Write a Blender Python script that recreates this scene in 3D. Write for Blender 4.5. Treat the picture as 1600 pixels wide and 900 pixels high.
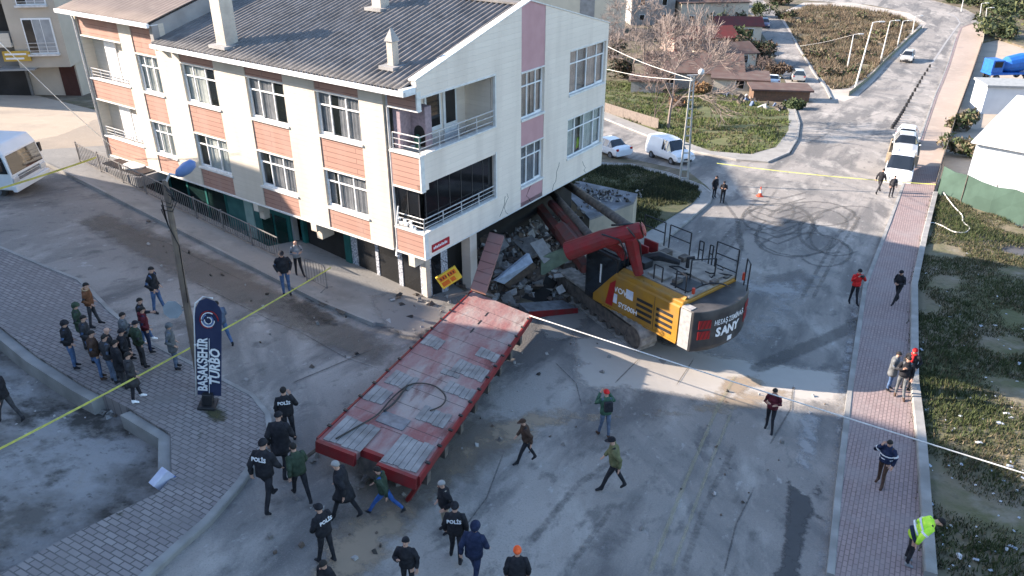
import bpy, bmesh, math, random
from mathutils import Vector, Matrix, Euler, geometry, noise
random.seed(7)
PI = math.pi
for o in list(bpy.data.objects): bpy.data.objects.remove(o, do_unlink=True)
SC = bpy.context.scene
COL = SC.collection
# ------------------------------------------------------------------ camera, world, sun
FPX, PITCH = 1219.5, math.radians(27.95)
CAMZ = 15.0
cd = bpy.data.cameras.new('camera'); cam = bpy.data.objects.new('camera', cd); COL.objects.link(cam)
cam.location = (0, 0, CAMZ); cam.rotation_euler = (PI/2-PITCH, 0, 0)
cd.sensor_width = 36; cd.lens = 36*FPX/1600; cd.clip_start = .1; cd.clip_end = 2000
SC.camera = cam
SUN_EL, SUN_AZ = math.radians(24.5), math.radians(-82.5)     # azimuth measured from +Y towards +X
w = bpy.data.worlds.new('World'); SC.world = w; w.use_nodes = True
nt = w.node_tree; bgn = nt.nodes['Background']
sk = nt.nodes.new('ShaderNodeTexSky'); sk.sky_type = 'NISHITA'; sk.sun_disc = False
sk.sun_elevation = SUN_EL; sk.sun_rotation = SUN_AZ; sk.altitude = 100; sk.air_density = 1.0; sk.dust_density = .8; sk.ozone_density = 2.0
nt.links.new(sk.outputs[0], bgn.inputs[0]); bgn.inputs[1].default_value = 0.13
sd = bpy.data.lights.new('sun', 'SUN'); sun = bpy.data.objects.new('sun', sd); COL.objects.link(sun)
sd.energy = 5.0; sd.angle = math.radians(.5); sd.color = (1, .865, .73)
SDIR = Vector((math.sin(SUN_AZ)*math.cos(SUN_EL), math.cos(SUN_AZ)*math.cos(SUN_EL), math.sin(SUN_EL)))
sun.rotation_euler = SDIR.to_track_quat('Z', 'Y').to_euler()
SC.view_settings.view_transform = 'Standard'; SC.view_settings.look = 'None'; SC.view_settings.gamma = 1
SC.view_settings.exposure = 1.75
SC.render.engine = 'CYCLES'
# ------------------------------------------------------------------ pixel (1600x900) -> world helpers
_F = Vector((0, math.cos(PITCH), -math.sin(PITCH))); _R = Vector((1, 0, 0)); _U = _R.cross(_F); CP = Vector((0, 0, CAMZ))
def ray(px, py): return _F + _R*((px-800)/FPX) - _U*((py-450)/FPX)
def proj(P):
    d = Vector(P)-CP; k = d.dot(_F); return 800+FPX*d.dot(_R)/k, 450-FPX*d.dot(_U)/k
def atZ(px, py, Z):
    d = ray(px, py); return CP + d*((Z-CAMZ)/d.z)
def T(x, y):
    if x > 5: s = 5+3*(1-math.exp(-(x-5)/3))+.03*(x-5)
    elif x < -25: s = -25+.2*(x+25)
    else: s = x
    g = y if y < 110 else 110+15*(1-math.exp(-(y-110)/15))
    return 2.25-.105*g-.18*s
def G(px, py, off=0.0):
    d = ray(px, py); t = 10.0
    lo, hi = 5.0, 600.0
    f = lambda t: (CAMZ+d.z*t)-T(d.x*t, d.y*t)-off
    for _ in range(50):
        m = (lo+hi)/2
        if f(m) > 0: lo = m
        else: hi = m
    return CP+d*lo
def GT(x, y, off=0.0): return Vector((x, y, T(x, y)+off))
def hpx(P, py_head, lo=1.5, hi=2.0):
    best = min((abs(proj(P+Vector((0, 0, h/100)))[1]-py_head), h/100) for h in range(int(lo*100), int(hi*100)+1))
    return best[1]
# ------------------------------------------------------------------ materials
_M = {}
def mat(name, c, c2=None, sc=3.0, c3=None, sc3=.4, rough=.8, metal=0.0, bump=0.0, bsc=20.0, spec=.3, alpha=1.0, detail=4.0, w3=.6):
    if name in _M: return _M[name]
    m = bpy.data.materials.new(name); m.use_nodes = True; n = m.node_tree.nodes; l = m.node_tree.links
    b = n['Principled BSDF']; b.inputs['Roughness'].default_value = rough; b.inputs['Metallic'].default_value = metal
    b.inputs['Specular IOR Level'].default_value = spec
    if c2 is None: c2 = tuple(v*.8 for v in c)
    tc = n.new('ShaderNodeTexCoord')
    t = n.new('ShaderNodeTexNoise'); t.inputs['Scale'].default_value = sc; t.inputs['Detail'].default_value = detail
    l.new(tc.outputs['Object'], t.inputs['Vector'])
    r = n.new('ShaderNodeMapRange'); r.inputs[1].default_value = .35; r.inputs[2].default_value = .65; l.new(t.outputs['Fac'], r.inputs[0])
    mx = n.new('ShaderNodeMix'); mx.data_type = 'RGBA'; mx.inputs['A'].default_value = (*c, 1); mx.inputs['B'].default_value = (*c2, 1)
    l.new(r.outputs[0], mx.inputs['Factor']); out = mx.outputs['Result']
    if c3:
        t3 = n.new('ShaderNodeTexNoise'); t3.inputs['Scale'].default_value = sc3; t3.inputs['Detail'].default_value = 6; l.new(tc.outputs['Object'], t3.inputs['Vector'])
        r3 = n.new('ShaderNodeMapRange'); r3.inputs[1].default_value = .45; r3.inputs[2].default_value = .7; r3.inputs[4].default_value = w3; l.new(t3.outputs['Fac'], r3.inputs[0])
        m3 = n.new('ShaderNodeMix'); m3.data_type = 'RGBA'; l.new(r3.outputs[0], m3.inputs['Factor']); l.new(out, m3.inputs['A']); m3.inputs['B'].default_value = (*c3, 1); out = m3.outputs['Result']
    l.new(out, b.inputs['Base Color'])
    if bump:
        tb = n.new('ShaderNodeTexNoise'); tb.inputs['Scale'].default_value = bsc; tb.inputs['Detail'].default_value = 5; l.new(tc.outputs['Object'], tb.inputs['Vector'])
        bp = n.new('ShaderNodeBump'); bp.inputs['Strength'].default_value = bump; bp.inputs['Distance'].default_value = .03; l.new(tb.outputs['Fac'], bp.inputs['Height']); l.new(bp.outputs[0], b.inputs['Normal'])
    if alpha < 1: b.inputs['Alpha'].default_value = alpha
    _M[name] = m; return m
def brickmat(name, c, c2, mortar, bw, bh, axes='xy', rot=0.0, rough=.85, msize=.012, stain=None, offset=.5, bump=.3):
    if name in _M: return _M[name]
    m = bpy.data.materials.new(name); m.use_nodes = True; n = m.node_tree.nodes; l = m.node_tree.links
    b = n['Principled BSDF']; b.inputs['Roughness'].default_value = rough; b.inputs['Specular IOR Level'].default_value = .25
    tc = n.new('ShaderNodeTexCoord'); v = tc.outputs['Object']
    if axes != 'xy':
        sx = n.new('ShaderNodeSeparateXYZ'); cx = n.new('ShaderNodeCombineXYZ'); l.new(v, sx.inputs[0])
        l.new(sx.outputs['XYZ'.index(axes[0].upper())], cx.inputs[0]); l.new(sx.outputs['XYZ'.index(axes[1].upper())], cx.inputs[1]); v = cx.outputs[0]
    mp = n.new('ShaderNodeMapping'); mp.inputs['Rotation'].default_value = (0, 0, rot); l.new(v, mp.inputs[0])
    bt = n.new('ShaderNodeTexBrick'); l.new(mp.outputs[0], bt.inputs['Vector']); bt.inputs['Scale'].default_value = 1
    bt.inputs['Color1'].default_value = (*c, 1); bt.inputs['Color2'].default_value = (*c2, 1); bt.inputs['Mortar'].default_value = (*mortar, 1)
    bt.inputs['Brick Width'].default_value = bw; bt.inputs['Row Height'].default_value = bh; bt.inputs['Mortar Size'].default_value = msize; bt.offset = offset
    out = bt.outputs['Color']
    t3 = n.new('ShaderNodeTexNoise'); t3.inputs['Scale'].default_value = .9; t3.inputs['Detail'].default_value = 7; l.new(tc.outputs['Object'], t3.inputs['Vector'])
    r3 = n.new('ShaderNodeMapRange'); r3.inputs[1].default_value = .45; r3.inputs[2].default_value = .72; r3.inputs[4].default_value = .75; l.new(t3.outputs['Fac'], r3.inputs[0])
    if axes in ('xz', 'yz'):
        mp3 = n.new('ShaderNodeMapping'); mp3.inputs['Scale'].default_value = (1.6, 1.6, .22); l.new(tc.outputs['Object'], mp3.inputs[0]); l.new(mp3.outputs[0], t3.inputs['Vector'])
    m3 = n.new('ShaderNodeMix'); m3.data_type = 'RGBA'; l.new(r3.outputs[0], m3.inputs['Factor']); l.new(out, m3.inputs['A']); m3.inputs['B'].default_value = (*(stain or mortar), 1)
    l.new(m3.outputs['Result'], b.inputs['Base Color'])
    if bump:
        bp = n.new('ShaderNodeBump'); bp.inputs['Strength'].default_value = bump; bp.inputs['Distance'].default_value = .01; bp.invert = True
        l.new(bt.outputs['Fac'], bp.inputs['Height']); l.new(bp.outputs[0], b.inputs['Normal'])
    _M[name] = m; return m
def glass(name='window glass', c=(.03, .035, .04), rough=.06, spec=1.0):
    if name in _M: return _M[name]
    m = mat(name, c, tuple(v*.6 for v in c), sc=.8, rough=rough, spec=spec); return m
def stainmat(name, c, c2, dens=.8, sc=2.0, rough=.9):
    "surface deposit with ragged edges: opacity from a per-vertex inside distance broken by noise"
    if name in _M: return _M[name]
    m = bpy.data.materials.new(name); m.use_nodes = True; n = m.node_tree.nodes; l = m.node_tree.links
    b = n['Principled BSDF']; b.inputs['Roughness'].default_value = rough; b.inputs['Specular IOR Level'].default_value = .2
    tc = n.new('ShaderNodeTexCoord'); t = n.new('ShaderNodeTexNoise'); t.inputs['Scale'].default_value = sc; t.inputs['Detail'].default_value = 8; t.inputs['Roughness'].default_value = .7
    l.new(tc.outputs['Object'], t.inputs['Vector'])
    mx = n.new('ShaderNodeMix'); mx.data_type = 'RGBA'; mx.inputs['A'].default_value = (*c, 1); mx.inputs['B'].default_value = (*c2, 1); l.new(t.outputs['Fac'], mx.inputs['Factor']); l.new(mx.outputs['Result'], b.inputs['Base Color'])
    at = n.new('ShaderNodeAttribute'); at.attribute_name = 'inside'
    a1 = n.new('ShaderNodeMath'); a1.operation = 'MULTIPLY_ADD'; a1.inputs[1].default_value = 1.6; a1.inputs[2].default_value = -.75; l.new(t.outputs['Fac'], a1.inputs[0])
    a2 = n.new('ShaderNodeMath'); a2.operation = 'ADD'; l.new(at.outputs['Fac'], a2.inputs[0]); l.new(a1.outputs[0], a2.inputs[1])
    r = n.new('ShaderNodeMapRange'); r.inputs[1].default_value = .35; r.inputs[2].default_value = .75; r.inputs[4].default_value = dens; l.new(a2.outputs[0], r.inputs[0])
    l.new(r.outputs[0], b.inputs['Alpha'])
    _M[name] = m; return m
# ------------------------------------------------------------------ mesh builder
class MB:
    def __init__(s): s.v = []; s.f = []; s.mi = []
    def add(s, vs, fs, mi=0, M=None):
        o = len(s.v)
        s.v += [tuple(M @ Vector(p)) if M else tuple(p) for p in vs]
        for f in fs: s.f.append(tuple(i+o for i in f)); s.mi.append(mi)
        return s
    def box(s, a, b, mi=0, M=None):
        x0, y0, z0 = [min(p, q) for p, q in zip(a, b)]; x1, y1, z1 = [max(p, q) for p, q in zip(a, b)]
        vs = [(x0,y0,z0),(x1,y0,z0),(x1,y1,z0),(x0,y1,z0),(x0,y0,z1),(x1,y0,z1),(x1,y1,z1),(x0,y1,z1)]
        return s.add(vs, [(0,3,2,1),(4,5,6,7),(0,1,5,4),(1,2,6,5),(2,3,7,6),(3,0,4,7)], mi, M)
    def tube(s, pts, r, n=6, mi=0, cap=True):
        pts = [Vector(p) for p in pts]; rs = r if isinstance(r, (list, tuple)) else [r]*len(pts)
        vs = []; fs = []; up = None
        for i, p in enumerate(pts):
            d = (pts[min(i+1, len(pts)-1)]-pts[max(i-1, 0)])
            d = d.normalized() if d.length > 1e-9 else Vector((0, 0, 1))
            if up is None: up = Vector((0, 0, 1)) if abs(d.z) < .9 else Vector((1, 0, 0))
            a = d.cross(up); a = a.normalized() if a.length > 1e-6 else d.orthogonal().normalized(); b = d.cross(a).normalized(); up = -b if False else up
            for k in range(n):
                t = 2*PI*k/n+PI/n; vs.append(p+(a*math.cos(t)+b*math.sin(t))*rs[i])
        for i in range(len(pts)-1):
            for k in range(n):
                k2 = (k+1) % n; fs.append((i*n+k, i*n+k2, (i+1)*n+k2, (i+1)*n+k))
        if cap: fs.append(tuple(range(n))[::-1]); fs.append(tuple((len(pts)-1)*n+k for k in range(n)))
        return s.add(vs, fs, mi)
    def loft(s, rings, mi=0, cap=True, M=None):
        n = len(rings[0]); vs = [p for r in rings for p in r]; fs = []
        for i in range(len(rings)-1):
            for k in range(n):
                k2 = (k+1) % n; fs.append((i*n+k, i*n+k2, (i+1)*n+k2, (i+1)*n+k))
        if cap: fs.append(tuple(range(n))[::-1]); fs.append(tuple((len(rings)-1)*n+k for k in range(n)))
        return s.add(vs, fs, mi, M)
    def ell(s, zs, n=10, mi=0, M=None):   # rings (cx,cy,z,rx,ry)
        return s.loft([[(cx+rx*math.cos(2*PI*k/n), cy+ry*math.sin(2*PI*k/n), z) for k in range(n)] for cx, cy, z, rx, ry in zs], mi, True, M)
    def prism(s, poly, z0, z1, mi=0, M=None):
        n = len(poly); return s.add([(x, y, z0) for x, y in poly]+[(x, y, z1) for x, y in poly],
            [tuple(range(n))[::-1], tuple(range(n, 2*n))]+[(i, (i+1) % n, n+(i+1) % n, n+i) for i in range(n)], mi, M)
    def sph(s, c, r, n=8, m=5, mi=0):
        rx, ry, rz = r if isinstance(r, (tuple, list)) else (r, r, r)
        return s.ell([(c[0], c[1], c[2]+rz*math.cos(PI*(1-(j+.02)/(m+.04))), max(rx*math.sin(PI*(j+.02)/(m+.04)), 1e-4), max(ry*math.sin(PI*(j+.02)/(m+.04)), 1e-4)) for j in range(m+1)], n, mi)
    def mesh(s, name, mats, smooth=False):
        me = bpy.data.meshes.new(name); me.from_pydata(s.v, [], s.f)
        for m in (mats if isinstance(mats, (list, tuple)) else [mats]): me.materials.append(m)
        me.polygons.foreach_set('material_index', s.mi)
        bm = bmesh.new(); bm.from_mesh(me); bmesh.ops.recalc_face_normals(bm, faces=bm.faces); bm.to_mesh(me); bm.free()
        if smooth: me.polygons.foreach_set('use_smooth', [True]*len(me.polygons))
        me.update(); return me
    def build(s, name, mats, parent=None, smooth=False, bevel=0, loc=None, rotz=0):
        o = bpy.data.objects.new(name, s.mesh(name, mats, smooth)); COL.objects.link(o)
        if parent: o.parent = parent
        if loc is not None: o.location = loc; o.rotation_euler = (0, 0, rotz)
        if bevel:
            b = o.modifiers.new('bevel', 'BEVEL'); b.width = bevel; b.segments = 2; b.limit_method = 'ANGLE'
        return o
def tag(o, label=None, cat=None, group=None, kind=None):
    if label: o['label'] = label
    if cat: o['category'] = cat
    if group: o['group'] = group
    if kind: o['kind'] = kind
    return o
def thing(name, label, cat, loc=(0, 0, 0), rotz=0, group=None, rot=None):
    o = bpy.data.objects.new(name, None); COL.objects.link(o); o.empty_display_size = .3
    o.location = loc; o.rotation_euler = rot if rot else (0, 0, rotz)
    return tag(o, label, cat, group)
def kids(o): return [c for c in COL.objects if c.parent == o]
def copy_tree(o, parent=None, memo=None):
    c = o.copy(); COL.objects.link(c)
    if parent: c.parent = parent
    for ch in list(o.children): copy_tree(ch, c)
    return c
def text(name, body, size, M, m, parent=None, depth=.004, bold=0.0, align='CENTER', sx=1.0, shear=0.0):
    cu = bpy.data.curves.new(name, 'FONT'); cu.body = body; cu.size = size; cu.align_x = align; cu.align_y = 'CENTER'
    cu.extrude = depth; cu.offset = bold; cu.resolution_u = 2; cu.shear = shear
    to = bpy.data.objects.new(name+'_c', cu); COL.objects.link(to)
    dg = bpy.context.evaluated_depsgraph_get(); me = bpy.data.meshes.new_from_object(to.evaluated_get(dg))
    bpy.data.objects.remove(to, do_unlink=True); bpy.data.curves.remove(cu)
    me.transform(Matrix.Diagonal((sx, 1, 1, 1))); me.transform(M); me.materials.clear(); me.materials.append(m)
    o = bpy.data.objects.new(name, me); COL.objects.link(o)
    if parent: o.parent = parent
    return o
def frame(origin, x, y):   # matrix with given x (text right) and y (text up) directions
    x = Vector(x).normalized(); z = x.cross(Vector(y)).normalized(); y = z.cross(x)
    M = Matrix((x, y, z)).transposed().to_4x4(); M.translation = Vector(origin); return M
# ------------------------------------------------------------------ ground: one triangulation split into regions
CC = Vector((-3.166, 25.871, CAMZ-12.516)); YAW = math.radians(35.27)
BA = Vector((-math.cos(YAW), math.sin(YAW), 0)); BB = Vector((math.sin(YAW), math.cos(YAW), 0))
def bp(u, v, z=0.0): return CC+BA*u+BB*v+Vector((0, 0, z))
def buv(u, v): p = bp(u, v); return (p.x, p.y)
def gp(pts): return [tuple(G(x, y).xy) for x, y in pts]
def inpoly(x, y, P):
    c = False; j = len(P)-1
    for i in range(len(P)):
        xi, yi = P[i]; xj, yj = P[j]
        if (yi > y) != (yj > y) and x < (xj-xi)*(y-yi)/(yj-yi)+xi: c = not c
        j = i
    return c
def smooth_poly(P, n=2):
    return P
REG = []   # (name, offset, polygon)
road = gp([(-600,130),(60,150),(150,200),(200,290),(560,460),(700,470),(830,480),(880,400),(1010,385),(1098,318),(1115,304),(1105,292),(1075,268),(1000,252),(930,235),(880,215),(880,170),(945,186),(1015,214),(1085,238),(1150,250),(1200,254),(1235,240),(1248,215),(1250,195),(1243,160),(1228,130),(1205,75),(1165,10),(1150,-14),(1178,-14),(1215,22),(1240,60),(1262,96),(1290,135),(1300,155),(1340,150),(1385,103),(1436,52),(1448,36),(1420,20),(1360,8),(1250,0),(1250,-14),(1380,-9),(1460,1),(1508,14),(1534,28),(1534,48),(1500,130),(1460,260),(1437,330)])
road += [tuple(G(1425,420).xy), tuple(G(1420,600).xy), tuple(G(1440,900).xy), (9.5, 5), (-60, 5), (-60, 30)]
pave_r = gp([(1302,905),(1315,760),(1333,600),(1354,450),(1392,350),(1410,300),(1421,268),(1443,206),(1462,150),(1482,100),(1494,60),(1500,44),(1522,36),(1536,44),(1532,70),(1512,130),(1490,190),(1468,260),(1457,305),(1440,370),(1422,450),(1420,600),(1430,700),(1441,905)])
verge = gp([(1428,262),(1446,206),(1465,150),(1485,100),(1497,60),(1503,44),(1524,36),(1538,44),(1534,70),(1514,130),(1492,190),(1470,258),(1468,262)])
p0 = G(1441,905).xy; p1 = G(1302,905).xy
pave_r += [(p0.x-.6, 5), (p1.x-.6, 5)]
bank = gp([(1442,905),(1430,700),(1421,600),(1423,450),(1441,370),(1458,306),(1520,318),(1620,372),(1700,450)])+[(30, 20), (22, 5), (p0.x-.55, 5)]
lane_r = gp([(1447,345),(1470,322),(1520,345),(1620,385),(1720,430),(1720,460),(1620,412),(1540,386),(1490,372)])
pave_l = gp([(-260,300),(-100,348),(0,388),(70,418),(130,442),(180,492),(240,540),(300,570),(355,598),(400,622),(424,652),(428,680),(412,714),(380,762),(330,820),(285,860),(245,897),(215,925)])+[tuple(G(0,1150).xy)]+gp([(-300,1100),(0,905),(30,890),(100,850),(200,800),(250,776),(270,752),(268,684),(200,642),(130,606),(60,562),(0,514),(-100,462),(-260,400)])
pit = gp([(-260,400),(-100,462),(0,514),(60,562),(130,606),(200,642),(268,684),(270,752),(250,776),(200,800),(100,850),(30,890),(0,905),(-300,1100)])+[(-40, 12)]
pit = gp([(-260,400),(-100,462),(0,514),(60,562),(130,606),(200,642),(268,684),(270,752),(250,776),(200,800),(100,850),(30,890),(0,905),(-300,1100)])
apron = [buv(24,-2.6), buv(14,-2.6), buv(2.8,-2.6), buv(.5,-2.3), buv(-1.2,-1.0), buv(-1.6,1.0), buv(-.6,2.5), buv(1.2,3.0), buv(24,1.3)]
sunk = [buv(19.5,-.75), buv(8.2,-.75), buv(8.2,1.2), buv(19.5,1.2)]
yard_l = gp([(-300,120),(60,150),(160,175),(175,235),(150,252),(85,262),(40,240),(-100,200),(-300,190)])
lot = gp([(935,262),(985,262),(1040,278),(1088,296),(1094,306),(1080,322),(1000,372),(930,410),(860,380),(830,340),(880,290)])
lotpave = gp([(935,256),(985,258),(1045,272),(1098,292),(1115,305),(1110,318),(1030,385),(985,425),(930,412),(1000,372),(1080,322),(1094,306),(1088,296),(1040,278),(985,262),(935,262)])
green = gp([(880,120),(945,128),(1040,124),(1140,150),(1232,176),(1232,205),(1212,232),(1172,243),(1110,238),(1040,212),(945,176),(880,155)])
greenpave = gp([(870,165),(880,155),(945,176),(1040,212),(1110,238),(1172,243),(1212,232),(1232,205),(1232,176),(1228,160),(1240,162),(1250,195),(1247,218),(1233,241),(1200,255),(1150,251),(1085,239),(1015,215),(945,187),(880,172)])
field = gp([(1222,24),(1262,10),(1330,12),(1400,24),(1436,40),(1420,54),(1380,94),(1345,126),(1325,138),(1300,140),(1282,120),(1248,70)])
islandp = gp([(1215,22),(1255,4),(1330,4),(1420,20),(1448,36),(1436,52),(1385,103),(1340,150),(1320,158),(1300,155),(1290,135),(1262,96),(1240,60)])
yard_r = gp([(1468,262),(1490,190),(1512,130),(1534,66),(1560,60),(1620,80),(1750,140),(1800,420),(1700,450),(1620,372),(1520,318),(1458,306)])
REG = [('road', 0.0, road), ('concrete_yard', .02, yard_l), ('embankment', .0, islandp), ('dry_field', .03, field), ('green_lot', .1, green), ('lot_kerb_pavement', .12, greenpave),
       ('pavement', .13, pave_r), ('dusty_verge', .10, verge), ('grass_bank', .10, bank), ('bank_lane', .0, lane_r), ('workshop_yard', -.25, yard_r), ('vacant_lot', .18, lot), ('side_pavement', .13, lotpave),
       ('corner_paving', .13, pave_l), ('dirt_pit', -.38, pit), ('forecourt', .13, apron), ('sunken_court', -.9, sunk)]
def build_ground():
    V = []; E = []
    def addpoly(P):
        n = len(P); ids = []
        for i in range(n):
            a = Vector(P[i]); b = Vector(P[(i+1) % n]); L = (b-a).length; step = 1.2 if a.y < 70 else 5
            k = max(1, int(L/step))
            for j in range(k): ids.append(len(V)); V.append(a.lerp(b, j/k))
        for i in range(len(ids)): E.append((ids[i], ids[(i+1) % len(ids)]))
    for _, _, P in REG: addpoly(P)
    rng = random.Random(3)
    y = -10.0
    while y < 420:
        st = 1.25 if y < 50 else (2.5 if y < 90 else (5 if y < 160 else 20))
        x = -120 if y > 50 else -60
        xm = 200 if y > 90 else (90 if y > 50 else 50)
        if y > 90: x = -160
        while x < xm: V.append(Vector((x+rng.uniform(-.2, .2)*st, y+rng.uniform(-.2, .2)*st))); x += st
        y += st
    for x in range(-400, 401, 50):
        for yy in (-60, 600): V.append(Vector((x, yy)))
    for yy in range(-60, 601, 60):
        for x in (-400, 400): V.append(Vector((x, yy)))
    vo, eo, fo, *_ = geometry.delaunay_2d_cdt(V, E, [], 0, 1e-4)
    bbs = [(min(p[0] for p in P), max(p[0] for p in P), min(p[1] for p in P), max(p[1] for p in P)) for _, _, P in REG]
    def cls(x, y):
        r = -1
        for i, (nm, off, P) in enumerate(REG):
            b = bbs[i]
            if b[0] <= x <= b[1] and b[2] <= y <= b[3] and inpoly(x, y, P): r = i
        return r
    tri = {}; owner = {}
    for f in fo:
        cx = sum(vo[i].x for i in f)/len(f); cy = sum(vo[i].y for i in f)/len(f); c = cls(cx, cy)
        if c >= 0: tri.setdefault(c, []).append(f)
        else: tri.setdefault(-1, []).append(f)
        for i in range(len(f)): owner.setdefault(frozenset((f[i], f[(i+1) % len(f)])), []).append(c)
    offs = {i: r[1] for i, r in enumerate(REG)}; offs[-1] = .04
    def zz(i, c): x, y = vo[i]; return T(x, y)+offs[c]+(noise.noise(Vector((x*.25, y*.25, 3)))*.12 if c in ROUGH else 0)
    ROUGH = {i for i, r in enumerate(REG) if r[0] in ('grass_bank', 'dirt_pit', 'vacant_lot', 'green_lot', 'dry_field')}
    out = {}
    for c, fs in tri.items():
        used = {}; vs = []; F = []
        bnd = {i for f in fs for i in range(0)}
        def vid(i, z=None):
            key = (i, z)
            if key not in used:
                x, y = vo[i]
                used[key] = len(vs); vs.append((x, y, z if z is not None else None))
            return used[key]
        edgev = set()
        for e, ow in owner.items():
            if len(set(ow)) > 1: edgev |= set(e)
        def top(i):
            x, y = vo[i]
            if i in edgev or c not in ROUGH: return T(x, y)+offs[c]
            return zz(i, c)
        for f in fs: F.append([vid(i, top(i)) for i in f])
        for f in fs:
            for k in range(len(f)):
                a, b = f[k], f[(k+1) % len(f)]; ow = owner[frozenset((a, b))]
                oth = [q for q in ow if q != c]
                if oth and offs[oth[0]] < offs[c]-.005:
                    za, zb = T(*vo[a])+offs[oth[0]]-.02, T(*vo[b])+offs[oth[0]]-.02
                    F.append([vid(b, top(b)), vid(a, top(a)), vid(a, za), vid(b, zb)])
        name = 'ground' if c == -1 else REG[c][0]
        me = bpy.data.meshes.new(name); me.from_pydata(vs, [], F)
        bm = bmesh.new(); bm.from_mesh(me); 
        for fc in bm.faces:
            if fc.normal.z < -.1: fc.normal_flip()
        bm.to_mesh(me); bm.free()
        o = bpy.data.objects.new(name, me); COL.objects.link(o); tag(o, kind='structure'); out[name] = o
    return out
GR = build_ground()
def surface_mat(name, cols, pr):
    "layered ground: cols = list of (colour, noise scale, lo, hi, stretch, rot)"
    m = bpy.data.materials.new(name); m.use_nodes = True; n = m.node_tree.nodes; l = m.node_tree.links
    b = n['Principled BSDF']; b.inputs['Roughness'].default_value = pr.get('rough', .85); b.inputs['Specular IOR Level'].default_value = pr.get('spec', .3)
    tc = n.new('ShaderNodeTexCoord'); out = None
    rgb = n.new('ShaderNodeRGB'); rgb.outputs[0].default_value = (*cols[0][0], 1); out = rgb.outputs[0]
    for c, sc, lo, hi, st, rot, wgt in cols[1:]:
        mp = n.new('ShaderNodeMapping'); mp.vector_type = 'TEXTURE'; mp.inputs['Rotation'].default_value = (0, 0, rot); mp.inputs['Scale'].default_value = (1, 1/st, 1); l.new(tc.outputs['Object'], mp.inputs[0])
        t = n.new('ShaderNodeTexNoise'); t.inputs['Scale'].default_value = sc; t.inputs['Detail'].default_value = 8; t.inputs['Roughness'].default_value = .62; l.new(mp.outputs[0], t.inputs['Vector'])
        r = n.new('ShaderNodeMapRange'); r.inputs[1].default_value = lo; r.inputs[2].default_value = hi; r.inputs[4].default_value = wgt; l.new(t.outputs['Fac'], r.inputs[0])
        mx = n.new('ShaderNodeMix'); mx.data_type = 'RGBA'; l.new(r.outputs[0], mx.inputs['Factor']); l.new(out, mx.inputs['A']); mx.inputs['B'].default_value = (*c, 1); out = mx.outputs['Result']
    l.new(out, b.inputs['Base Color'])
    if pr.get('bump', 0):
        tb = n.new('ShaderNodeTexNoise'); tb.inputs['Scale'].default_value = pr.get('bsc', 12); tb.inputs['Detail'].default_value = 8; l.new(tc.outputs['Object'], tb.inputs['Vector'])
        bpn = n.new('ShaderNodeBump'); bpn.inputs['Strength'].default_value = pr['bump']; bpn.inputs['Distance'].default_value = .05; l.new(tb.outputs['Fac'], bpn.inputs['Height']); l.new(bpn.outputs[0], b.inputs['Normal'])
    return m
TD = math.radians(-28)   # wear direction of the main road
m_road = surface_mat('dusty asphalt', [((.23,.21,.192),), ((.34,.31,.282), .10, .45, .60, .4, TD, .8), ((.105,.10,.098), .45, .49, .60, .16, TD, .85), ((.12,.117,.115), .3, .53, .62, .2, TD+.9, .6), ((.40,.37,.335), .55, .55, .66, .3, TD+.25, .6), ((.095,.092,.09), 1.9, .56, .68, .5, TD, .7), ((.45,.44,.42), 3.2, .62, .70, .5, TD, .45), ((.10,.10,.10), 7, .66, .72, 1, 0, .6), ((.10,.095,.09), 24, .52, .68, 1, 0, .35), ((.42,.40,.38), 31, .56, .70, 1, 0, .35)], dict(bump=.5, bsc=14, rough=.85))
m_dirt = surface_mat('bare earth', [((.12,.095,.07),), ((.075,.075,.035), .3, .42, .6, 1, 0, .8), ((.30,.25,.19), .9, .5, .7, 1, 0, .6), ((.08,.075,.05), 2.5, .55, .7, 1, 0, .6)], dict(bump=.5, rough=.95))
m_bank = surface_mat('bank soil', [((.16,.135,.09),), ((.08,.088,.035), .35, .42, .58, 1, .4, .85), ((.24,.21,.17), .8, .54, .7, 1.4, .5, .7), ((.05,.05,.03), 2.5, .55, .7, 1, 0, .6), ((.33,.31,.28), 5, .66, .74, 1, 0, .6)], dict(bump=.8, bsc=5, rough=.95))
m_pit = surface_mat('pit floor', [((.12,.11,.10),), ((.30,.29,.285), .28, .44, .56, 1, 0, .85), ((.035,.032,.028), .8, .52, .64, 1, .5, .9), ((.24,.22,.20), 2.2, .56, .68, 1, 0, .6), ((.04,.035,.03), 6, .58, .7, 1, 0, .6)], dict(bump=1.0, bsc=5, rough=.9))
m_conc = surface_mat('worn concrete', [((.26,.25,.235),), ((.17,.16,.15), .5, .48, .68, 1, 0, .7), ((.35,.33,.30), 1.6, .52, .7, 1, 0, .5), ((.1,.095,.09), 4, .6, .72, 1, 0, .5)], dict(bump=.3, rough=.85))
m_yard = surface_mat('dusty yard', [((.36,.30,.24),), ((.24,.21,.18), .3, .48, .68, 1, 0, .7), ((.42,.36,.29), 1.6, .52, .7, 1, 0, .5)], dict(bump=.3, rough=.9))
m_emb = surface_mat('gravel embankment', [((.40,.36,.32),), ((.24,.21,.18), .12, .48, .68, 1, 0, .7), ((.46,.42,.37), .6, .52, .7, 1, 0, .5)], dict(bump=.3, rough=.9))
m_field = surface_mat('scrub soil', [((.20,.16,.11),), ((.14,.14,.06), .12, .48, .62, 1, 0, .8), ((.24,.19,.14), .4, .52, .7, 1, 0, .7), ((.07,.06,.04), 1.2, .55, .7, 1, 0, .7)], dict(bump=.5, rough=.95))
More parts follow.
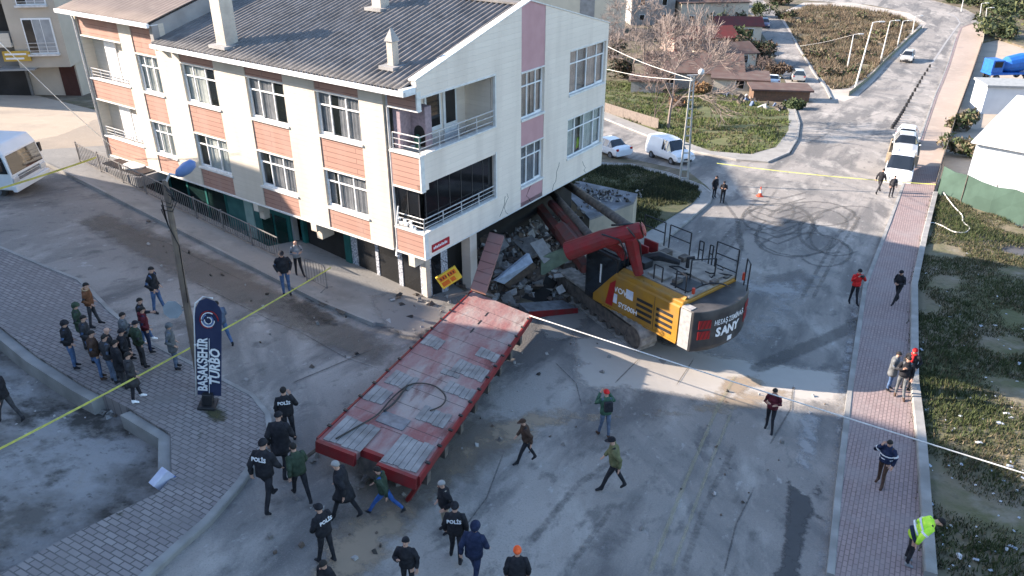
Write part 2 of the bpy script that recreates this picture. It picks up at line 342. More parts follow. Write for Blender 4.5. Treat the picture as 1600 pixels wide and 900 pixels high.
m_green = surface_mat('green lot soil', [((.075,.085,.033),), ((.13,.135,.055), .25, .45, .62, 1, 0, .8), ((.10,.08,.055), .5, .52, .7, 1, 0, .6), ((.05,.06,.02), 1.6, .55, .7, 1, 0, .6)], dict(bump=.5, rough=.95))
m_vac = surface_mat('vacant lot soil', [((.07,.075,.035),), ((.12,.10,.07), .35, .48, .66, 1, 0, .8), ((.035,.045,.018), 1.2, .5, .7, 1, 0, .7)], dict(bump=.6, rough=.95))
m_lane = surface_mat('dark lane', [((.075,.075,.08),), ((.13,.125,.12), .5, .5, .7, 1, 0, .7)], dict(bump=.3, rough=.85))
m_ppav = brickmat('pink paving blocks', (.30,.225,.215), (.245,.185,.18), (.15,.115,.11), .24, .12, rot=math.radians(-62), stain=(.25,.215,.21), msize=.014)
m_gpav = brickmat('grey paving blocks', (.27,.245,.235), (.21,.185,.18), (.11,.103,.10), .27, .15, rot=math.radians(25), stain=(.18,.165,.158), msize=.016)
m_fore = m_conc; m_verge = surface_mat('dusty verge', [((.34,.27,.225),), ((.26,.215,.18), .2, .45, .65, .4, TD, .7), ((.42,.35,.29), 1.2, .52, .7, 1, 0, .5)], dict(bump=.3, rough=.9))
for k, m in dict(ground=m_dirt, road=m_road, concrete_yard=m_yard, embankment=m_emb, dry_field=m_field, green_lot=m_green, lot_kerb_pavement=m_conc, pavement=m_ppav, dusty_verge=m_verge, grass_bank=m_bank,
                 bank_lane=m_lane, workshop_yard=m_yard, vacant_lot=m_vac, side_pavement=m_conc, corner_paving=m_gpav, dirt_pit=m_pit, forecourt=m_fore, sunken_court=m_conc).items():
    if k in GR: GR[k].data.materials.append(m)
# kerbs: long raised stones following a pixel line
m_kerb = mat('kerb stone', (.31,.30,.285), (.22,.215,.205), sc=1.5, c3=(.16,.15,.14), sc3=.8, bump=.3)
def kerb(pts, w=.16, h=.16, base=-.3, name='kerb', world=False, side=1, m=None):
    P = [Vector(p) for p in (pts if world else gp(pts))]
    Q = []
    for i in range(len(P)-1):
        k = max(1, int((P[i+1]-P[i]).length/.8))
        for j in range(k): Q.append(P[i].lerp(P[i+1], j/k))
    Q.append(P[-1]); b = MB(); rings = []
    for i, q in enumerate(Q):
        d = (Q[min(i+1, len(Q)-1)]-Q[max(i-1, 0)]).normalized(); nrm = Vector((-d.y, d.x))*side
        a = q-nrm*.01; c = q+nrm*w; jz = .006*math.sin(i*12.9)
        rings.append([(a.x, a.y, T(*a)+base), (c.x, c.y, T(*c)+base), (c.x, c.y, T(*c)+h+jz), (a.x+nrm.x*.03, a.y+nrm.y*.03, T(*a)+h+jz), (a.x, a.y, T(*a)+h-.03)])
    b.loft(rings); return tag(b.build(name, m or m_kerb), kind='structure')
kerb([(1302,905),(1315,760),(1333,600),(1354,450),(1392,350),(1410,300),(1421,268),(1443,206),(1462,150),(1482,100),(1494,60)], w=.18, h=.16, side=1)
kerb([(1441,905),(1430,700),(1420,600),(1422,450),(1440,370),(1457,305)], w=.28, h=.30, side=-1)
kerb([(0,388),(70,418),(130,442),(180,492),(240,540),(300,570),(355,598),(400,622),(424,652),(428,680),(412,714),(380,762),(330,820),(285,860),(245,897),(215,925)], w=.16, h=.15, side=-1)
kerb([(-260,400),(-100,462),(0,514),(60,562),(130,606),(160,622)], w=.32, h=.07, base=-.6, side=-1)
kerb([(205,645),(268,684),(270,752)], w=.3, h=.07, base=-.6, side=-1)
kerb([buv(24,-2.6), buv(14,-2.6), buv(2.8,-2.6), buv(.5,-2.3)], w=.16, h=.16, world=True, side=-1)
kerb([(935,256),(985,258),(1045,272),(1098,292),(1115,305),(1110,318),(1030,385),(985,425)], w=.18, h=.16, side=-1)
kerb([(870,172),(945,187),(1015,215),(1085,239),(1150,251),(1200,255),(1233,241),(1247,218),(1250,195),(1240,162)], w=.2, h=.16, side=1)
kerb([(1240,60),(1262,96),(1290,135),(1300,155)], w=.25, h=.2, side=-1)
# stains and marks lying on the road, plus a painted sunlit band
def drape(name, poly, m, off=.012, step=.35, feather=.5, world=False):
    P = [tuple(p) for p in (poly if world else gp(poly))]
    x0, x1 = min(p[0] for p in P), max(p[0] for p in P); y0, y1 = min(p[1] for p in P), max(p[1] for p in P)
    V = [Vector(p) for p in P]; n = len(P); E = [(i, (i+1) % n) for i in range(n)]
    y = y0
    while y < y1:
        x = x0
        while x < x1:
            if inpoly(x, y, P): V.append(Vector((x, y)))
            x += step
        y += step
    vo, eo, fo, *_ = geometry.delaunay_2d_cdt(V, E, [], 1, 1e-4)
    me = bpy.data.meshes.new(name); me.from_pydata([(v.x, v.y, T(v.x, v.y)+off) for v in vo], [], [f for f in fo])
    at = me.attributes.new('inside', 'FLOAT', 'POINT')
    for i, v in enumerate(vo):
        d = 9
        for j in range(n):
            a = Vector(P[j]); b = Vector(P[(j+1) % n]); ab = b-a; t = max(0, min(1, (v-a).dot(ab)/max(ab.length_squared, 1e-9))); d = min(d, (a+ab*t-v).length)
        at.data[i].value = min(1, d/feather)
    me.materials.append(m); o = bpy.data.objects.new(name, me); COL.objects.link(o); return tag(o, kind='structure')
def strip(name, pts, w, m, off=.014, world=False, inside=1.0):
    P = [Vector(p) for p in (pts if world else gp(pts))]; Q = []
    for i in range(len(P)-1):
        k = max(1, int((P[i+1]-P[i]).length/.5))
        for j in range(k): Q.append(P[i].lerp(P[i+1], j/k))
    Q.append(P[-1]); vs = []; ins = []; fs = []
    for i, q in enumerate(Q):
        d = (Q[min(i+1, len(Q)-1)]-Q[max(i-1, 0)]).normalized(); nr = Vector((-d.y, d.x))
        for s_, v_ in ((-.5, .1), (-.2, inside), (.2, inside), (.5, .1)):
            p = q+nr*w*s_; vs.append((p.x, p.y, T(p.x, p.y)+off)); ins.append(v_*(0.3 if i in (0, len(Q)-1) else 1))
    for i in range(len(Q)-1):
        for k in range(3): fs.append((i*4+k, i*4+k+1, i*4+k+5, i*4+k+4))
    return vs, fs, ins
def strips(name, lst, m, off=.014, world=False):
    vs = []; fs = []; ins = []
    for j, (pts, w_, iv) in enumerate(lst):
        a, b, c = strip(name, pts, w_, m, off+.0012*(j % 9), world, iv); o = len(vs); vs += a; ins += c; fs += [tuple(i+o for i in f) for f in b]
    me = bpy.data.meshes.new(name); me.from_pydata(vs, [], fs); at = me.attributes.new('inside', 'FLOAT', 'POINT'); at.data.foreach_set('value', ins)
    me.materials.append(m); o = bpy.data.objects.new(name, me); COL.objects.link(o); return tag(o, kind='structure')
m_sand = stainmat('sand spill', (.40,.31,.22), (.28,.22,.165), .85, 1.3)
m_tar = stainmat('tar patch', (.06,.06,.062), (.10,.098,.098), .9, 5)
m_tyre = stainmat('tyre rubber', (.10,.098,.096), (.14,.135,.13), .42, 3.2)
m_pale = stainmat('pale concrete dust', (.42,.41,.40), (.32,.315,.315), .7, 1.5)
m_yel = stainmat('worn yellow paint', (.36,.32,.19), (.32,.30,.23), .38, 4)
m_wet = stainmat('oil soaked', (.06,.055,.05), (.1,.09,.08), .85, 2.5)
m_moss = stainmat('moss', (.05,.06,.028), (.08,.075,.045), .9, 2.5)
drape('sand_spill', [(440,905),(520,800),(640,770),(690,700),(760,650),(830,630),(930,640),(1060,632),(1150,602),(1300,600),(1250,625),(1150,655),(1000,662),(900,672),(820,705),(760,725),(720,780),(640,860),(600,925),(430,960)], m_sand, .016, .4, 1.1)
m_band = stainmat('sunlit band tint', (.50,.465,.43), (.42,.38,.33), .85, 1.2)  # pale tint paints the sun's brightness onto the dusty lit band
drape('sunlit_band_film', [(880,520),(1010,520),(1180,560),(1340,575),(1335,640),(1200,640),(1000,620),(880,610)], m_band, .009, .5, 1.0)
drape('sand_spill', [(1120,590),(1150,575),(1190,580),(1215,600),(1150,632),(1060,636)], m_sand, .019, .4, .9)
drape('tar_patch', [(1226,722),(1240,752),(1258,770),(1285,738),(1296,745),(1290,775),(1274,778),(1278,800),(1300,808),(1302,822),(1272,812),(1262,860),(1252,930),(1180,930),(1212,880),(1222,800)], m_tar, .017, .2, .3)
strips('tyre_marks', [([(1120,300),(1150,340),(1160,380),(1150,420)],.35,.7)]+
    [([tuple((cx+rx*math.cos(a0+da*k/10), cy+ry*math.sin(a0+da*k/10))) for k in range(11)], w_*.8, .75) for cx, cy, rx, ry, a0, da, w_ in
     [(1215,350,55,32,-2.6,3.2,.55),(1270,345,70,30,-3.0,3.6,.5),(1240,372,60,30,0,4.2,.4),(1300,362,52,34,1.2,3.5,.45),(1190,365,38,40,2.2,3.0,.45),(1330,350,60,28,2.0,3.4,.4),(1222,356,50,28,-2.2,3.0,.3),(1262,350,62,26,-2.6,3.2,.3),(1248,366,66,34,.3,3.6,.3),(1205,340,45,25,.5,3.5,.3),(1310,372,44,28,.8,3.2,.3),(1285,335,50,18,-.5,3.0,.3),(1255,392,70,28,3.3,3.0,.4),(1230,330,60,18,.2,3.1,.5),(1290,395,40,22,-1,4,.35),(1180,330,60,30,-.4,2.4,.4)]]+
    [([(1168,300+k*9),(1215,312+k*10),(1262,300+k*9)], .28, .8) for k in range(8)]+
    [([(1175,580),(1230,555),(1290,530),(1350,503)],.9,1.0), ([(1320,505),(1400,480)],.5,.9), ([(1065,900),(1098,800),(1150,690)],.3,.5), ([(880,900),(960,790)],.25,.5), ([(820,860),(900,760),(985,700)],.3,.55),
     ([(950,470),(1100,300)],.35,.4), ([(1250,470),(1290,400),(1330,330)],.3,.6), ([(1268,470),(1305,400),(1345,335)],.3,.6), ([(1090,420),(1150,350),(1200,290)],.35,.5), ([(1105,430),(1165,358),(1215,295)],.3,.5), ([(1260,225),(1330,190),(1420,165)],.4,.45),([(1290,232),(1390,205)],.35,.45)], m_tyre)
strips('worn_lane_paint', [([(1012,905),(1052,800),(1085,720),(1120,640),(1150,585)],.16,.8), ([(1045,905),(1083,800),(1112,720),(1145,640)],.14,.7), ([(1185,268),(1330,280),(1420,285)],.18,.55)], m_yel, .03)
drape('pale_gutter', [(1352,452),(1332,602),(1314,762),(1300,910),(1262,910),(1290,780),(1306,600),(1330,460)], m_pale, .018, .4, .35)
drape('pale_gutter', [(1240,640),(1290,640),(1282,735),(1262,765),(1235,720)], m_pale, .021, .4, .5)
drape('pale_dust', [(850,380),(1010,395),(1180,430),(1260,420),(1340,400),(1250,520),(1180,560),(1060,570),(1180,470)], m_pale, .013, .6, 2.5)
m_brn = stainmat('brown mud film', (.15,.125,.10), (.20,.175,.15), .6, 1.1)
drape('mud_film', [(170,325),(400,420),(520,485),(640,540),(600,590),(470,540),(330,470),(190,400),(90,345)], m_brn, .010, .5, 1.2)
drape('mud_film', [(560,700),(700,640),(800,640),(850,700),(700,800),(560,860),(480,900),(420,890)], m_brn, .011, .5, 1.2)
m_patch = stainmat('old asphalt patch', (.16,.155,.15), (.20,.19,.185), .5, 1.6)
for pq in ([(900,840),(985,800),(1010,850),(920,900)],[(690,600),(760,590),(790,640),(720,660)],[(1180,430),(1260,415),(1290,450),(1200,470)],[(330,330),(410,365),(380,395),(300,355)],[(1050,690),(1110,670),(1130,720),(1075,745)],[(200,350),(255,372),(235,400),(180,375)]): drape('asphalt_patch', pq, m_patch, .008, .35, .8)
m_crack = stainmat('crack', (.07,.07,.07), (.1,.1,.1), .6, 6)
strips('asphalt_seams', [([(455,600),(520,573),(585,545)],.07,1), ([(470,520),(540,560),(600,580)],.05,.8), ([(960,600),(1000,560)],.06,.8), ([(1055,605),(1085,560)],.06,.8), ([(300,440),(420,500),(470,520)],.05,.7), ([(150,350),(260,380),(380,440)],.05,.6), ([(700,860),(760,780),(790,700)],.06,.7), ([(860,560),(900,600),(910,640)],.06,.7), ([(1200,700),(1235,640),(1240,600)],.08,.8), ([(1130,900),(1150,820),(1180,760)],.07,.7), ([(240,540),(300,590)],.05,.8)], m_crack, .026)
drape('manhole_stain', [(492,476),(512,470),(522,482),(503,488)], m_wet, .15, .2, .2)
drape('manhole_stain', [(496,500),(514,492),(533,503),(512,512)], m_wet, .15, .2, .2)
drape('manhole_stain', [(520,490),(530,484),(548,492),(538,500)], m_wet, .15, .2, .12)
drape('oil_stain', [(420,455),(500,460),(560,500),(540,530),(470,515),(420,490)], m_wet, .016, .4, 1.6)
drape('moss_patch', [(305,640),(330,630),(362,645),(365,665),(340,675),(312,665)], m_moss, .147, .25, .5)
drape('moss_patch', [(302,682),(325,678),(328,692),(308,698)], m_moss, .147, .25, .25)
drape('moss_patch', [(170,812),(215,790),(212,815),(180,822)], m_moss, .147, .25, .3)
drape('moss_patch', [(40,905),(100,862),(110,880),(90,905)], m_moss, .147, .25, .4)
drape('moss_patch', [(1322,775),(1345,750),(1348,770),(1326,800)], m_moss, .147, .25, .4)
# ------------------------------------------------------------------ the damaged apartment building
def wallmat(name, c, c2, ax, plank, line=.55, stain=None):
    "lap siding: thin dark joints every plank height"
    return brickmat(name, c, c2, tuple(v*line for v in c), 3.2, plank, axes=ax, msize=.012, stain=stain or tuple(v*.9 for v in c), bump=.5)
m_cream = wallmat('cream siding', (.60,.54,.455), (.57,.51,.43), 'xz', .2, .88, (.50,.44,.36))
m_creamB = wallmat('cream siding shaded side', (.80,.70,.60), (.76,.66,.565), 'yz', .2, .93, (.64,.55,.47))  # same siding as the sunny face, coloured lighter and warmer to offset shade
m_clad = wallmat('terracotta siding', (.39,.225,.175), (.36,.205,.16), 'xz', .2, .5, (.38,.25,.205))
m_pink = mat('mauve panel', (.50,.29,.30), (.46,.26,.27), sc=2, rough=.7)
m_white = mat('white pvc', (.80,.80,.80), (.70,.70,.70), sc=4, rough=.5)
m_sill = mat('sill stone', (.72,.70,.66), (.60,.58,.55), sc=5)
m_plast = mat('grey plaster', (.34,.33,.32), (.26,.25,.24), sc=1.2, c3=(.18,.17,.17), sc3=.5, bump=.2)
m_dark = mat('dark interior', (.03,.028,.027), (.018,.017,.016), sc=1)  # near-black colour stands in for the shade of unlit rooms and openings
m_dglass = glass('dark glazing', (.012,.013,.015), .08)
m_glass = mat('clear pane', (.05,.06,.06), (.03,.04,.04), sc=.8, rough=.05, spec=1.0, alpha=.16)
m_curt = mat('net curtain', (.66,.69,.65), (.50,.54,.51), sc=3, rough=.95)
m_curt2 = mat('beige curtain', (.55,.44,.38), (.42,.33,.28), sc=3, rough=.95)
m_curt3 = mat('grey drape', (.30,.31,.33), (.22,.23,.25), sc=3, rough=.95)
m_rail = mat('painted rail', (.66,.66,.66), (.5,.5,.5), sc=4, rough=.4, metal=.3)
m_roof = mat('fibre cement sheet', (.18,.168,.16), (.125,.117,.112), sc=1.0, c3=(.25,.232,.22), sc3=3, rough=.9, bump=.2)
m_roof2 = mat('brown sheet roofing', (.17,.135,.12), (.13,.105,.095), sc=1.0, c3=(.21,.17,.15), sc3=2, rough=.85)
m_teal = mat('teal green paint', (.02,.13,.115), (.015,.09,.085), sc=2, rough=.5)
m_speck = mat('speckled panel', (.62,.64,.68), (.12,.13,.16), sc=14, rough=.6)
m_mauve = mat('mauve brick render', (.34,.26,.28), (.26,.2,.22), sc=9, rough=.9)
bld = thing('apartment_building', 'three storey cream and terracotta apartment block undermined by the crash, corrugated roof', 'apartment building', CC, -YAW)
def bxm(b, u0, u1, v0, v1, z0, z1, mi=0): b.box((-u1, v0, z0), (-u0, v1, z1), mi); return b
def bpart(name, m, *boxes, parent=None, bevel=0, **k):
    b = MB()
    for q in boxes: bxm(b, *q)
    return b.build(name, m, parent or bld, bevel=bevel, **k)
WT = .25
cols = [(2.78,5.05),(6.78,9.03),(11.0,13.3),(14.98,16.62)]
piers = [(1.6,2.78),(5.05,6.78),(9.03,11.0)]
b = MB()
for a, c in piers: bxm(b, a, c, 0, WT, 0, 6.12)
bxm(b, 13.3, 14.35, 0, WT, 0, 6.12); bxm(b, 14.352, 14.98, 0, WT, 0, 6.95)
bxm(b, 16.62, 17.6, 0, WT, 0, 6.95); bxm(b, 21.0, 21.22, 0, 2.2, 0, 6.95)
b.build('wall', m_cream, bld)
b = MB()
for i, (a, c) in enumerate(cols):
    top = 6.12 if i < 3 else 6.95
    for z0, z1 in ((0, .84), (2.5, 3.74), (5.52, top)): bpart('terracotta_cladding', m_clad, (a, c, .035, WT, z0, z1))
for z0, z1 in ((0, .95), (2.85, 3.8), (5.85, 6.95)): bpart('terracotta_cladding', m_clad, (17.6, 21.0, .035, .2, z0, z1))
for z0, z1 in ((0, .93), (2.62, 3.85), (5.5, 6.12)): bpart('terracotta_cladding', m_clad, (.06, 1.36, .0, .18, z0, z1))
b = MB()
for i, (a, c) in enumerate(cols):
    for z in (.84, 3.74): bxm(b, a-.05, c+.05, -.05, .2, z, z+.09)
    for z in (2.44, 5.46): bxm(b, a, c, -.012, .1, z, z+.06)
for z in (.95, 3.8): bxm(b, 17.55, 21.05, -.04, .22, z, z+.07)
for z in (2.79, 5.79): bxm(b, 17.6, 21.0, -.015, .22, z, z+.06)
for z in (.93, 3.85): bxm(b, -.05, 1.42, -.06, .22, z, z+.08)
for z in (2.55, 5.43): bxm(b, -.02, 1.38, -.015, .2, z, z+.07)
bxm(b, 1.6, 21.2, -.02, .3, -.08, 0); bxm(b, -.02, 1.4, -.02, .3, -.08, 0)
bxm(b, -.005, .06, -.01, .2, 0, .93); bxm(b, -.005, .06, -.01, .2, 2.62, 3.85); bxm(b, -.005, .06, -.01, .2, 5.5, 6.12)
b.build('trim', m_sill, bld, bevel=.01)
# windows on the sunny face
def window(parent, lay, w, h, fx, curt=m_curt, open_=None, side=False, n=3, cur_cover=.75):
    "lay(a,d,z) maps along-wall, depth, height to local"
    fr = MB(); gl = MB(); cu = MB()
    def B(mb, a0, a1, d0, d1, z0, z1):
        p = lay(a0, d0, z0); q = lay(a1, d1, z1); mb.box(p, q)
    t = .055; z_tr = h*.70
    B(fr, 0, w, .10, .17, 0, t); B(fr, 0, w, .10, .17, h-t, h); B(fr, 0, t, .10, .17, t, h-t); B(fr, w-t, w, .10, .17, t, h-t)
    B(fr, t, w-t, .105, .165, z_tr-t/2, z_tr+t/2)
    xs = {3: [0, .3, .66, 1], 4: [0, .22, .5, .76, 1], 2: [0, .5, 1]}[n]
    for x in xs[1:-1]: B(fr, w*x-t/2, w*x+t/2, .103, .167, t, h-t)
    B(fr, w*xs[0]+t, w*xs[1]-t/2, .095, .162, t, t+.05); B(fr, w*xs[0]+t, w*xs[0]+t+.05, .096, .162, t, z_tr)
    f = fr.build('window', m_white, parent, bevel=.006)
    B(gl, t, w-t, .13, .136, t, h-t); gl.build('pane', m_glass, f)
    k = 40; vs = []; rr = random.Random(int(fx*97))
    hid = rr.uniform(.0, .85); hw = rr.uniform(.05, .34); curt = rr.choice((curt, curt, m_curt, m_curt2, m_curt3))
    for i in range(k+1):
        a = w*(i/k); d = .20+.025*math.sin(i*2.1+fx)+.015*math.sin(i*.77)
        vs += [lay(a, d, .02), lay(a, d, h-.02)]
    fs = [(2*i, 2*i+2, 2*i+3, 2*i+1) for i in range(k) if not (hid < i/k < hid+hw)]
    cu.add(vs, fs); cu.build('curtain', curt, f, smooth=True)
    bk = MB(); B(bk, -.02, w+.02, .5, .52, -.02, h+.02); bk.build('room_shade', m_dark, f)
    return f
for j, (a, c) in enumerate(cols):
    for z in (.93, 3.83):
        h = 1.51 if z < 2 else 1.63
        window(bld, lambda a_, d, zz, a=a, c=c, z=z: (-(c)+a_, d, z+zz), c-a, h, j*1.7+z, n=3)
# core body behind the face walls
b = MB()
bxm(b, 1.62, 20.98, .55, 12.85, .02, 6.0); bxm(b, .3, 1.6, 4.72, 12.8, .02, 6.0)
core = b.build('core_wall', m_plast, bld)
bpart('floor_slab', m_plast, (.02, 21.0, .3, 12.98, -.02, .18), (.02, 1.6, .2, 4.6, 2.9, 3.1), (.02, 1.6, .2, 4.6, 5.95, 6.1), (17.7, 20.95, .2, .6, 2.95, 3.1))
# loggias at the far left end: side walls, back wall, door
bpart('loggia_wall', m_cream, (17.6, 17.62, .2, 2.0, 0, 6.9), (17.62, 21.0, .52, .54, .1, 6.9))
for z in (1.02, 3.87):
    d = bpart('loggia_screen', m_white, (19.0, 19.9, .44, .5, z-.1, z+1.8), (18.0, 18.9, .46, .5, z-.1, z+1.3))
def railing(name, pts, h, n=3, post=1.0, m=m_rail, parent=bld, r=.022, z=0):
    b = MB()
    for i in range(n): b.tube([(p[0], p[1], p[2]+h*(i+1)/n) for p in pts], r if i == n-1 else r*.75, 5)
    for i in range(len(pts)-1):
        p, q = Vector(pts[i]), Vector(pts[i+1]); k = max(1, round((q-p).length/post))
        for j in range(k+1): s = p.lerp(q, j/k); b.tube([s, s+Vector((0, 0, h))], r*1.1, 5)
    return b.build(name, m, parent)
railing('balcony_railing', [(-20.9, .06, 3.87), (-17.7, .06, 3.87)], .45, 3, .8)
railing('balcony_railing', [(-20.9, .06, 1.02), (-17.7, .06, 1.02)], .45, 3, .8)
railing('balcony_railing', [(-1.3, .06, 3.93), (-.06, .06, 3.93), (-.06, 4.35, 3.93)], .62, 3, 1.0)
railing('balcony_railing', [(-1.3, .06, 1.01), (-.06, .06, 1.01), (-.06, 4.4, 1.01)], .5, 3, 1.0)
# ---- shaded side face (u = 0)
def zr(v): return 6.5+1.75*v/6.7 if v <= 6.7 else 8.25-1.65*(v-6.7)/6.34
b = MB()
bxm(b, 0, .22, .2, 4.4, 0, .98); bxm(b, 0, .22, .2, 4.4, 2.83, 3.9); bxm(b, 0, .2, 0, .38, 2.6, 2.83)
bxm(b, 0, .22, 4.4, 6.12, 0, 5.9); bxm(b, 0, .22, 7.8, 9.76, 0, 5.9); bxm(b, 0, .22, 9.76, 12.88, 0, 1.06); bxm(b, 0, .22, 9.76, 12.88, 2.95, 3.93); bxm(b, 0, .3, 12.88, 13.04, 0, 5.9)
bxm(b, 0, .0601, 0, .2, 0, .9) if False else None
def gable(b, v0, v1, mi=0, z0=5.9, u0=0, u1=.22):
    vs = [v0]+([6.7] if v0 < 6.7 < v1 else [])+[v1]
    poly = [(v0, z0), (v1, z0)]+[(v, zr(v)) for v in reversed(vs)]; n = len(poly)
    b.add([(-u0, v, z) for v, z in poly]+[(-u1, v, z) for v, z in poly], [tuple(range(n)), tuple(range(n, 2*n))[::-1]]+[(i, (i+1) % n, n+(i+1) % n, n+i) for i in range(n)], mi)
gable(b, -.0, 6.12); gable(b, 7.8, 13.04)
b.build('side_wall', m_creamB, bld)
bpart('mauve_panel', m_pink, (.02, .2, 6.12, 7.8, 0, .8)); bpart('mauve_panel', m_pink, (.02, .2, 6.12, 7.8, 2.66, 3.68)); b = MB(); gable(b, 6.12, 7.8, 0, 5.66, .02, .2); b.build('mauve_panel', m_pink, bld)
b = MB()
for v0, v1, zs in ((6.1, 7.82, ((.8, .09), (2.6, .06), (3.68, .09), (5.6, .06))), (9.74, 12.9, ((1.06, .09), (2.9, .05), (3.93, .09), (5.87, .05)))):
    for z, t in zs: bxm(b, -.05 if t > .07 else -.015, .18, v0, v1, z, z+t)
bxm(b, -.02, .1, 4.36, 4.44, .98, 2.9); bxm(b, -.02, .1, 4.36, 4.44, 3.9, 5.9); bxm(b, -.02, .12, .0, 4.44, 5.86, 5.93); bxm(b, -.05, .25, .25, 4.4, .98, 1.04); bxm(b, -.05, .25, .25, 4.4, 3.9, 3.95)
bxm(b, .0, .3, 0, 13.03, -.06, -.001)
# coping on the gable
for v0, v1 in ((-.05, 6.7), (6.7, 13.1)):
    b.add([(.03, v0, zr(v0)), (.03, v1, zr(v1)), (-.3, v1, zr(v1)), (-.3, v0, zr(v0)), (.03, v0, zr(v0)+.05), (.03, v1, zr(v1)+.05), (-.3, v1, zr(v1)+.05), (-.3, v0, zr(v0)+.05)], [(0,3,2,1),(4,5,6,7),(0,1,5,4),(1,2,6,5),(2,3,7,6),(3,0,4,7)])
b.build('trim', m_sill, bld, bevel=.008)
for z, h in ((.89, 1.7), (3.77, 1.82)):
    window(bld, lambda a_, d, zz, z=z: (-d-.02, 7.8-a_, z+zz), 1.68, h, z*3, n=3)
for z, h, cc in ((1.15, 1.74, m_curt), (4.02, 1.84, m_curt2)):
    window(bld, lambda a_, d, zz, z=z: (-d-.0, 12.88-a_, z+zz), 3.12, h, z*5+1, n=4, curt=cc)
b = MB(); rk = random.Random(4)
for v0, z0, n_ in ((6.9, .02, 6), (5.2, .02, 5), (8.6, .0, 7), (4.6, .1, 4), (11.5, .02, 4)):
    P_ = [(.004, v0, z0)]
    for j in range(n_): P_.append((.004, P_[-1][1]+rk.uniform(-.22, .22), P_[-1][2]+rk.uniform(.08, .28)))
    b.tube(P_, .008, 4)
b.build('wall_crack', m_dark, bld)
# balcony interiors
b = MB()
for z0, z1 in ((3.1, 5.95),):
    bxm(b, 1.5, 1.6, .6, 4.6, z0, z1)
bxm(b, .25, 1.5, 4.42, 4.6, 3.1, 5.95)
b.build('balcony_wall', m_creamB, bld)
dr = bpart('balcony_door', m_white, (1.44, 1.5, 2.0, 2.9, 3.98, 5.65), (1.44, 1.5, 3.05, 3.85, 3.3, 5.65), bevel=.01)
bpart('door_glass', m_dglass, (1.425, 1.438, 2.1, 2.8, 4.15, 5.5), (1.425, 1.438, 3.17, 3.73, 4.1, 5.5), parent=dr)
b = MB(); bxm(b, .35, 1.36, .75, 1.1, 3.95, 5.4); bxm(b, 1.0, 1.36, .2, .75, 3.95, 5.4); ov = b.build('barbecue_oven', m_mauve, bld, bevel=.02)
b = MB(); arch = [(-.28, 3.98), (.28, 3.98)]+[(.28*math.cos(PI*k/8), 4.45+.28*math.sin(PI*k/8)) for k in range(9)]
n = len(arch); b.add([(-.34-.3+x*0.9, .74, z) for x, z in arch], [tuple(range(n))]); b.build('oven_mouth', m_dark, ov)
b = MB(); b.sph((-.62, .6, 4.25), (.13, .13, .2), 8, 5); b.tube([(-.62, .6, 3.95), (-.62, .6, 4.1)], .1, 8); b.build('green_gas_bottle', mat('bottle green', (.03,.10,.07), rough=.5), bld)
bpart('dark_glazing', m_dglass, (.18, .2, .3, 4.38, 1.04, 2.83), (.3, 1.5, .17, .19, 1.01, 2.55))
b = MB()
for i in range(6): bxm(b, .165, .18, .34+i*.68, .365+i*.68, 1.04, 2.83)
for i in range(3): bxm(b, .3+i*.55, .33+i*.55, .155, .17, 1.01, 2.55)
b.build('glazing_rail', mat('dark aluminium', (.12,.12,.125), rough=.4, metal=.6), bld)
b = MB()
for k, (u, v, z, r) in enumerate(((1.1,.0,1.18,.07),(.95,.03,1.3,.06),(.85,-.02,1.2,.08),(.7,.05,1.26,.06),(.6,.0,1.16,.07),(1.2,.02,1.32,.05),(.5,.03,1.1,.06))): bxm(b, u-r, u+r, v-r*.6, v+r*.6, z-r*.7, z+r*.7)
b.tube([(-1.35, -.03, .95), (-1.12, -.1, 1.85)], .03, 6); b.build('broken_railing_scrap', m_white, bld)
# downpipe, brackets
b = MB(); b.tube([(-1.48, -.02, 6.1), (-1.48, .1, 5.8), (-1.48, .1, .2), (-1.46, -.02, -.25), (-1.3, -.06, -.25)], .055, 7); b.build('downpipe', m_rail, bld, smooth=True)
b = MB(); b.tube([(-21.15, -.12, 6.9), (-21.15, -.05, 6.5), (-21.12, -.05, -.6)], .05, 7); b.build('downpipe', m_rail, bld, smooth=True)
for u in (9.7, 6.05): bpart('overhang_bracket', m_cream, (u-.16, u+.16, -.004, .9, -.42, -.081), (u-.16, u+.16, .25, .9, -.85, -.42))
bpart('overhang_bracket', m_cream, (.55, .85, -.02, .5, -.5, -.081))
# roofs
def corr(name, u0, u1, pts, m, period=.27, amp=.052, seg=6):
    n = int((u1-u0)/period*seg); vs = []; rows = []
    P = []
    for i in range(len(pts)-1):
        k = 8
        for j in range(k): P.append((pts[i][0]+(pts[i+1][0]-pts[i][0])*j/k, pts[i][1]+(pts[i+1][1]-pts[i][1])*j/k, i, j))
    P.append((*pts[-1], 9, 0))
    for r, (v, z, i_, j) in enumerate(P):
        for k in range(n+1):
            u = u0+(u1-u0)*k/n; vs.append((-u, v, z+amp*math.sin(2*PI*(u-u0)/period)+.012*math.sin(u*1.7+r)))
    m_ = n+1; fs = [(r*m_+k, r*m_+k+1, (r+1)*m_+k+1, (r+1)*m_+k) for r in range(len(P)-1) for k in range(n)]
    b = MB(); b.add(vs, fs); o = b.build(name, m, bld, smooth=True)
    so = o.modifiers.new('thick', 'SOLIDIFY'); so.thickness = .015; return o
rf = corr('roof', .24, 14.36, [(-.5, 6.24), (6.7, 8.12), (13.35, 6.4)], m_roof)
rf2 = corr('roof', 14.3, 21.55, [(-.5, 7.05), (6.7, 9.0), (13.35, 7.2)], m_roof2, .3, .012)
b = MB(); bxm(b, .24, 14.3, 6.45, 6.95, 8.1, 8.17); b.build('ridge_cap', m_roof, rf)
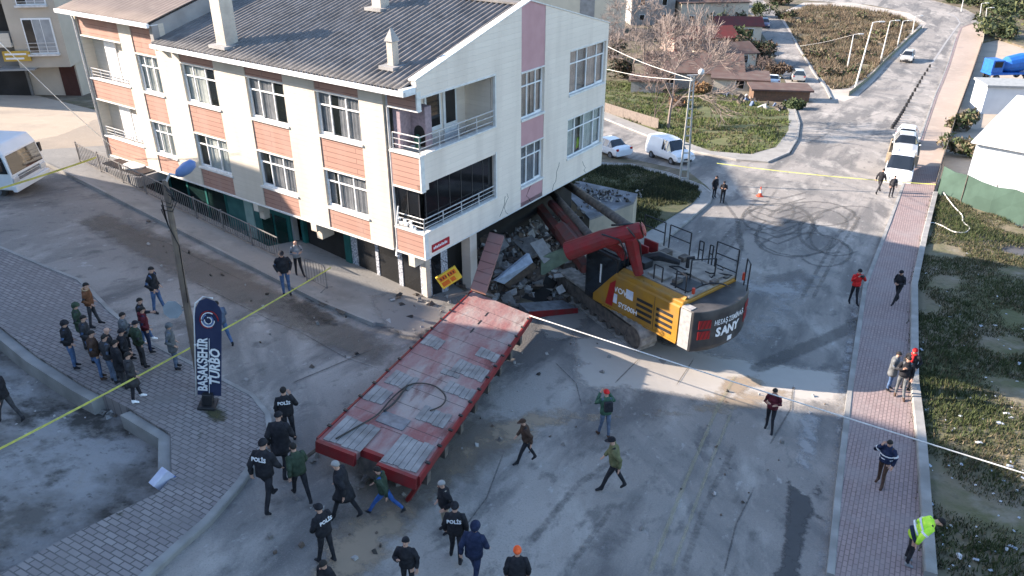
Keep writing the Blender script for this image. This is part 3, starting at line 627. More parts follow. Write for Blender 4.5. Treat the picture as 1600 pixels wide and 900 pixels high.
b = MB(); bxm(b, .02, 14.3, -.62, -.5, 6.06, 6.22); bxm(b, .02, 14.3, -.5, .05, 6.1, 6.13); bxm(b, .02, .24, -.62, .0, 6.06, 6.3)
bxm(b, 14.2, 21.6, -.62, -.5, 6.86, 7.03); bxm(b, 14.36, 21.5, -.5, .05, 6.9, 6.94); b.build('eaves_gutter', m_white, bld, bevel=.01)
b = MB(); poly = [(-.3, 5.9), (13.2, 5.9), (13.2, 7.15), (6.7, 8.95), (-.3, 6.98)]
b.add([(-14.37, v, z) for v, z in poly]+[(-14.6, v, z) for v, z in poly], [(0,1,2,3,4), (9,8,7,6,5)]+[(i, (i+1) % 5, 5+(i+1) % 5, 5+i) for i in range(5)]); b.build('party_wall', m_plast, bld)
def chimney(px, py, w, d, h, m, cap):
    # find the roof point along the ray
    r = ray(px, py); lo, hi = 5, 60
    for _ in range(40):
        t = (lo+hi)/2; P = CP+r*t; q = P-CC; v = q.dot(BB); z = q.z; zroof = 6.37+1.88*v/7.2
        if z > zroof: lo = t
        else: hi = t
    q = CP+r*lo-CC; u, v, z = q.dot(BA), q.dot(BB), q.z
    b = MB(); bxm(b, u-w/2, u+w/2, v-d/2, v+d/2, z-.4, z+h); o = b.build('chimney', m, bld, bevel=.015)
    b = MB()
    if cap == 'slab': bxm(b, u-w/2-.08, u+w/2+.08, v-d/2-.08, v+d/2+.08, z+h, z+h+.08)
    else: b.add([(-(u-w/2-.05), v-d/2-.05, z+h), (-(u+w/2+.05), v-d/2-.05, z+h), (-(u+w/2+.05), v+d/2+.05, z+h), (-(u-w/2-.05), v+d/2+.05, z+h), (-u, v-.05, z+h+.42), (-u, v+.05, z+h+.42)], [(0,1,4),(1,2,5,4),(2,3,5),(3,0,4,5),(0,3,2,1)])
    b.build('chimney_cap', m_plast, o); b = MB(); bxm(b, u-w/2-.2, u+w/2+.2, v-d/2-.25, v+d/2+.2, z-.08, z+.04); b.build('flashing', m_plast, o)
m_chim = mat('chimney render', (.52,.47,.40), (.40,.36,.31), sc=2, bump=.2)
chimney(356, 70, .62, .6, 2.3, m_chim, 'slab'); chimney(615, 103, .28, .3, .85, m_chim, 'peak'); chimney(595, 12, .5, .5, 1.0, m_chim, 'slab')
# ---- ground floor
zg = -3.35
b = MB(); bxm(b, 8.2, 21.0, .65, .9, zg-1, -.09); bxm(b, 5.9, 8.2, 1.05, 1.3, zg-.6, -.02); b.build('ground_floor_wall', m_plast, bld)
bpart('ground_floor_shade', m_dark, (1.3, 20.8, 2.2, 12.5, zg-.8, -.02))  # solid dark box in place of the unlit rooms behind the rubble
sf = bpart('shop_front', m_speck, (1.0, 5.9, 1.0, 1.1, -2.98, -2.5), (1.0, 1.25, 1.0, 1.12, -2.5, -.02), (2.2, 2.42, 1.0, 1.12, -2.5, -.02), (3.5, 3.66, 1.0, 1.12, -2.5, -.02), (4.72, 5.05, 1.0, 1.12, -2.5, -.02), (1.0, 5.05, .99, 1.06, -.3, -.02))
bpart('shop_window', m_dglass, (1.25, 5.05, 1.04, 1.06, -2.5, -.3), parent=sf)
bpart('teal_column', m_teal, (5.05, 5.35, .9, 1.2, -3.3, -.02)); bpart('teal_column', m_teal, (7.75, 7.95, .85, 1.05, -3.6, -.02))
bpart('garage_opening', m_dark, (5.4, 7.7, 1.0, 1.04, -2.2, -.3))
pk = bpart('low_picket_panel', mat('dark blue paint', (.03,.06,.09), rough=.5), (5.35, 8.3, .8, .86, -3.4, -2.45))
b = MB()
for k in range(12): bxm(b, 5.55+k*.22, 5.65+k*.22, .78, .795, -3.2, -2.55)
b.build('white_picket', m_white, pk)
dg = bpart('green_door', m_teal, (8.3, 10.4, .56, .64, -3.6, -.4), bevel=.01)
bpart('door_glass', glass('green tinted glass', (.01,.04,.035)), (8.5, 9.25, .53, .55, -2.0, -.65), (9.4, 10.15, .53, .55, -2.0, -.65), parent=dg)
bpart('teal_panel', mat('faded teal wall', (.05,.16,.15), (.035,.11,.11), sc=1.5), (10.4, 12.6, .57, .64, -3.9, -.1))
for k_ in range(5):
    gz_ = bpart('garage_glazing', glass('shop glass green', (.012,.03,.03), .12), (12.75+k_*1.45, 14.05+k_*1.45, .58, .64, -3.3, -.25))
    bpart('glazing_frame', m_teal, (12.62+k_*1.45, 12.74+k_*1.45, .55, .645, -3.4, -.1), parent=gz_)
bpart('pale_shutter', mat('pale mint shutter', (.30,.42,.38), (.24,.35,.32), sc=3), (10.7, 11.3, .53, .565, -2.2, -.3))
bpart('corner_pillar', m_creamB, (.55, 1.0, 3.3, 3.75, -3.6, -.02)); 
bpart('corner_pillar', m_cream, (.9, 1.12, .95, 1.2, -3.3, -.02))
bpart('side_glazing', m_dglass, (.95, .98, 1.25, 1.9, -2.9, -.05))
bpart('tiled_pilaster', m_speck, (.93, 1.0, 1.9, 2.3, -3.3, -.02), (.93, 1.0, 1.2, 1.3, -3.2, -.02))
# signs on the corner
sg = MB(); bxm(sg, -.03, -.001, .35, 1.35, .12, .42); sgo = sg.build('street_name_plate', mat('sign red', (.42,.03,.04), rough=.4), bld)
b = MB()
for k in range(9): bxm(b, -.036, -.031, .42+k*.09, .48+k*.09, .23, .31+.03*(k % 2))
b.build('plate_lettering', m_white, sgo)
so = thing('hanging_shop_sign', 'yellow and orange shop sign board dangling crookedly under the building corner', 'shop sign', bp(-.30, .9, -1.05), -YAW+.2, rot=(.0, -.5, -YAW+.9))
b = MB(); b.box((-.62, -.07, -.42), (.62, .07, .42)); so.scale = (.7, .7, .7); b.build('sign_box', mat('sign yellow', (.72,.50,.05), (.62,.4,.04), rough=.5), so, bevel=.02)
b = MB()
for k, (x0, x1, z0, z1) in enumerate(((-.52,-.06,.05,.33),(.02,.5,.05,.33),(-.52,-.06,-.3,-.03),(.02,.3,-.3,-.03))): b.box((x0, -.083, z0), (x1, -.072, z1))
b.build('sign_panel', mat('sign orange', (.62,.16,.02), (.5,.1,.02), sc=8, rough=.5), so)
b = MB()
for k in range(6): b.box((-.46+k*.16, -.09, .12), (-.38+k*.16, -.084, .26))
b.build('sign_lettering', mat('sign brown', (.12,.03,.02), rough=.5), so)
b = MB(); b.tube([(-.5, 0, .42), (-.3, .1, 1.3)], .015, 5); b.tube([(.5, 0, .42), (.2, .1, 1.2)], .015, 5); b.build('cable', m_dark, so)
# resident-side figure seen behind the lower big window is built with the people
# ------------------------------------------------------------------ low-bed trailer
m_red = surface_mat('worn trailer red', [((.26,.105,.10),), ((.29,.19,.18), .7, .42, .56, .3, -.27, .9), ((.34,.295,.27), .9, .46, .60, .3, -.27, .85), ((.12,.035,.032), 1.6, .58, .68, .15, -.27, .7), ((.30,.30,.30), 3.5, .62, .70, .12, -.27, .6), ((.30,.19,.17), 9, .56, .7, .5, .4, .6)], dict(bump=.4, bsc=8, rough=.8))
m_redp = mat('red paint', (.23,.016,.018), (.17,.018,.02), sc=3, c3=(.13,.04,.035), sc3=2, rough=.5)
m_wood = mat('grey timber', (.32,.305,.295), (.21,.20,.195), sc=2.2, c3=(.14,.125,.115), sc3=1.5, bump=.3, rough=.9)
m_plate = mat('dull steel plate', (.24,.26,.29), (.15,.16,.18), sc=4, rough=.5, metal=.5)
m_rub = mat('tyre black', (.025,.025,.027), (.05,.048,.045), sc=5, rough=.9)
m_blk = mat('black paint', (.018,.018,.02), (.03,.03,.032), sc=4, rough=.45)
m_mud = mat('muddy steel', (.07,.06,.055), (.15,.125,.105), sc=4, rough=.8, bump=.3)
NL, NR, FR, FL = atZ(497,686,2.35), atZ(653,745,2.3), atZ(830,492,.78), atZ(738,455,.78)
tr = thing('lowbed_trailer', 'long red low loader trailer with timber patched deck wedged against the building', 'trailer', (NL+NR)/2*1.0)
tr.location.z = T(NL.x, NL.y)
def D(s, t, h=0.0):
    a = NL.lerp(NR, s); b_ = FL.lerp(FR, s); p = a.lerp(b_, t); n = (NR-NL).cross(FL-NL).normalized(); return p+n*h-tr.location
def dbox(b, s0, s1, t0, t1, h0, h1, mi=0):
    k = max(1, int((t1-t0)*12)); rings = []
    for i in range(k+1):
        t = t0+(t1-t0)*i/k; rings.append([D(s0, t, h0), D(s1, t, h0), D(s1, t, h1), D(s0, t, h1)])
    b.loft(rings, mi)
b = MB(); dbox(b, 0, 1, .125, 1, -.22, 0); dbox(b, 0, .40, 0, .125, -.22, 0); dbox(b, .62, 1, 0, .125, -.22, 0); dbox(b, .40, .62, .03, .125, -.2, -.02); b.build('deck', m_red, tr, bevel=.012)
b = MB(); dbox(b, -.02, 0, 0, 1, -.22, .02); dbox(b, 1, 1.02, 0, 1, -.22, .02); dbox(b, 0, .40, -.012, -.0005, -.30, .01); dbox(b, .62, 1, -.012, -.0005, -.30, .01); dbox(b, .40, .62, .018, .03, -.2, .0); b.build('edge_beam', m_redp, tr)
for q in ((.04,.42,.004,.115),(.63,.97,.004,.125),(.02,.24,.20,.275),(.62,.93,.20,.27),(.30,.62,.135,.185),(.06,.36,.30,.375),(.66,.99,.36,.42),(.58,.98,.47,.55),(.02,.27,.55,.62),(.5,.72,.44,.47),(.70,.98,.60,.66)):
    b = MB(); s0_, s1_, t0_, t1_ = q; nb = 1 if q[0] == .30 else max(3, int((s1_-s0_)*3/.17))
    for i_ in range(nb): dbox(b, s0_+(s1_-s0_)*(i_+.04)/nb, s0_+(s1_-s0_)*(i_+.96)/nb, t0_+.002*(i_*7 % 3), t1_-.002*(i_*5 % 4), .004, .026+.004*(i_*3 % 3))
    b.build('timber_board' if q[0] != .30 else 'steel_plate', m_plate if q[0] == .30 else m_wood, tr)
b = MB()
for t in (.72, .79, .86): b = MB(); dbox(b, .44, .46, t, t+.035, .004, .008); b.build('deck_slot', m_blk, tr)
for t in [.05+.075*i for i in range(13)]:
    for q_ in ((.985, 1.03), (-.03, .01)): b = MB(); dbox(b, *q_, t, t+.008, .0305, .06); b.build('lashing_ring', m_blk, tr)
b = MB(); dbox(b, .3, .36, 0.05, 1, -.55, -.23); dbox(b, .64, .70, 0.05, 1, -.55, -.23)
for t in [.12+.11*i for i in range(7)]: dbox(b, .05, .95, t, t+.015, -.5, -.24)
b.build('chassis_rail', m_mud, tr)
def wheel(parent, c, axis, r, w, name='wheel', tm=None, rimm=None):
    c = Vector(c); axis = Vector(axis).normalized(); b = MB()
    b.tube([c-axis*w/2, c-axis*w*.42, c+axis*w*.42, c+axis*w/2], [r*.9, r, r, r*.9], 16)
    o = b.build(name, tm or m_rub, parent, smooth=False); b = MB(); b.tube([c-axis*(w/2+.012), c+axis*(w/2+.012)], r*.55, 10); b.build('rim', rimm or m_plate, o); return o
ax = (NR-NL).normalized()
for i in range(7):
    t = .10+.115*i
    for s in (.16, .84):
        p = D(s, t, -.62); g = T(p.x+tr.location.x, p.y+tr.location.y)-tr.location.z
        wheel(tr, (p.x, p.y, max(g+.34, p.z) if t < .8 else p.z+.15), ax, .33, .42)
for t in [.04+.115*i for i in range(8)]:
    b = MB(); dbox(b, .97, 1.03, t, t+.022, -.5, -.2); b.build('side_bracket', m_mud, tr)
b = MB(); dbox(b, .38, .64, .02, .06, -.75, -.2); b.tube([D(.5, .0, -.55), D(.5, -.02, -.65), D(.42, .05, -1.0)], .09, 7); b.build('drawbar_neck', m_mud, tr)
b = MB(); p = D(1.0, .01, -.25); q = G(637,783)-tr.location; b.tube([p, q+Vector((0,0,.03))], .07, 4); b.build('loading_ramp_leg', m_redp, tr)
b = MB(); p = D(.02, .0, -.2); b.tube([p, G(478,728)-tr.location+Vector((0,0,.25))], .05, 5); b.build('tow_bar', m_mud, tr)
def on_deck(px, py, h=.05):
    n = (NR-NL).cross(FL-NL).normalized(); r = ray(px, py); t = (NL-CP).dot(n)/r.dot(n); return CP+r*t+n*h
def cable(name, pts, r, m, label, cat, n=6, grp=None):
    P = [Vector(p) for p in pts]; Q = []
    for i in range(len(P)-1):
        p0, p1, p2, p3 = P[max(i-1, 0)], P[i], P[i+1], P[min(i+2, len(P)-1)]
        for k in range(6):
            t = k/6; Q.append(.5*((2*p1)+(p2-p0)*t+(2*p0-5*p1+4*p2-p3)*t*t+(3*p1-p0-3*p2+p3)*t*t*t))
    Q.append(P[-1]); b = MB(); b.tube(Q, r, n); return tag(b.build(name, m, smooth=True), label, cat, grp)
cable('hose', [on_deck(x, y) for x, y in [(525,688),(560,668),(590,650),(612,625),(635,606),(655,601),(680,606),(696,622),(690,636),(672,644)]], .022, mat('dusty hose', (.06,.055,.05)), 'black hose snaking across the red trailer deck', 'hose')
cable('hose', [on_deck(x, y, .06) for x, y in [(600,645),(618,630),(636,605)]], .03, m_blk, 'short black hose end lying beside the longer hose on the red trailer', 'hose')
# loose red ramp beside the trailer
P0 = G(826,497); P1 = G(902,489); d = (P1-P0).normalized(); n_ = Vector((-d.y, d.x, 0))
for t in [.16+.082*i for i in range(10)]:
    b = MB(); dbox(b, .01, .985, t, t+.0016, .0015, .003); b.build('deck_joint', m_blk, tr)
rp = thing('loading_ramp', 'red steel loading ramp lying on the road between trailer and digger track', 'ramp', P0)
b = MB(); L = (P1-P0).length
b.add([tuple(d*a+n_*c+Vector((0, 0, z))) for a, c, z in ((0,0,.0),(L,0,0),(L*.9,.75,0),(0,.75,0),(0,0,.28),(L,0,.22),(L*.9,.75,.3),(0,.75,.34))], [(0,3,2,1),(4,5,6,7),(1,2,6,5),(2,3,7,6),(3,0,4,7)]); b.build('ramp_surface', m_plate, rp)
b = MB(); b.add([tuple(d*a-n_*c+Vector((0, 0, z))) for a, c, z in ((0,.0,0),(L,0,0),(L,0,.24),(0,0,.3),(0,.05,0),(L,.05,0),(L,.05,.24),(0,.05,.3))], [(0,1,2,3),(7,6,5,4),(0,4,5,1),(3,2,6,7),(0,3,7,4),(1,5,6,2)]); b.build('ramp_edge', m_redp, rp)
# ------------------------------------------------------------------ excavator
m_yel2 = mat('machine yellow', (.36,.18,.022), (.30,.15,.025), sc=2, c3=(.22,.15,.08), sc3=1.5, rough=.45, w3=.5)
m_deck = mat('dusty deck', (.36,.32,.27), (.24,.21,.18), sc=2.5, c3=(.12,.11,.1), sc3=3, rough=.85)
m_cabg = glass('cab glass', (.02,.025,.03), .08)
m_cwt = mat('counterweight black', (.03,.03,.034), (.055,.052,.05), sc=2, c3=(.11,.1,.095), sc3=1.2, rough=.5)
m_refl = mat('reflector red', (.34,.02,.022), rough=.4); m_letter = mat('white lettering', (.75,.75,.76), (.66,.66,.66), sc=8, rough=.5)
m_track = mat('dusty track steel', (.16,.145,.13), (.32,.29,.265), sc=4, rough=.85, bump=.3)
EO = atZ(1062,541,-.25); EO.z = T(EO.x, EO.y)
ex = thing('excavator', 'yellow and black tracked excavator with red boom reaching under the building', 'excavator', EO, math.radians(39.5))
HB, HT = 1.12, 2.98
def arc(x): return -.78*math.sin(PI*min(1, max(0, (x+.1)/3.4)))**.5
def prof(inset=0.0, y0=.35): return [(3.2-inset, y0), (3.2-inset, 4.9), (2.2, 5.3), (1.2, 5.3), (1.15, 3.9), (0+inset, 3.9), (0+inset, y0)]
b = MB(); b.prism([(3.2,.1),(3.2,5.0),(1.3,5.3),(1.3,3.3),(.06,3.3),(.06,.1)], HB, HT-.12); b.build('engine_house', m_yel2, ex, bevel=.05)
b = MB(); b.prism([(3.1,.15),(3.1,4.9),(1.4,5.2),(1.4,3.25),(.42,3.25),(.42,.15)], HT-.119, HT); b.build('top_deck', m_deck, ex, bevel=.02)
sp = MB(); sp.prism([(.0,.25),(.0,3.3),(.0,3.85),(.06,3.85),(.06,.25)], HB+.12, HB+.13); 
b = MB(); b.add([(0,.2,HB+.05),(0,4.5,HB+.05),(0,4.5,HB+.35),(0,3.5,HT-.35),(0,.2,HT-.35),(.35,.2,HT-.02),(.35,3.25,HT-.02),(.09,4.5,HB+.05),(.09,4.5,HB+.35),(.09,3.5,HT-.35)], [(0,4,3,2,1),(4,5,6,3),(2,3,9,8),(1,2,8,7)])
b.add([(-.03,.2,HB+.02),(-.03,3.95,HB+.02),(.1,3.95,HB+.02),(.1,.2,HB+.02),(-.03,.2,HB+.1),(-.03,3.95,HB+.1),(.1,3.95,HB+.1),(.1,.2,HB+.1)], [(0,1,2,3),(4,7,6,5),(0,4,5,1),(1,5,6,2),(3,2,6,7),(0,3,7,4)]); sidep = b.build('side_panel', m_yel2, ex)
b = MB()
for y0 in (.45, 1.42):
    for k in range(4):
        z = HB+.28+k*.235; b.box((-.012, y0, z), (.02, y0+.78, z+.12))
b.build('louvre', m_blk, sidep)
b = MB(); b.box((-.01, 1.33, HB+.1), (.015, 1.345, HT-.36)); b.build('door_gap', m_blk, sidep)
MX = lambda x, y, z: frame((x, y, z), (0, -1, 0), (0, 0, 1))
text('lettering', 'SY500H', .3, MX(-.008, 2.62, HB+.42), m_letter, sidep, .004, .006)
text('lettering', 'WOW', .34, MX(-.008, 3.05, HB+1.0), m_letter, sidep, .004, .004)
for q_ in (((-.014, 2.4, HB+.86), (.01, 2.75, HB+1.24)), ((-.0141, 3.2, HB+.4), (.01, 3.45, HB+.8))): b = MB(); b.box(*q_); b.build('torn_sticker', mat('sticker pale blue', (.45,.50,.62), (.62,.63,.66), sc=5), sidep)
text('lettering', 'HESAŞ ZEMİN A.Ş.', .17, frame((.17, 2.35, HT-.165), (0, -1, 0), (.35, 0, .33)), mat('letter brown', (.10,.05,.01), rough=.6), sidep, .003, .003)
b = MB(); b.add([(-.016,3.42,HB+.2),(-.016,3.8,HB+.2),(-.016,3.6,HT-.7),(-.016,3.3,HT-.45)], [(0,1,2,3)]); b.build('red_stripe', m_refl, sidep)
# counterweight with curved back
n = 14; rings = []
for z, k in ((HB-.05,.9),(HB+.15,1.0),(HT-.45,1.0),(HT-.25,.96)):
    rings.append([(3.2, .1, z), (.0, .1, z)]+[(0+3.2*i/n, .05+arc(3.2*i/n)*k*1.0-.25, z) for i in range(n+1)])
b = MB(); b.loft(rings); cw = b.build('counterweight', m_cwt, ex, bevel=.03)
rings = [[(x_, y_, z+.001) for x_, y_, z_ in rings[-1]] for z in (HT-.25,)]+[[(x_, y_*.99, HT-.2) for x_, y_, z_ in rings[-1]]]
b = MB(); b.box((-.02, -.35, HB), (.05, .12, HT-.3)); b.box((.0, -.30, HT-.3), (.3, .1, HT-.22)); b.build('grey_corner_guard', mat('chipped grey paint', (.24,.24,.25), (.36,.35,.33), sc=6, rough=.7), ex)
def onarc(x, z, s=1.0, out=.02):
    y = .05+arc(x)-.25; e = .05; tx = Vector((2*e, arc(x+e)-arc(x-e), 0)).normalized(); nn = Vector((tx.y, -tx.x, 0)); return frame(Vector((x, y, z))+nn*out, tx, (0, 0, 1))
for ch, x in zip('HESAŞ', (.78,.9,1.01,1.13,1.26)): text('lettering', ch, .3, onarc(x, HB+1.08), m_letter, cw, .004, .004, sx=.62)
for ch, x in zip('ZEMİN', (1.43,1.55,1.68,1.8,1.9)): text('lettering', ch, .3, onarc(x, HB+1.08), m_letter, cw, .004, .004, sx=.62)
for ch, x in zip('A.Ş.', (2.06,2.15,2.23,2.32)): text('lettering', ch, .3, onarc(x, HB+1.08), m_letter, cw, .004, .004, sx=.62)
for ch, x in zip('SANY', (.92,1.22,1.54,1.86)): text('lettering', ch, .5, onarc(x, HB+.66), m_letter, cw, .004, .02, sx=.95)
for x0, z0 in ((.16, HB+.92), (.16, HB+.48), (2.5, HB+.95), (2.5, HB+.5)):
    b = MB(); M = onarc(x0+.2, z0+.17, out=.012); b.box((-.24, -.17, -.01), (.24, .17, .004), 0, M); b.build('reflector_board', m_refl, cw)
b = MB()
for x0, z0 in ((.16, HB+.92), (.16, HB+.48), (2.5, HB+.95), (2.5, HB+.5)):
    M = onarc(x0+.2, z0+.17, out=.018)
    for k in range(3): b.add([(-.2+k*.15, -.16, .002), (-.15+k*.15, -.16, .002), (-.05+k*.15, .16, .002), (-.10+k*.15, .16, .002)], [(0,1,2,3)], 0, M)
b.build('reflector_stripe', mat('stripe dark', (.16,.02,.02), rough=.5), cw)
b = MB(); b.box((-.12, -.1, 0), (.12, .1, .006), 0, onarc(1.55, HB+.25, out=.012)); b.build('number_plate', m_letter, cw)
# cab
b = MB(); cx0, cx1, cy0, cy1, cz0, cz1 = .12, 1.25, 3.36, 5.1, HB, HT+.38
for x in (cx0, cx1-.08):
    for y in (cy0, cy1-.1, 4.7): b.box((x, y, cz0+.001), (x+.08, y+.1, cz1-.12))
b.box((cx0, cy0, cz0), (cx1, cy1, cz0+.3)); b.box((cx0-.03, cy0-.03, cz1-.12), (cx1+.03, cy1+.05, cz1)); b.box((cx0+.1, cy0+.1, cz1), (cx1-.15, cy1-.4, cz1+.05)); b.box((cx0, cy0, cz0+.3), (cx1, cy0+.06, cz0+1.0))
cab = b.build('cab', m_blk, ex, bevel=.03)
b = MB(); b.box((cx0-.006, cy0+.07, cz0+.25), (cx0+.01, cy1-.05, cz1-.12)); b.box((cx1-.035, cy0+.07, cz0+.25), (cx1-.02, cy1-.05, cz1-.12)); b.box((cx0+.06, cy1-.04, cz0+.25), (cx1-.06, cy1-.02, cz1-.12)); b.box((cx0+.06, cy0+.02, cz0+1.0), (cx1-.06, cy0+.03, cz1-.12)); b.build('cab_window', m_cabg, cab)
b = MB(); b.box((.08, 4.2, HB+.9), (.10, 4.27, HB+1.7)); b.build('cab_grab_bar', m_letter, cab)
# rails on the deck
def erail(pts, h, mids=2): 
    b = MB()
    for k in range(mids):
        z = h*(1-k*.45); b.tube([(x, y, HT+z) for x, y in pts], .025, 5)
    for x, y in (pts[0], pts[-1]): b.tube([(x, y, HT-.2), (x, y, HT+h)], .028, 5)
    return b.build('handrail', m_blk, ex)
erail([(3.05, 4.7), (3.05, 3.6)], 1.0); erail([(3.05, 3.35), (3.05, 2.3)], 1.0); erail([(3.1, 1.9), (3.1, 1.7)], .8); erail([(3.1, 1.4), (3.1, 1.25)], .8); erail([(3.1, 1.1), (3.1, .1)], 1.05, 3); erail([(3.0, -.35), (2.7, -.7)], .9, 1)
erail([(.5, 3.2), (.5, 2.7)], .75, 1); erail([(.5, 1.9), (.5, 1.5)], .6, 1); erail([(.55, .9), (.5, .4)], .7, 1); erail([(1.5, 1.0), (2.3, .5)], .8, 1)
b = MB(); b.tube([(1.15, 3.3, HT+.1), (1.6, 2.6, HT+.35), (2.0, 1.9, HT+.2)], [.14, .2, .12], 7); b.box((.75, 2.6, HT), (1.25, 3.3, HT+.28)); b.tube([(2.2, 1.7, HT), (2.2, 1.7, HT+.4), (2.35, 1.5, HT+.45)], .08, 7); b.box((.6, .35, HT), (1.5, 1.2, HT+.05)); b.build('exhaust_and_filters', m_blk, ex, bevel=.02)
b = MB(); b.box((1.7, .3, HT), (2.9, 1.5, HT+.08)); b.box((.6, 1.5, HT), (1.1, 2.3, HT+.1)); b.build('service_hatch', m_deck, ex, bevel=.02)
rk = random.Random(9); b = MB()
for k in range(7): x_, y_ = rk.uniform(.7, 2.8), rk.uniform(.3, 3.0); q_ = [Vector((x_, y_, HT+.05))]; [q_.append(q_[-1]+Vector((rk.uniform(-.3, .3), rk.uniform(-.35, .35), rk.uniform(-.05, .12)))) for _ in range(4)]; b.tube(q_, .03, 5)
b.build('deck_hose', m_blk, ex, smooth=True)
for x_, y_, s_ in ((2.3, 2.9, .25), (.9, 1.1, .18), (2.6, 2.2, .2), (1.9, .2, .16)): b = MB(); b.box((x_-s_, y_-s_*.7, HT), (x_+s_, y_+s_*.7, HT+s_)); b.build('deck_box', m_mud, ex, bevel=.02)
b = MB(); b.tube([(.7, .2, HT), (.7, .2, HT+.22)], .06, 8); b.tube([(3.0, -.3, HT), (3.0, -.3, HT+.3)], .06, 8); b.build('warning_lamp', mat('lamp red orange', (.5,.06,.03), rough=.3), ex)
# boom: foot lugs, raised bend, forward tube
def L2(px, py, Z): return ex.matrix_basis.inverted() @ atZ(px, py, Z)
bpy.context.view_layer.update()
K = L2(1003, 359, 3.6); TP = L2(886, 393, 2.5); M1 = L2(945, 372, 3.2); ft = L2(998, 428, 1.7); ft2 = L2(1040, 415, 2.9)
b = MB(); b.tube([K, K.lerp(TP, .03), M1, TP], [.28, .31, .33, .36], 14); b.tube([K+(K-TP)*.02, K+(K-TP)*.04], [.3, .18], 10)
b.tube([L2(985, 368, 3.4), L2(990, 395, 2.6), ft], [.3, .24, .2], 6); b.tube([L2(945, 374, 3.1), L2(968, 388, 2.6), L2(976, 405, 2.2)], [.28, .22, .14], 6)
boom = b.build('boom', m_redp, ex, bevel=.02)
for dx in (-.28, .28): b = MB(); b.prism([(1.9+dx-.05, 3.2), (1.9+dx+.05, 3.2), (1.9+dx+.05, 3.9), (1.9+dx-.05, 3.9)], HT-.1, HT+.5); b.build('boom_foot_lug', m_redp, ex, bevel=.03)
b = MB(); b.tube([L2(940, 366, 3.55), L2(968, 375, 3.3), L2(978, 395, 2.7), L2(975, 415, 2.2)], .035, 5); b.tube([L2(980, 355, 3.9), L2(1000, 380, 3.1), L2(1002, 410, 2.1)], .035, 5); b.tube([L2(955, 352, 3.7), L2(990, 350, 3.8)], .04, 5); b.build('hydraulic_hose', m_blk, boom, smooth=True)
b = MB(); p = L2(916, 420, .9); q = L2(838, 318, 1.0)
b.tube([p, q], [.26, .24], 4); o = b.build('stick', mat('muddy dark red', (.16,.035,.03), (.09,.05,.045), sc=2, rough=.8), ex)
b = MB(); b.tube([L2(915, 388, 2.3), L2(893, 352, 1.9), L2(862, 318, 1.5)], [.2, .2, .2], 8); b.tube([L2(900, 388, 2.2), L2(878, 358, 1.8)], [.38, .34], 6); b.build('bucket_linkage', mat('muddy dark red', (.16,.035,.03)), ex)
b = MB(); b.tube([L2(925, 372, 2.5), L2(862, 300, 1.5)], .17, 9); b.build('drill_pipe', m_mud, ex, smooth=True)
b = MB(); b.tube([L2(992, 362, 3.2), L2(940, 325, 2.5), L2(884, 287, 1.6)], .19, 9); b.build('drill_pipe', m_mud, ex, smooth=True)
b = MB(); b.tube([(1.6, 2.6, .75), (1.6, 2.6, HB+.02)], .75, 20); b.build('slew_ring', m_mud, ex)
# tracks (own heading, following the slope)
UR = G(1000, 556); HU = math.radians(29.5)
def track(off):
    f = Vector((-math.sin(HU), math.cos(HU), 0)); r = Vector((math.cos(HU), math.sin(HU), 0)); o = UR+r*off; o.z = T(o.x, o.y)
    e = o+f*5.6; e.z = T(e.x, e.y); f3 = (e-o).normalized(); z3 = r.cross(f3).normalized(); r3 = f3.cross(z3)
    M = Matrix((r3, f3, z3)).transposed().to_4x4(); M.translation = o; Ml = ex.matrix_basis.inverted() @ M
    W, Hh, Ln = .74, 1.08, 6.2; R = Hh/2; path = []
    N = 52; per = 2*(Ln-2*R)+2*PI*R
    for i in range(N*2):
        s = per*i/(N*2); g = .035 if i % 2 else 0
        st = Ln-2*R
        if s < st: c = Vector((0, R+s, Hh)); nn = Vector((0, 0, 1))
        elif s < st+PI*R: a = PI/2-(s-st)/R; nn = Vector((0, math.cos(a), math.sin(a))); c = Vector((0, Ln-R, R))+nn*R
        elif s < 2*st+PI*R: c = Vector((0, Ln-R-(s-st-PI*R), 0)); nn = Vector((0, 0, -1))
        else: a = -PI/2-(s-2*st-PI*R)/R; nn = Vector((0, math.cos(a), math.sin(a))); c = Vector((0, R, R))+nn*R
        path.append((c+nn*g, c-nn*.07))
    b = MB(); rings = [[p+Vector((0, 0, 0)), p+Vector((W, 0, 0)), q+Vector((W, 0, 0)), q] for p, q in path]+[[path[0][0], path[0][0]+Vector((W,0,0)), path[0][1]+Vector((W,0,0)), path[0][1]]]
    b.loft(rings, 0, False, Ml); t = b.build('track', m_track, ex)
    b = MB(); b.box((.12, .5, .25), (.5, Ln-.5, .8), 0, Ml)
    for y in (R, Ln-R): 
        p = Ml @ Vector((.06, y, R)); q = Ml @ Vector((.56, y, R)); b.tube([p, q], R-.1, 14)
    for k in range(7):
        y = 1.0+k*.6; b.tube([Ml @ Vector((.08, y, .2)), Ml @ Vector((.54, y, .2))], .15, 10)
    b.build('track_frame', m_mud, t); return Ml
M_ = track(0); track(2.75)
b = MB(); b.box((.6, 1.8, .45), (2.8, 3.9, .85), 0, M_); b.build('car_body', m_mud, ex)
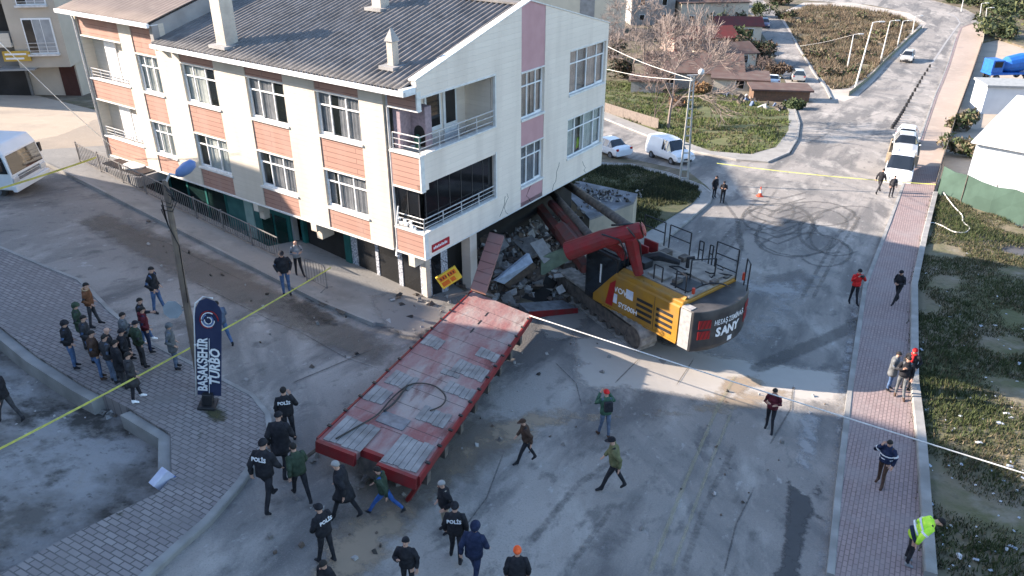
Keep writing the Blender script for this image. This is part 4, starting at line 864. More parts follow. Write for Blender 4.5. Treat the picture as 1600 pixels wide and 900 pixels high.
# ------------------------------------------------------------------ road vehicles
m_carw = mat('white car paint', (.74,.75,.77), (.68,.69,.71), sc=1.5, rough=.3, spec=.5)
m_silver = mat('silver car paint', (.50,.50,.49), (.42,.42,.41), sc=1.5, rough=.35, metal=.3)
m_darkcar = mat('dark car paint', (.04,.045,.055), rough=.3, spec=.5)
m_bluecar = mat('blue car paint', (.05,.07,.14), rough=.3, spec=.5)
m_lamp = mat('lamp lens', (.6,.6,.6), rough=.15, spec=.8); m_tail = mat('tail lens', (.45,.02,.02), rough=.2)
m_auto = glass('car glass', (.015,.018,.022), .05)
def car(name, label, loc, head, paint, st, W, wheels, r=.32, cat='car', grp=None, nose=.5, tail_z=.75, slope=True):
    "st: stations (x, z_low, z_belt, z_top, top_half_width, is_cabin)"
    root = thing(name, label, cat, loc, head, grp)
    if slope:
        f = Vector((math.cos(head), math.sin(head), 0)); a = loc+f*1.5; b_ = loc-f*1.5; fz = Vector((f.x*3, f.y*3, T(a.x, a.y)-T(b_.x, b_.y))).normalized()
        rr = Vector((-math.sin(head), math.cos(head), 0)); z = fz.cross(rr); root.rotation_euler = Matrix((fz, rr, z)).transposed().to_euler()
    body = MB(); gl = MB(); rings = []
    for x, zl, zb, zt, tw, cab in st:
        h = W/2; half = [(h*.80, zl), (h*.97, zl+.12), (h, zl+(zb-zl)*.55), (h*.955, zb), (tw, zt-.03), (tw*.75, zt+.005)]
        rings.append([(x, y, z) for y, z in half]+[(x, -y, z) for y, z in reversed(half)])
    n = 12; vs = [p for q in rings for p in q]; bf = []; gf = []
    for i in range(len(rings)-1):
        c0, c1 = st[i][5], st[i+1][5]
        for k in range(n-1):
            f = (i*n+k, (i+1)*n+k, (i+1)*n+k+1, i*n+k+1)
            isg = (k in (3, 7) and (c0 and c1)) or (k in (4, 5, 6) and c0 != c1) or (k in (3, 7) and c0 != c1)
            if isg and st[i][5] != 2 and st[i+1][5] != 2: gf.append(f)
            else: bf.append(f)
        bf.append((i*n+11, (i+1)*n+11, (i+1)*n, i*n))
    bf.append(tuple(range(n))); bf.append(tuple((len(rings)-1)*n+k for k in range(n))[::-1])
    body.add(vs, bf); bo = body.build('body', paint, root); 
    bv = bo.modifiers.new('bevel', 'BEVEL'); bv.width = .035; bv.segments = 2; bv.limit_method = 'ANGLE'; bv.angle_limit = .5
    gl.add(vs, gf); go = gl.build('window', m_auto, root)
    # pillars
    b = MB(); cabs = [s for s in st if s[5] == 1]
    if len(cabs) >= 2:
        for s in (cabs[0], cabs[-1], ((cabs[0][0]+cabs[-1][0])/2, 0, (cabs[0][2]+cabs[-1][2])/2, (cabs[0][3]+cabs[-1][3])/2, (cabs[0][4]+cabs[-1][4])/2)):
            for sg_ in (1, -1): b.tube([(s[0], sg_*(W/2*.965), s[2]), (s[0], sg_*(s[4]+.012), s[3]-.03)], .035, 5)
        b.build('pillar', paint, bo)
    for x in wheels:
        for sg_ in (1, -1): wheel(root, (x, sg_*(W/2-.09), r), (0, 1, 0), r, .2)
    x1, x0 = max(s[0] for s in st), min(s[0] for s in st)
    for sg_ in (1, -1):
        b = MB(); b.box((x1-.12, sg_*(W/2*.55), nose+.12), (x1+.015, sg_*(W/2*.9), nose+.27)); b.build('headlight', m_lamp, root, bevel=.02)
        b = MB(); b.box((x0-.015, sg_*(W/2*.68), tail_z), (x0+.1, sg_*(W/2*.93), tail_z+.18)); b.build('tail_light', m_tail, root, bevel=.02)
        b = MB(); b.sph((st[len(st)*2//3][0]-.0, sg_*(W/2+.1), st[len(st)*2//3][2]+.05), (.07, .1, .07), 6, 4); b.build('wing_mirror', paint, root)
    b = MB(); b.box((x1-.05, -W*.3, .22), (x1+.02, W*.3, .42)); b.box((x1-.02, -.26, .44), (x1+.022, .26, .55)); b.build('grille', m_blk, root)
    return root
SEDAN = [(-2.15,.3,.78,.80,.55,0),(-2.0,.25,.92,.97,.62,0),(-1.55,.25,.95,1.02,.62,0),(-.95,.25,.93,1.40,.55,1),(-.2,.25,.92,1.45,.56,1),(.35,.25,.91,1.40,.56,1),(1.05,.25,.90,.97,.62,0),(1.8,.25,.78,.84,.6,0),(2.15,.3,.62,.68,.5,0)]
SUV = [(-2.1,.35,.95,1.0,.6,0),(-2.0,.3,1.05,1.6,.55,1),(-1.0,.3,1.02,1.68,.58,1),(0,.3,1.0,1.68,.58,1),(.5,.3,1.0,1.6,.56,1),(1.15,.3,1.0,1.06,.64,0),(1.9,.3,.9,.95,.62,0),(2.15,.35,.7,.76,.55,0)]
VAN = [(-2.15,.32,1.05,1.72,.66,2),(-2.05,.28,1.08,1.84,.68,2),(-.6,.28,1.05,1.88,.68,2),(.0,.28,1.02,1.84,.66,1),(.65,.28,1.0,1.74,.6,1),(1.25,.28,1.0,1.08,.66,0),(1.9,.28,.86,.92,.64,0),(2.15,.32,.62,.68,.55,0)]
def head(p, q): a = G(*p); b_ = G(*q); return math.atan2(b_.y-a.y, b_.x-a.x)
car('sedan_car', 'white sedan half hidden behind the damaged building, parked on the side street', G(950,240), head((1040,240),(945,212)), m_carw, SEDAN, 1.75, (-1.35, 1.35))
car('panel_van', 'white compact panel van parked on the side street beside the lattice pole', G(1046,250), head((960,222),(1075,262)), m_carw, VAN, 1.8, (-1.3, 1.35), cat='van')
car('jeep_car', 'pale silver off-road car driving alone on the wide far road', G(1417,95), head((1440,60),(1400,120)), m_silver, SUV, 1.85, (-1.3, 1.35))
car('estate_car', 'dark grey car parked at the kerb of the narrow far street', G(1246,126), head((1250,140),(1235,100)), m_silver, SUV, 1.8, (-1.3, 1.35))
car('hatchback_car', 'small dark blue car far up the narrow street', G(1194,42), head((1180,20),(1215,70)), m_bluecar, SUV, 1.7, (-1.3, 1.35))
car('parked_car', 'white car among the bushes left of the narrow street beside the dark grey car', G(1207,133), head((1250,140),(1235,100)), m_carw, SEDAN, 1.7, (-1.35, 1.35))
car('pickup_car', 'white car parked behind the recovery truck at the road edge', G(1413,228), head((1425,180),(1412,240)), m_carw, SUV, 1.85, (-1.3, 1.35))
# recovery truck with flat bed and wreck
m_bed = mat('flatbed ochre', (.38,.30,.20), (.24,.2,.16), sc=3, rough=.8)
hd = head((1416,225),(1401,290)); P = G(1403,275)
rt = thing('recovery_truck', 'white flatbed recovery truck facing the camera at the pavement edge', 'truck', P, hd)
rt.rotation_euler = (0, math.radians(3), hd)
ST = [(.2,.4,1.2,1.95,.7,2),(.4,.35,1.2,2.1,.75,1),(1.3,.35,1.2,2.1,.75,1),(1.95,.35,1.2,1.28,.8,0),(2.6,.35,1.05,1.1,.78,0),(2.75,.4,.8,.85,.7,0)]
b = MB(); gl = MB(); 
rings = []
for x, zl, zb, zt, tw, cab_ in ST:
    h_ = .95; half = [(h_*.85, zl), (h_, zl+.2), (h_, zb-.1), (h_*.96, zb), (tw, zt-.04), (tw*.75, zt)]; rings.append([(x, y, z) for y, z in half]+[(x, -y, z) for y, z in reversed(half)])
vs = [p for q in rings for p in q]; bf = []; gf = []
for i in range(5):
    for k in range(11):
        f = (i*12+k, i*12+12+k, i*12+13+k, i*12+k+1); (gf if (k in (3, 7) and i in (1,)) or (k in (3,4,5,6,7) and i == 2) else bf).append(f)
    bf.append((i*12+11, i*12+23, i*12+12, i*12))
bf += [tuple(range(12)), tuple(range(60, 72))[::-1]]
b.add(vs, bf); b.build('cab_body', m_carw, rt, bevel=.03); gl.add(vs, gf); gl.build('windscreen', m_auto, rt)
b = MB(); b.box((-4.6, -1.1, .95), (.1, 1.1, 1.1)); b.box((-4.6, -1.1, 1.1), (-4.5, 1.1, 1.3)); b.box((-.05, -1.1, 1.1), (.1, 1.1, 1.75)); b.box((-4.5, -1.1, 1.1), (-.05, -1.02, 1.3)); b.box((-4.5, 1.02, 1.1), (-.05, 1.1, 1.3)); b.build('flatbed', m_bed, rt, bevel=.01)
for x in (1.7, -2.6, -3.5):
    for y in (-.85, .85): wheel(rt, (x, y, .4), (0, 1, 0), .4, .25)
for y in (-.7, .7): b = MB(); b.box((2.6, y-.18, .75), (2.78, y+.18, .92)); b.build('headlight', m_lamp, rt, bevel=.02)
bpy.context.view_layer.update()
wl = rt.matrix_basis @ Vector((-2.4, 0, 1.1))
wr = car('wrecked_car', 'crumpled silver grey car loaded on the bed of the recovery truck', wl, hd+PI, m_silver, SEDAN, 1.7, (-1.35, 1.35), slope=False)
wr.rotation_euler = (0, 0, hd+.05)
# light truck at the left edge
e_ = G(75,272)-G(0,300); ht = math.atan2(-e_.x, e_.y)+0.0
if math.cos(ht) < 0: ht += PI
P = G(57,300)
lt = thing('light_truck', 'white cab-over light truck standing at the left edge by the police tape', 'truck', P-Vector((math.cos(ht), math.sin(ht), 0))*1.0+Vector((0, 0, .1)), ht)
b = MB(); W2 = 1.2
prof_ = [(1.0,.45),(1.05,1.15),(.9,2.2),(.62,2.62),(-.9,2.66),(-.95,.5)]
b.loft([[(x, -W2+(.08 if z > 2 else 0), z) for x, z in prof_], [(x, W2-(.08 if z > 2 else 0), z) for x, z in prof_]]); lb = b.build('cab_body', m_carw, lt, bevel=.07); lt.scale = (.92, 1.0, .88)
b = MB(); b.add([(1.055,-1.08,1.22),(1.055,1.08,1.22),(.925,1.03,2.12),(.925,-1.03,2.12)], [(0,1,2,3)]); wsn = b.build('windscreen', m_auto, lt)
b = MB(); b.add([(.95,W2+.006,1.3),(-.2,W2+.006,1.3),(-.2,W2-.05,2.1),(.8,W2-.05,2.1)], [(0,1,2,3)]); b.add([(.95,-W2-.006,1.3),(-.2,-W2-.006,1.3),(-.2,-W2+.05,2.1),(.8,-W2+.05,2.1)], [(3,2,1,0)]); b.build('side_window', m_auto, lt)
b = MB(); b.box((1.0, -.7, .85), (1.07, .7, .98)); b.box((1.0, -.75, 1.03), (1.075, .75, 1.1)); b.build('grille', m_plate, lt)
b = MB(); b.box((.95, -1.22, .38), (1.16, 1.22, .68)); b.build('bumper', m_carw, lt, bevel=.04)
for y in (-.95, .95): b = MB(); b.box((1.0, y-.2, .8), (1.09, y+.2, 1.05)); b.build('headlight', m_lamp, lt, bevel=.03)
for y in (-1.4, 1.4): b = MB(); b.box((.75, y-.07, 1.5), (.85, y+.07, 1.95)); b.tube([(.8, y*.86, 1.9), (.8, y, 1.85)], .02, 4); b.build('wing_mirror', m_blk, lt)
b = MB(); b.box((-5.2, -1.15, 1.0), (-1.05, 1.15, 2.7)); b.build('cargo_box', m_carw, lt, bevel=.03)
for x in (.1, -3.9):
    for y in (-1.0, 1.0): wheel(lt, (x, y, .4), (0, 1, 0), .42, .26)
b = MB(); b.tube([(.95,-.9,1.2),(.97,.1,1.25)], .012, 4); b.tube([(.95,.9,1.2),(.97,.0,1.4)], .012, 4); b.build('wiper', m_blk, wsn)
# ------------------------------------------------------------------ neighbours that shade the crossing (just outside the left edge)
def block(name, label, x0, x1, y0, y1, poly, m, win_side=True):
    "poly: (y, z_top) roof profile along Y"
    zb = T(x1, (y0+y1)/2)-2
    root = thing(name, label, 'apartment building', (x1, (y0+y1)/2, zb)); ox, oy = x1, (y0+y1)/2
    b = MB(); pts = [(y0, zb)]+[(y1, zb)]+[(y, z) for y, z in reversed(poly)]; n = len(pts)
    b.add([(x1-ox, y-oy, z-zb) for y, z in pts]+[(x0-ox, y-oy, z-zb) for y, z in pts], [tuple(range(n)), tuple(range(n, 2*n))[::-1]]+[(i, (i+1) % n, n+(i+1) % n, n+i) for i in range(n)])
    b.build('wall', m, root)
    z = zb+4.2
    while z < min(q[1] for q in poly)-2:
        y = y0+1.5
        while y < y1-1.5:
            b = MB(); b.box((.0, y-oy, z-zb), (.04, y-oy+1.3, z-zb+1.4)); f = b.build('window', m_white, root)
            b = MB(); b.box((.04, y-oy+.08, z-zb+.08), (.05, y-oy+1.22, z-zb+1.32)); b.build('pane', m_dglass, f); y += 2.9
        z += 2.9
m_bei = mat('beige render', (.55,.48,.39), (.48,.42,.34), sc=.8, bump=.1); m_greyr = mat('grey render', (.33,.32,.31), (.25,.245,.24), sc=.8, bump=.1)
block('tall_apartment_block', 'tall beige apartment block standing beyond the left edge of the photo', -50, -36, -30, 27.9, [(-30, 24), (20, 24), (26.0, 22.2), (27.9, 20.5)], m_bei)
block('low_apartment_block', 'lower gabled grey apartment block next to the tall beige one beyond the left edge', -48, -36, 28.1, 37.2, [(28.1, 15.5), (30.6, 15.4), (32.4, 13.4), (34.3, 15.9), (36.0, 14.6), (37.2, 12.6)], m_greyr)
# ------------------------------------------------------------------ distant and neighbouring buildings
def house(name, label, px, py, w, d, h, yaw, wallm, roofm, rise=1.2, cat='house', flat=False, wins=2, floors=1, over=.35, P=None, off=0):
    P = P or G(px, py, off); r = thing(name, label, cat, P-Vector((0, 0, .3)), yaw)
    b = MB(); b.box((0, 0, 0), (w, d, h+.3)); wl_ = b.build('wall', wallm, r)
    b = MB()
    if flat: b.box((-over, -over, h+.3), (w+over, d+over, h+.5))
    else: b.add([(-over, -over, h+.2), (w+over, -over, h+.2), (w+over, d+over, h+.2), (-over, d+over, h+.2), (-over, d/2, h+.3+rise), (w+over, d/2, h+.3+rise), (-over, -over, h+.3), (w+over, -over, h+.3), (w+over, d+over, h+.3), (-over, d+over, h+.3)], [(0,3,2,1),(6,7,5,4),(8,9,4,5),(0,1,7,6),(2,3,9,8),(6,4,9),(7,8,5),(0,6,9,3),(1,2,8,7)])
    b.build('roof', roofm, r)
    for fl in range(floors):
        for k in range(wins):
            x = w*(k+.5)/wins; z = 1.2+fl*2.9
            b = MB(); b.box((x-.55, -.05, z), (x+.55, .0, z+1.25)); f = b.build('window', m_white, r); b = MB(); b.box((x-.48, -.06, z+.07), (x+.48, -.051, z+1.18)); b.build('pane', m_dglass, f)
            b = MB(); y = d*(k+.5)/wins; b.box((w, y-.5, z), (w+.05, y+.5, z+1.25)); f = b.build('window', m_white, r); b = MB(); b.box((w+.051, y-.42, z+.07), (w+.06, y+.42, z+1.18)); b.build('pane', m_dglass, f)
    return r
m_redroof = mat('red sheet roof', (.12,.02,.018), (.08,.025,.02), sc=1, rough=.7); m_brick = brickmat('rough red brick', (.36,.14,.09), (.30,.12,.08), (.3,.27,.24), .25, .1, axes='xz'); m_tile = mat('old roof tile', (.11,.065,.055), (.08,.055,.05), sc=2, c3=(.15,.12,.10), sc3=1, rough=.9)
m_block = brickmat('concrete block', (.32,.31,.30), (.27,.26,.25), (.2,.19,.18), .4, .2, axes='xz')
house('red_roof_house', 'small brick house with a bright red metal roof on the slope above the green lot', 1052, 88, 11, 7, 2.8, .15, m_brick, m_redroof, 1.4)
house('tiled_house', 'low house with weathered brown tiled roof and a red ridge behind the largest bare tree', 1010, 140, 12, 8, 2.4, -.15, m_block, m_tile, 1.8)
house('tin_shed', 'white block shed with a flat brick-coloured roof among the scrap beside the narrow street', 1112, 148, 6.5, 5, 2.0, -.25, m_bei, m_tile, flat=True, cat='shed', wins=1)
house('plank_shed', 'low rusty plank shed at the edge of the narrow street', 1176, 158, 6.5, 3.2, 1.3, -.12, mat('rusty planks', (.16,.09,.06), (.10,.07,.05), sc=4), m_tile, flat=True, cat='shed', wins=0)
house('ochre_house', 'flat topped ochre house near the top edge behind the red roof house', 1062, 42, 14, 9, 4.5, .1, m_bei, m_tile, flat=True, wins=3)
cb = house('cream_apartment', 'cream apartment block rising directly behind the damaged building', 0, 0, 24, 12, 16, 0, mat('cream render', (.62,.55,.43), (.56,.5,.39), sc=.6), m_tile, flat=True, wins=0, P=G(975, 60)-Vector((24, 0, 1)), cat='apartment building')
b = MB(); b.box((15.5, -.06, .3), (18.2, 0, 16)); b.build('stair_glazing', m_plast, cb); b = MB(); b.box((22.0, -.05, 5), (23.2, -.0, 9)); b.build('side_panel', m_bei, cb)
house('hillside_house', 'low house with brown roof just above the tiled house, left of the thicket', 1108, 112, 8, 6, 2.4, .3, m_bei, m_tile, 1.2)
house('small_red_house', 'small house with a dull red roof right behind the red roof house', 1120, 62, 8, 6, 2.6, -.1, m_bei, m_redroof, 1.2)
house('lean_to', 'little grey lean-to at the left end of the tiled house', 985, 146, 4, 3, 1.6, -.2, m_block, m_tile, flat=True, cat='shed', wins=0)
# grey and white block top left
P = G(128, 152); yw = .12
gb = thing('street_apartment', 'grey and white apartment block with yellow sign board at the top left corner', 'apartment building', P-Vector((0, 0, .4)), yw)
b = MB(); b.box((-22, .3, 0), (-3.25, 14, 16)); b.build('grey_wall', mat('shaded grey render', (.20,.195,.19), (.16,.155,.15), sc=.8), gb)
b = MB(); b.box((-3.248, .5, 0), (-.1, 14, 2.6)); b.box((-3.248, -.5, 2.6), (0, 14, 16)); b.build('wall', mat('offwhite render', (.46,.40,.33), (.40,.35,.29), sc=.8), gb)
for z_ in (3.5, 6.6):
    b = MB(); b.box((-2.35, -.56, z_), (-.5, -.49, z_+2.3)); f = b.build('balcony_window', m_white, gb)
    for x0_, x1_ in ((-2.27, -1.72), (-1.66, -1.2), (-1.14, -.58)): b = MB(); b.box((x0_, -.58, z_+.1), (x1_, -.561, z_+2.2)); b.build('pane', m_dglass if x0_ < -1.7 else mat('curtained pane', (.34,.35,.36), rough=.2), f)
    b = MB(); b.box((-2.4, -.8, z_-.1), (-.45, -.5, z_+.02)); [b.tube([(-2.35, -.78, z_+k_*.25), (-.5, -.78, z_+k_*.25)], .02, 4) for k_ in (1, 2, 3)]; b.build('balcony_rail', m_rail, f)
for z_ in (4.0, 7.0):
    b = MB(); b.box((-5.2, -.7, z_), (-3.3, .3, z_+.12)); b.box((-5.2, -.7, z_+.12), (-3.3, -.62, z_+.9)); b.build('balcony', m_cream, gb)
    b = MB(); b.box((-4.9, .27, z_+.9), (-3.6, .299, z_+2.6)); b.build('balcony_opening', m_dark, gb)
b = MB(); b.box((-4.0, -.75, 3.1), (-2.3, -.6, 3.75)); s_ = b.build('sign_board', mat('sign ochre', (.50,.32,.06)), gb); b = MB(); b.box((-3.85, -.77, 3.5), (-2.5, -.751, 3.62)); b.build('sign_lettering', m_letter, s_); b = MB(); b.box((-3.85, -.77, 3.22), (-2.7, -.751, 3.34)); b.build('sign_lettering', m_letter, s_)
b = MB(); b.box((-5.5, .27, .2), (-3.4, .299, 2.5)); b.build('shop_opening', m_dark, gb); b = MB(); b.box((-1.2, .44, .2), (-.2, .499, 2.5)); b.build('side_door', mat('brown door', (.07,.03,.025)), gb)
b = MB(); b.box((-4.6, -.9, 2.5), (-2.2, .25, 2.6)); b.build('shop_canopy', m_greyr, gb)
house('grey_rear_house', 'weathered grey house behind the trees right of the cream apartment block', 985, 40, 9, 7, 7, .1, m_greyr, m_tile, flat=True, wins=2, floors=2)
# workshop at the right
m_wroof = mat('white sheet roof', (.74,.72,.69), (.64,.62,.60), sc=.8, rough=.6); m_wwall = mat('white panel wall', (.52,.56,.60), (.46,.50,.54), sc=.8, rough=.6)
Pw = atZ(1529, 190, -3.2); ywk = math.radians(-6)
def gz(px, py, o): return G(px, py, o)
wk = thing('workshop', 'white sheet metal workshop with sloping white roof behind the green screen', 'workshop', gz(1508, 286, -.25), math.radians(-42))
b = MB(); b.box((0, 0, 0), (14, 12, 3.1)); b.build('wall', m_wwall, wk)
b = MB(); b.add([(-.3,-.4,3.11),(14.5,-.4,3.11),(14.5,12,4.2),(-.3,12,4.2),(-.3,-.4,3.2),(14.5,-.4,3.2),(14.5,12,4.3),(-.3,12,4.3)], [(0,3,2,1),(4,5,6,7),(0,1,5,4),(1,2,6,5),(2,3,7,6),(3,0,4,7)]); b.build('roof', m_wroof, wk)
b = MB(); b.box((3.2, 1.2, 3.3), (7, 5.5, 3.85)); b.build('roof_sheet', mat('grey translucent sheet', (.42,.43,.44), (.35,.36,.37)), wk)
wk2 = thing('site_office', 'long white prefabricated hut with small slit windows behind the workshop', 'hut', gz(1532, 178, -.25), math.radians(-8))
b = MB(); b.box((0, 0, 0), (16, 3.5, 3.0)); b.build('wall', m_wwall, wk2); b = MB(); b.box((-.2, -.25, 3.0), (16.2, 3.7, 3.25)); b.build('roof', mat('grey flat roof', (.30,.31,.31), (.24,.25,.25)), wk2)
for x in (5.2, 5.9, 9.5): b = MB(); b.box((x, -.05, 1.7), (x+.35, -.001, 2.4)); b.build('window', m_dark, wk2)
bm_ = thing('blue_concrete_mixer', 'bright blue site machinery parked behind the white hut', 'machine', gz(1545, 128, -.25), .1)
m_blue = mat('bright blue paint', (.02,.13,.45), (.02,.10,.36), sc=2, rough=.45)
b = MB(); b.box((0, 0, .9), (9, 2.4, 1.2)); b.box((0, .1, 1.2), (1.8, 2.3, 3.0)); b.build('cab_and_chassis', m_blue, bm_, bevel=.06)
b = MB(); b.tube([(2.2,1.2,1.9),(3,1.2,2.2),(5,1.2,2.5),(7,1.2,2.6),(8.4,1.2,2.7)], [.6,1.15,1.3,.95,.4], 14); b.build('drum', m_blue, bm_)
b = MB(); b.box((.3, .06, 2.0), (1.5, .099, 2.8)); b.build('window', m_dark, bm_)
for x in (1.0, 5.8, 7.2):
    for y in (.1, 2.3): wheel(bm_, (x, y, .5), (0, 1, 0), .5, .3)
# screens and fences
def gfence(name, label, cat, pts, h, m, post_m, thick=.02, posts=True, off=0.0, pw=.035, base=-.1, bend=0.0, grp=None):
    P = [G(x, y) if len((x, y)) == 2 else None for x, y in pts]; r = thing(name, label, cat, P[0], 0, grp); Q = []
    for i in range(len(P)-1):
        k = max(1, int((P[i+1]-P[i]).length/1.2))
        for j in range(k): Q.append(P[i].lerp(P[i+1], j/k))
    Q.append(P[-1]); b = MB(); vs = []; fs = []
    for i, q in enumerate(Q):
        g = T(q.x, q.y)+off; wob = bend*math.sin(i*1.3); d = (Q[min(i+1, len(Q)-1)]-Q[max(0, i-1)]).normalized(); nn = Vector((-d.y, d.x, 0))
        for z in (base, h*.5, h*(1-.05*math.sin(i*2.2) if bend else 1)): p = q+nn*wob*(1 if z == h*.5 else .3)-P[0]; vs.append((p.x, p.y, g+z-P[0].z))
    for i in range(len(Q)-1):
        for k in range(2): fs.append((i*3+k, i*3+k+1, i*3+k+4, i*3+k+3))
    b.add(vs, fs); o = b.build('panel', m, r); so = o.modifiers.new('t', 'SOLIDIFY'); so.thickness = thick
    if posts:
        for i in range(0, len(Q), 2): 
            q = Q[i]-P[0]; g = T(Q[i].x, Q[i].y)+off-P[0].z; b = MB(); b.tube([(q.x, q.y, g-.2), (q.x, q.y, g+h+.08)], pw, 6); b.build('post', post_m, r)
    return r
m_gnet = mat('green shade net', (.055,.095,.075), (.04,.07,.055), sc=.7, rough=.9)
gfence('green_screen_fence', 'dark green shade net fence sagging between posts in front of the workshop', 'fence', [(1464,300),(1500,318),(1545,335),(1600,352),(1680,380)], 1.9, m_gnet, m_mud, bend=.12)
gfence('roadside_barrier', 'thin grey barrier running along the right edge of the wide far road', 'barrier', [(1459,300),(1470,262),(1492,190),(1514,130),(1534,72),(1538,46)], 1.0, mat('weathered barrier', (.30,.28,.25), (.2,.19,.17), sc=2), m_mud)
gfence('garden_fence', 'low mesh fence along the top of the kerb wall of the green lot', 'fence', [(870,160),(945,176),(1028,203)], 1.1, mat('rusty mesh', (.17,.14,.12), (.12,.10,.09), sc=5), m_mud)
gfence('hedge_barrier', 'crash barrier with weeds along the left edge of the wide far road', 'barrier', [(1326,150),(1345,135),(1382,98),(1420,62),(1440,44)], .55, mat('weedy rail', (.22,.21,.17), (.12,.15,.07), sc=2), m_mud)
# baluster fence of the sunken court
fr = thing('baluster_fence', 'grey metal baluster fence guarding the sunken court under the building', 'fence', GT(*buv(20.5, -.8)))
b = MB(); FB = [Vector((*buv(21.6-i*.155, -1.25), 0)) for i in range(0, 96)]
for i, p in enumerate(FB): g = T(p.x, p.y)+.13; b.tube([(p.x, p.y, g+.06), (p.x, p.y, g+.92)], .014, 4)
for z in (.1, .95): b.tube([(p.x, p.y, T(p.x, p.y)+.13+z) for p in FB[::5]], .028, 5)
m_dr = mat('dull fence metal', (.20,.185,.175), (.13,.12,.115), sc=4, rough=.6); o = b.build('baluster_panel', m_dr, None); o.data.transform(Matrix.Translation(-fr.location)); o.parent = fr
for i in range(0, 96, 12): p = FB[i]; b = MB(); g = T(p.x, p.y)+.1; b.tube([(p.x-fr.location.x, p.y-fr.location.y, g-fr.location.z), (p.x-fr.location.x, p.y-fr.location.y, g+1.05-fr.location.z)], .04, 5); b.build('post', m_dr, fr)
lw = thing('court_canopy', 'dark flat canopy with a round table top at the far left end of the building', 'canopy', G(200, 275, .13), -YAW)
b = MB(); b.box((-1.6, -.6, 0), (1.9, 1.4, .45)); b.build('low_wall', m_greyr, lw); b = MB(); b.box((-1.4, -.4, .45), (1.7, 1.2, .5)); b.build('dark_top', m_blk, lw); b = MB(); b.ell([(.3, .3, .5, .6, .6), (.3, .3, .56, .6, .6)], 20); b.build('round_table_top', m_sill, lw)
# crowd barrier
def cbar(px, py, yaw, label):
    r = thing('crowd_barrier', label, 'barrier', G(px, py, .13), yaw); b = MB()
    b.tube([(-.55, 0, .1), (-.55, 0, 1.0), (-.45, 0, 1.08), (.45, 0, 1.08), (.55, 0, 1.0), (.55, 0, .1), (-.55, 0, .25)], .022, 6)
    for k in range(6): b.tube([(-.4+k*.16, 0, .22), (-.4+k*.16, 0, 1.06)], .01, 4)
    b.build('frame', m_dr, r)
    for x in (-.5, .5): b = MB(); b.tube([(x, -.3, .02), (x, 0, .12), (x, .3, .02)], .02, 5); b.build('leg', m_dr, r)
cbar(496, 448, -.6, 'grey crowd barrier on the pavement where the yellow tape is tied')
# ------------------------------------------------------------------ poles, tapes and wires
m_polew = mat('weathered pole', (.20,.155,.12), (.13,.10,.085), sc=3, rough=.9)
pb = G(314, 604, .13); pt = None; PH = hpx(pb, 281, 4, 12)
best = min(((abs(proj(Vector((pb.x+dx, pb.y, pb.z+PH)))[0]-257), dx) for dx in [i*.02 for i in range(-60, 61)])); ptop = Vector((pb.x+best[1], pb.y, pb.z+PH))
lp = thing('street_pole', 'leaning rusty wooden utility pole with blue street lamp and tangled wires behind the banner', 'utility pole', pb)
rel = ptop-pb
b = MB(); b.tube([Vector((0,0,-.2)), rel*.5, rel], [.12, .095, .07], 9)
for k in range(9): 
    t = .15+k*.09; p = rel*t; b.tube([p+Vector((-.12, -.03, 0)), p+Vector((.12, -.03, .02))], .012, 4)
b.build('pole', m_polew, lp)
hd_ = atZ(292, 262, ptop.z+.35)-pb; hl = atZ(276, 274, ptop.z+.15)-pb
b = MB(); b.tube([rel+Vector((0, 0, -.1)), (rel+hl)/2+Vector((0, 0, .1)), hl], .03, 6); b.build('arm', m_rail, lp)
b = MB(); dd = (hd_-hl).normalized(); b.tube([hl, hl+dd*.12, hl+dd*.35, hl+dd*.55, hl+dd*.62], [.05, .13, .16, .12, .03], 8); b.build('lamp_head', mat('blue lamp cover', (.16,.25,.46), (.13,.2,.4), rough=.35), lp, smooth=True)
b = MB()
for k in range(3): b.tube([rel+Vector((.03*k, -.1, -.1-k*.12)), rel+Vector((.18+.04*k, -.15, -.3-k*.1)), rel+Vector((.08, -.12, -.6-.1*k)), rel+Vector((-.14-.03*k, -.1, -.5-.12*k)), rel+Vector((-.1, -.12, -1.2)), rel*.72+Vector((.12, -.1, 0)), rel*.45+Vector((.1, -.12, 0))], .016, 4)
b.build('wire_tangle', m_blk, lp, smooth=True)
sgp = rel*.40; b = MB(); b.prism([(.26*math.cos(PI*k/4+PI/8), .26*math.sin(PI*k/4+PI/8)) for k in range(8)], -.012, .012, 0, frame(sgp+Vector((-.34, -.12, .1)), (1, .1, 0), (0, .2, 1))); b.tube([sgp+Vector((-.3,-.1,.1)), sgp], .02, 5)
b.build('road_sign_back', mat('sign back grey', (.30,.33,.36), (.24,.27,.3), rough=.5, metal=.3), lp)
# banner
bn = thing('feather_banner', 'navy feather banner reading BAŞAKŞEHİR TURBO standing on the corner paving', 'banner', G(325, 634, .13), .12)
bn.rotation_euler = (math.radians(-2), math.radians(9.5), .12); bn.scale = (.82, .95, .98)
b = MB(); b.prism([(-.28,-.28),(.28,-.28),(.28,.28),(-.28,.28)], 0, .1); b.prism([(-.16,-.16),(.16,-.16),(.16,.16),(-.16,.16)], .1, .45); b.build('base', m_blk, bn, bevel=.02)
b = MB(); b.tube([(-.38, .02, .3), (-.42, .02, 2.9), (-.38, .02, 3.2), (-.15, .02, 3.42), (.15, .02, 3.4)], .022, 6); b.build('mast', m_letter, bn, smooth=True)
out = [(-.33, .35), (.42, .35), (.42, 3.0)]+[(.42-.02*k-.0, 3.0+.05*k) for k in range(1, 4)]+[(.2, 3.33), (-.05, 3.40), (-.25, 3.30), (-.37, 3.08), (-.40, 2.8)]
m_navy = mat('navy fabric', (.020,.028,.07), (.03,.038,.085), sc=2, rough=.8)
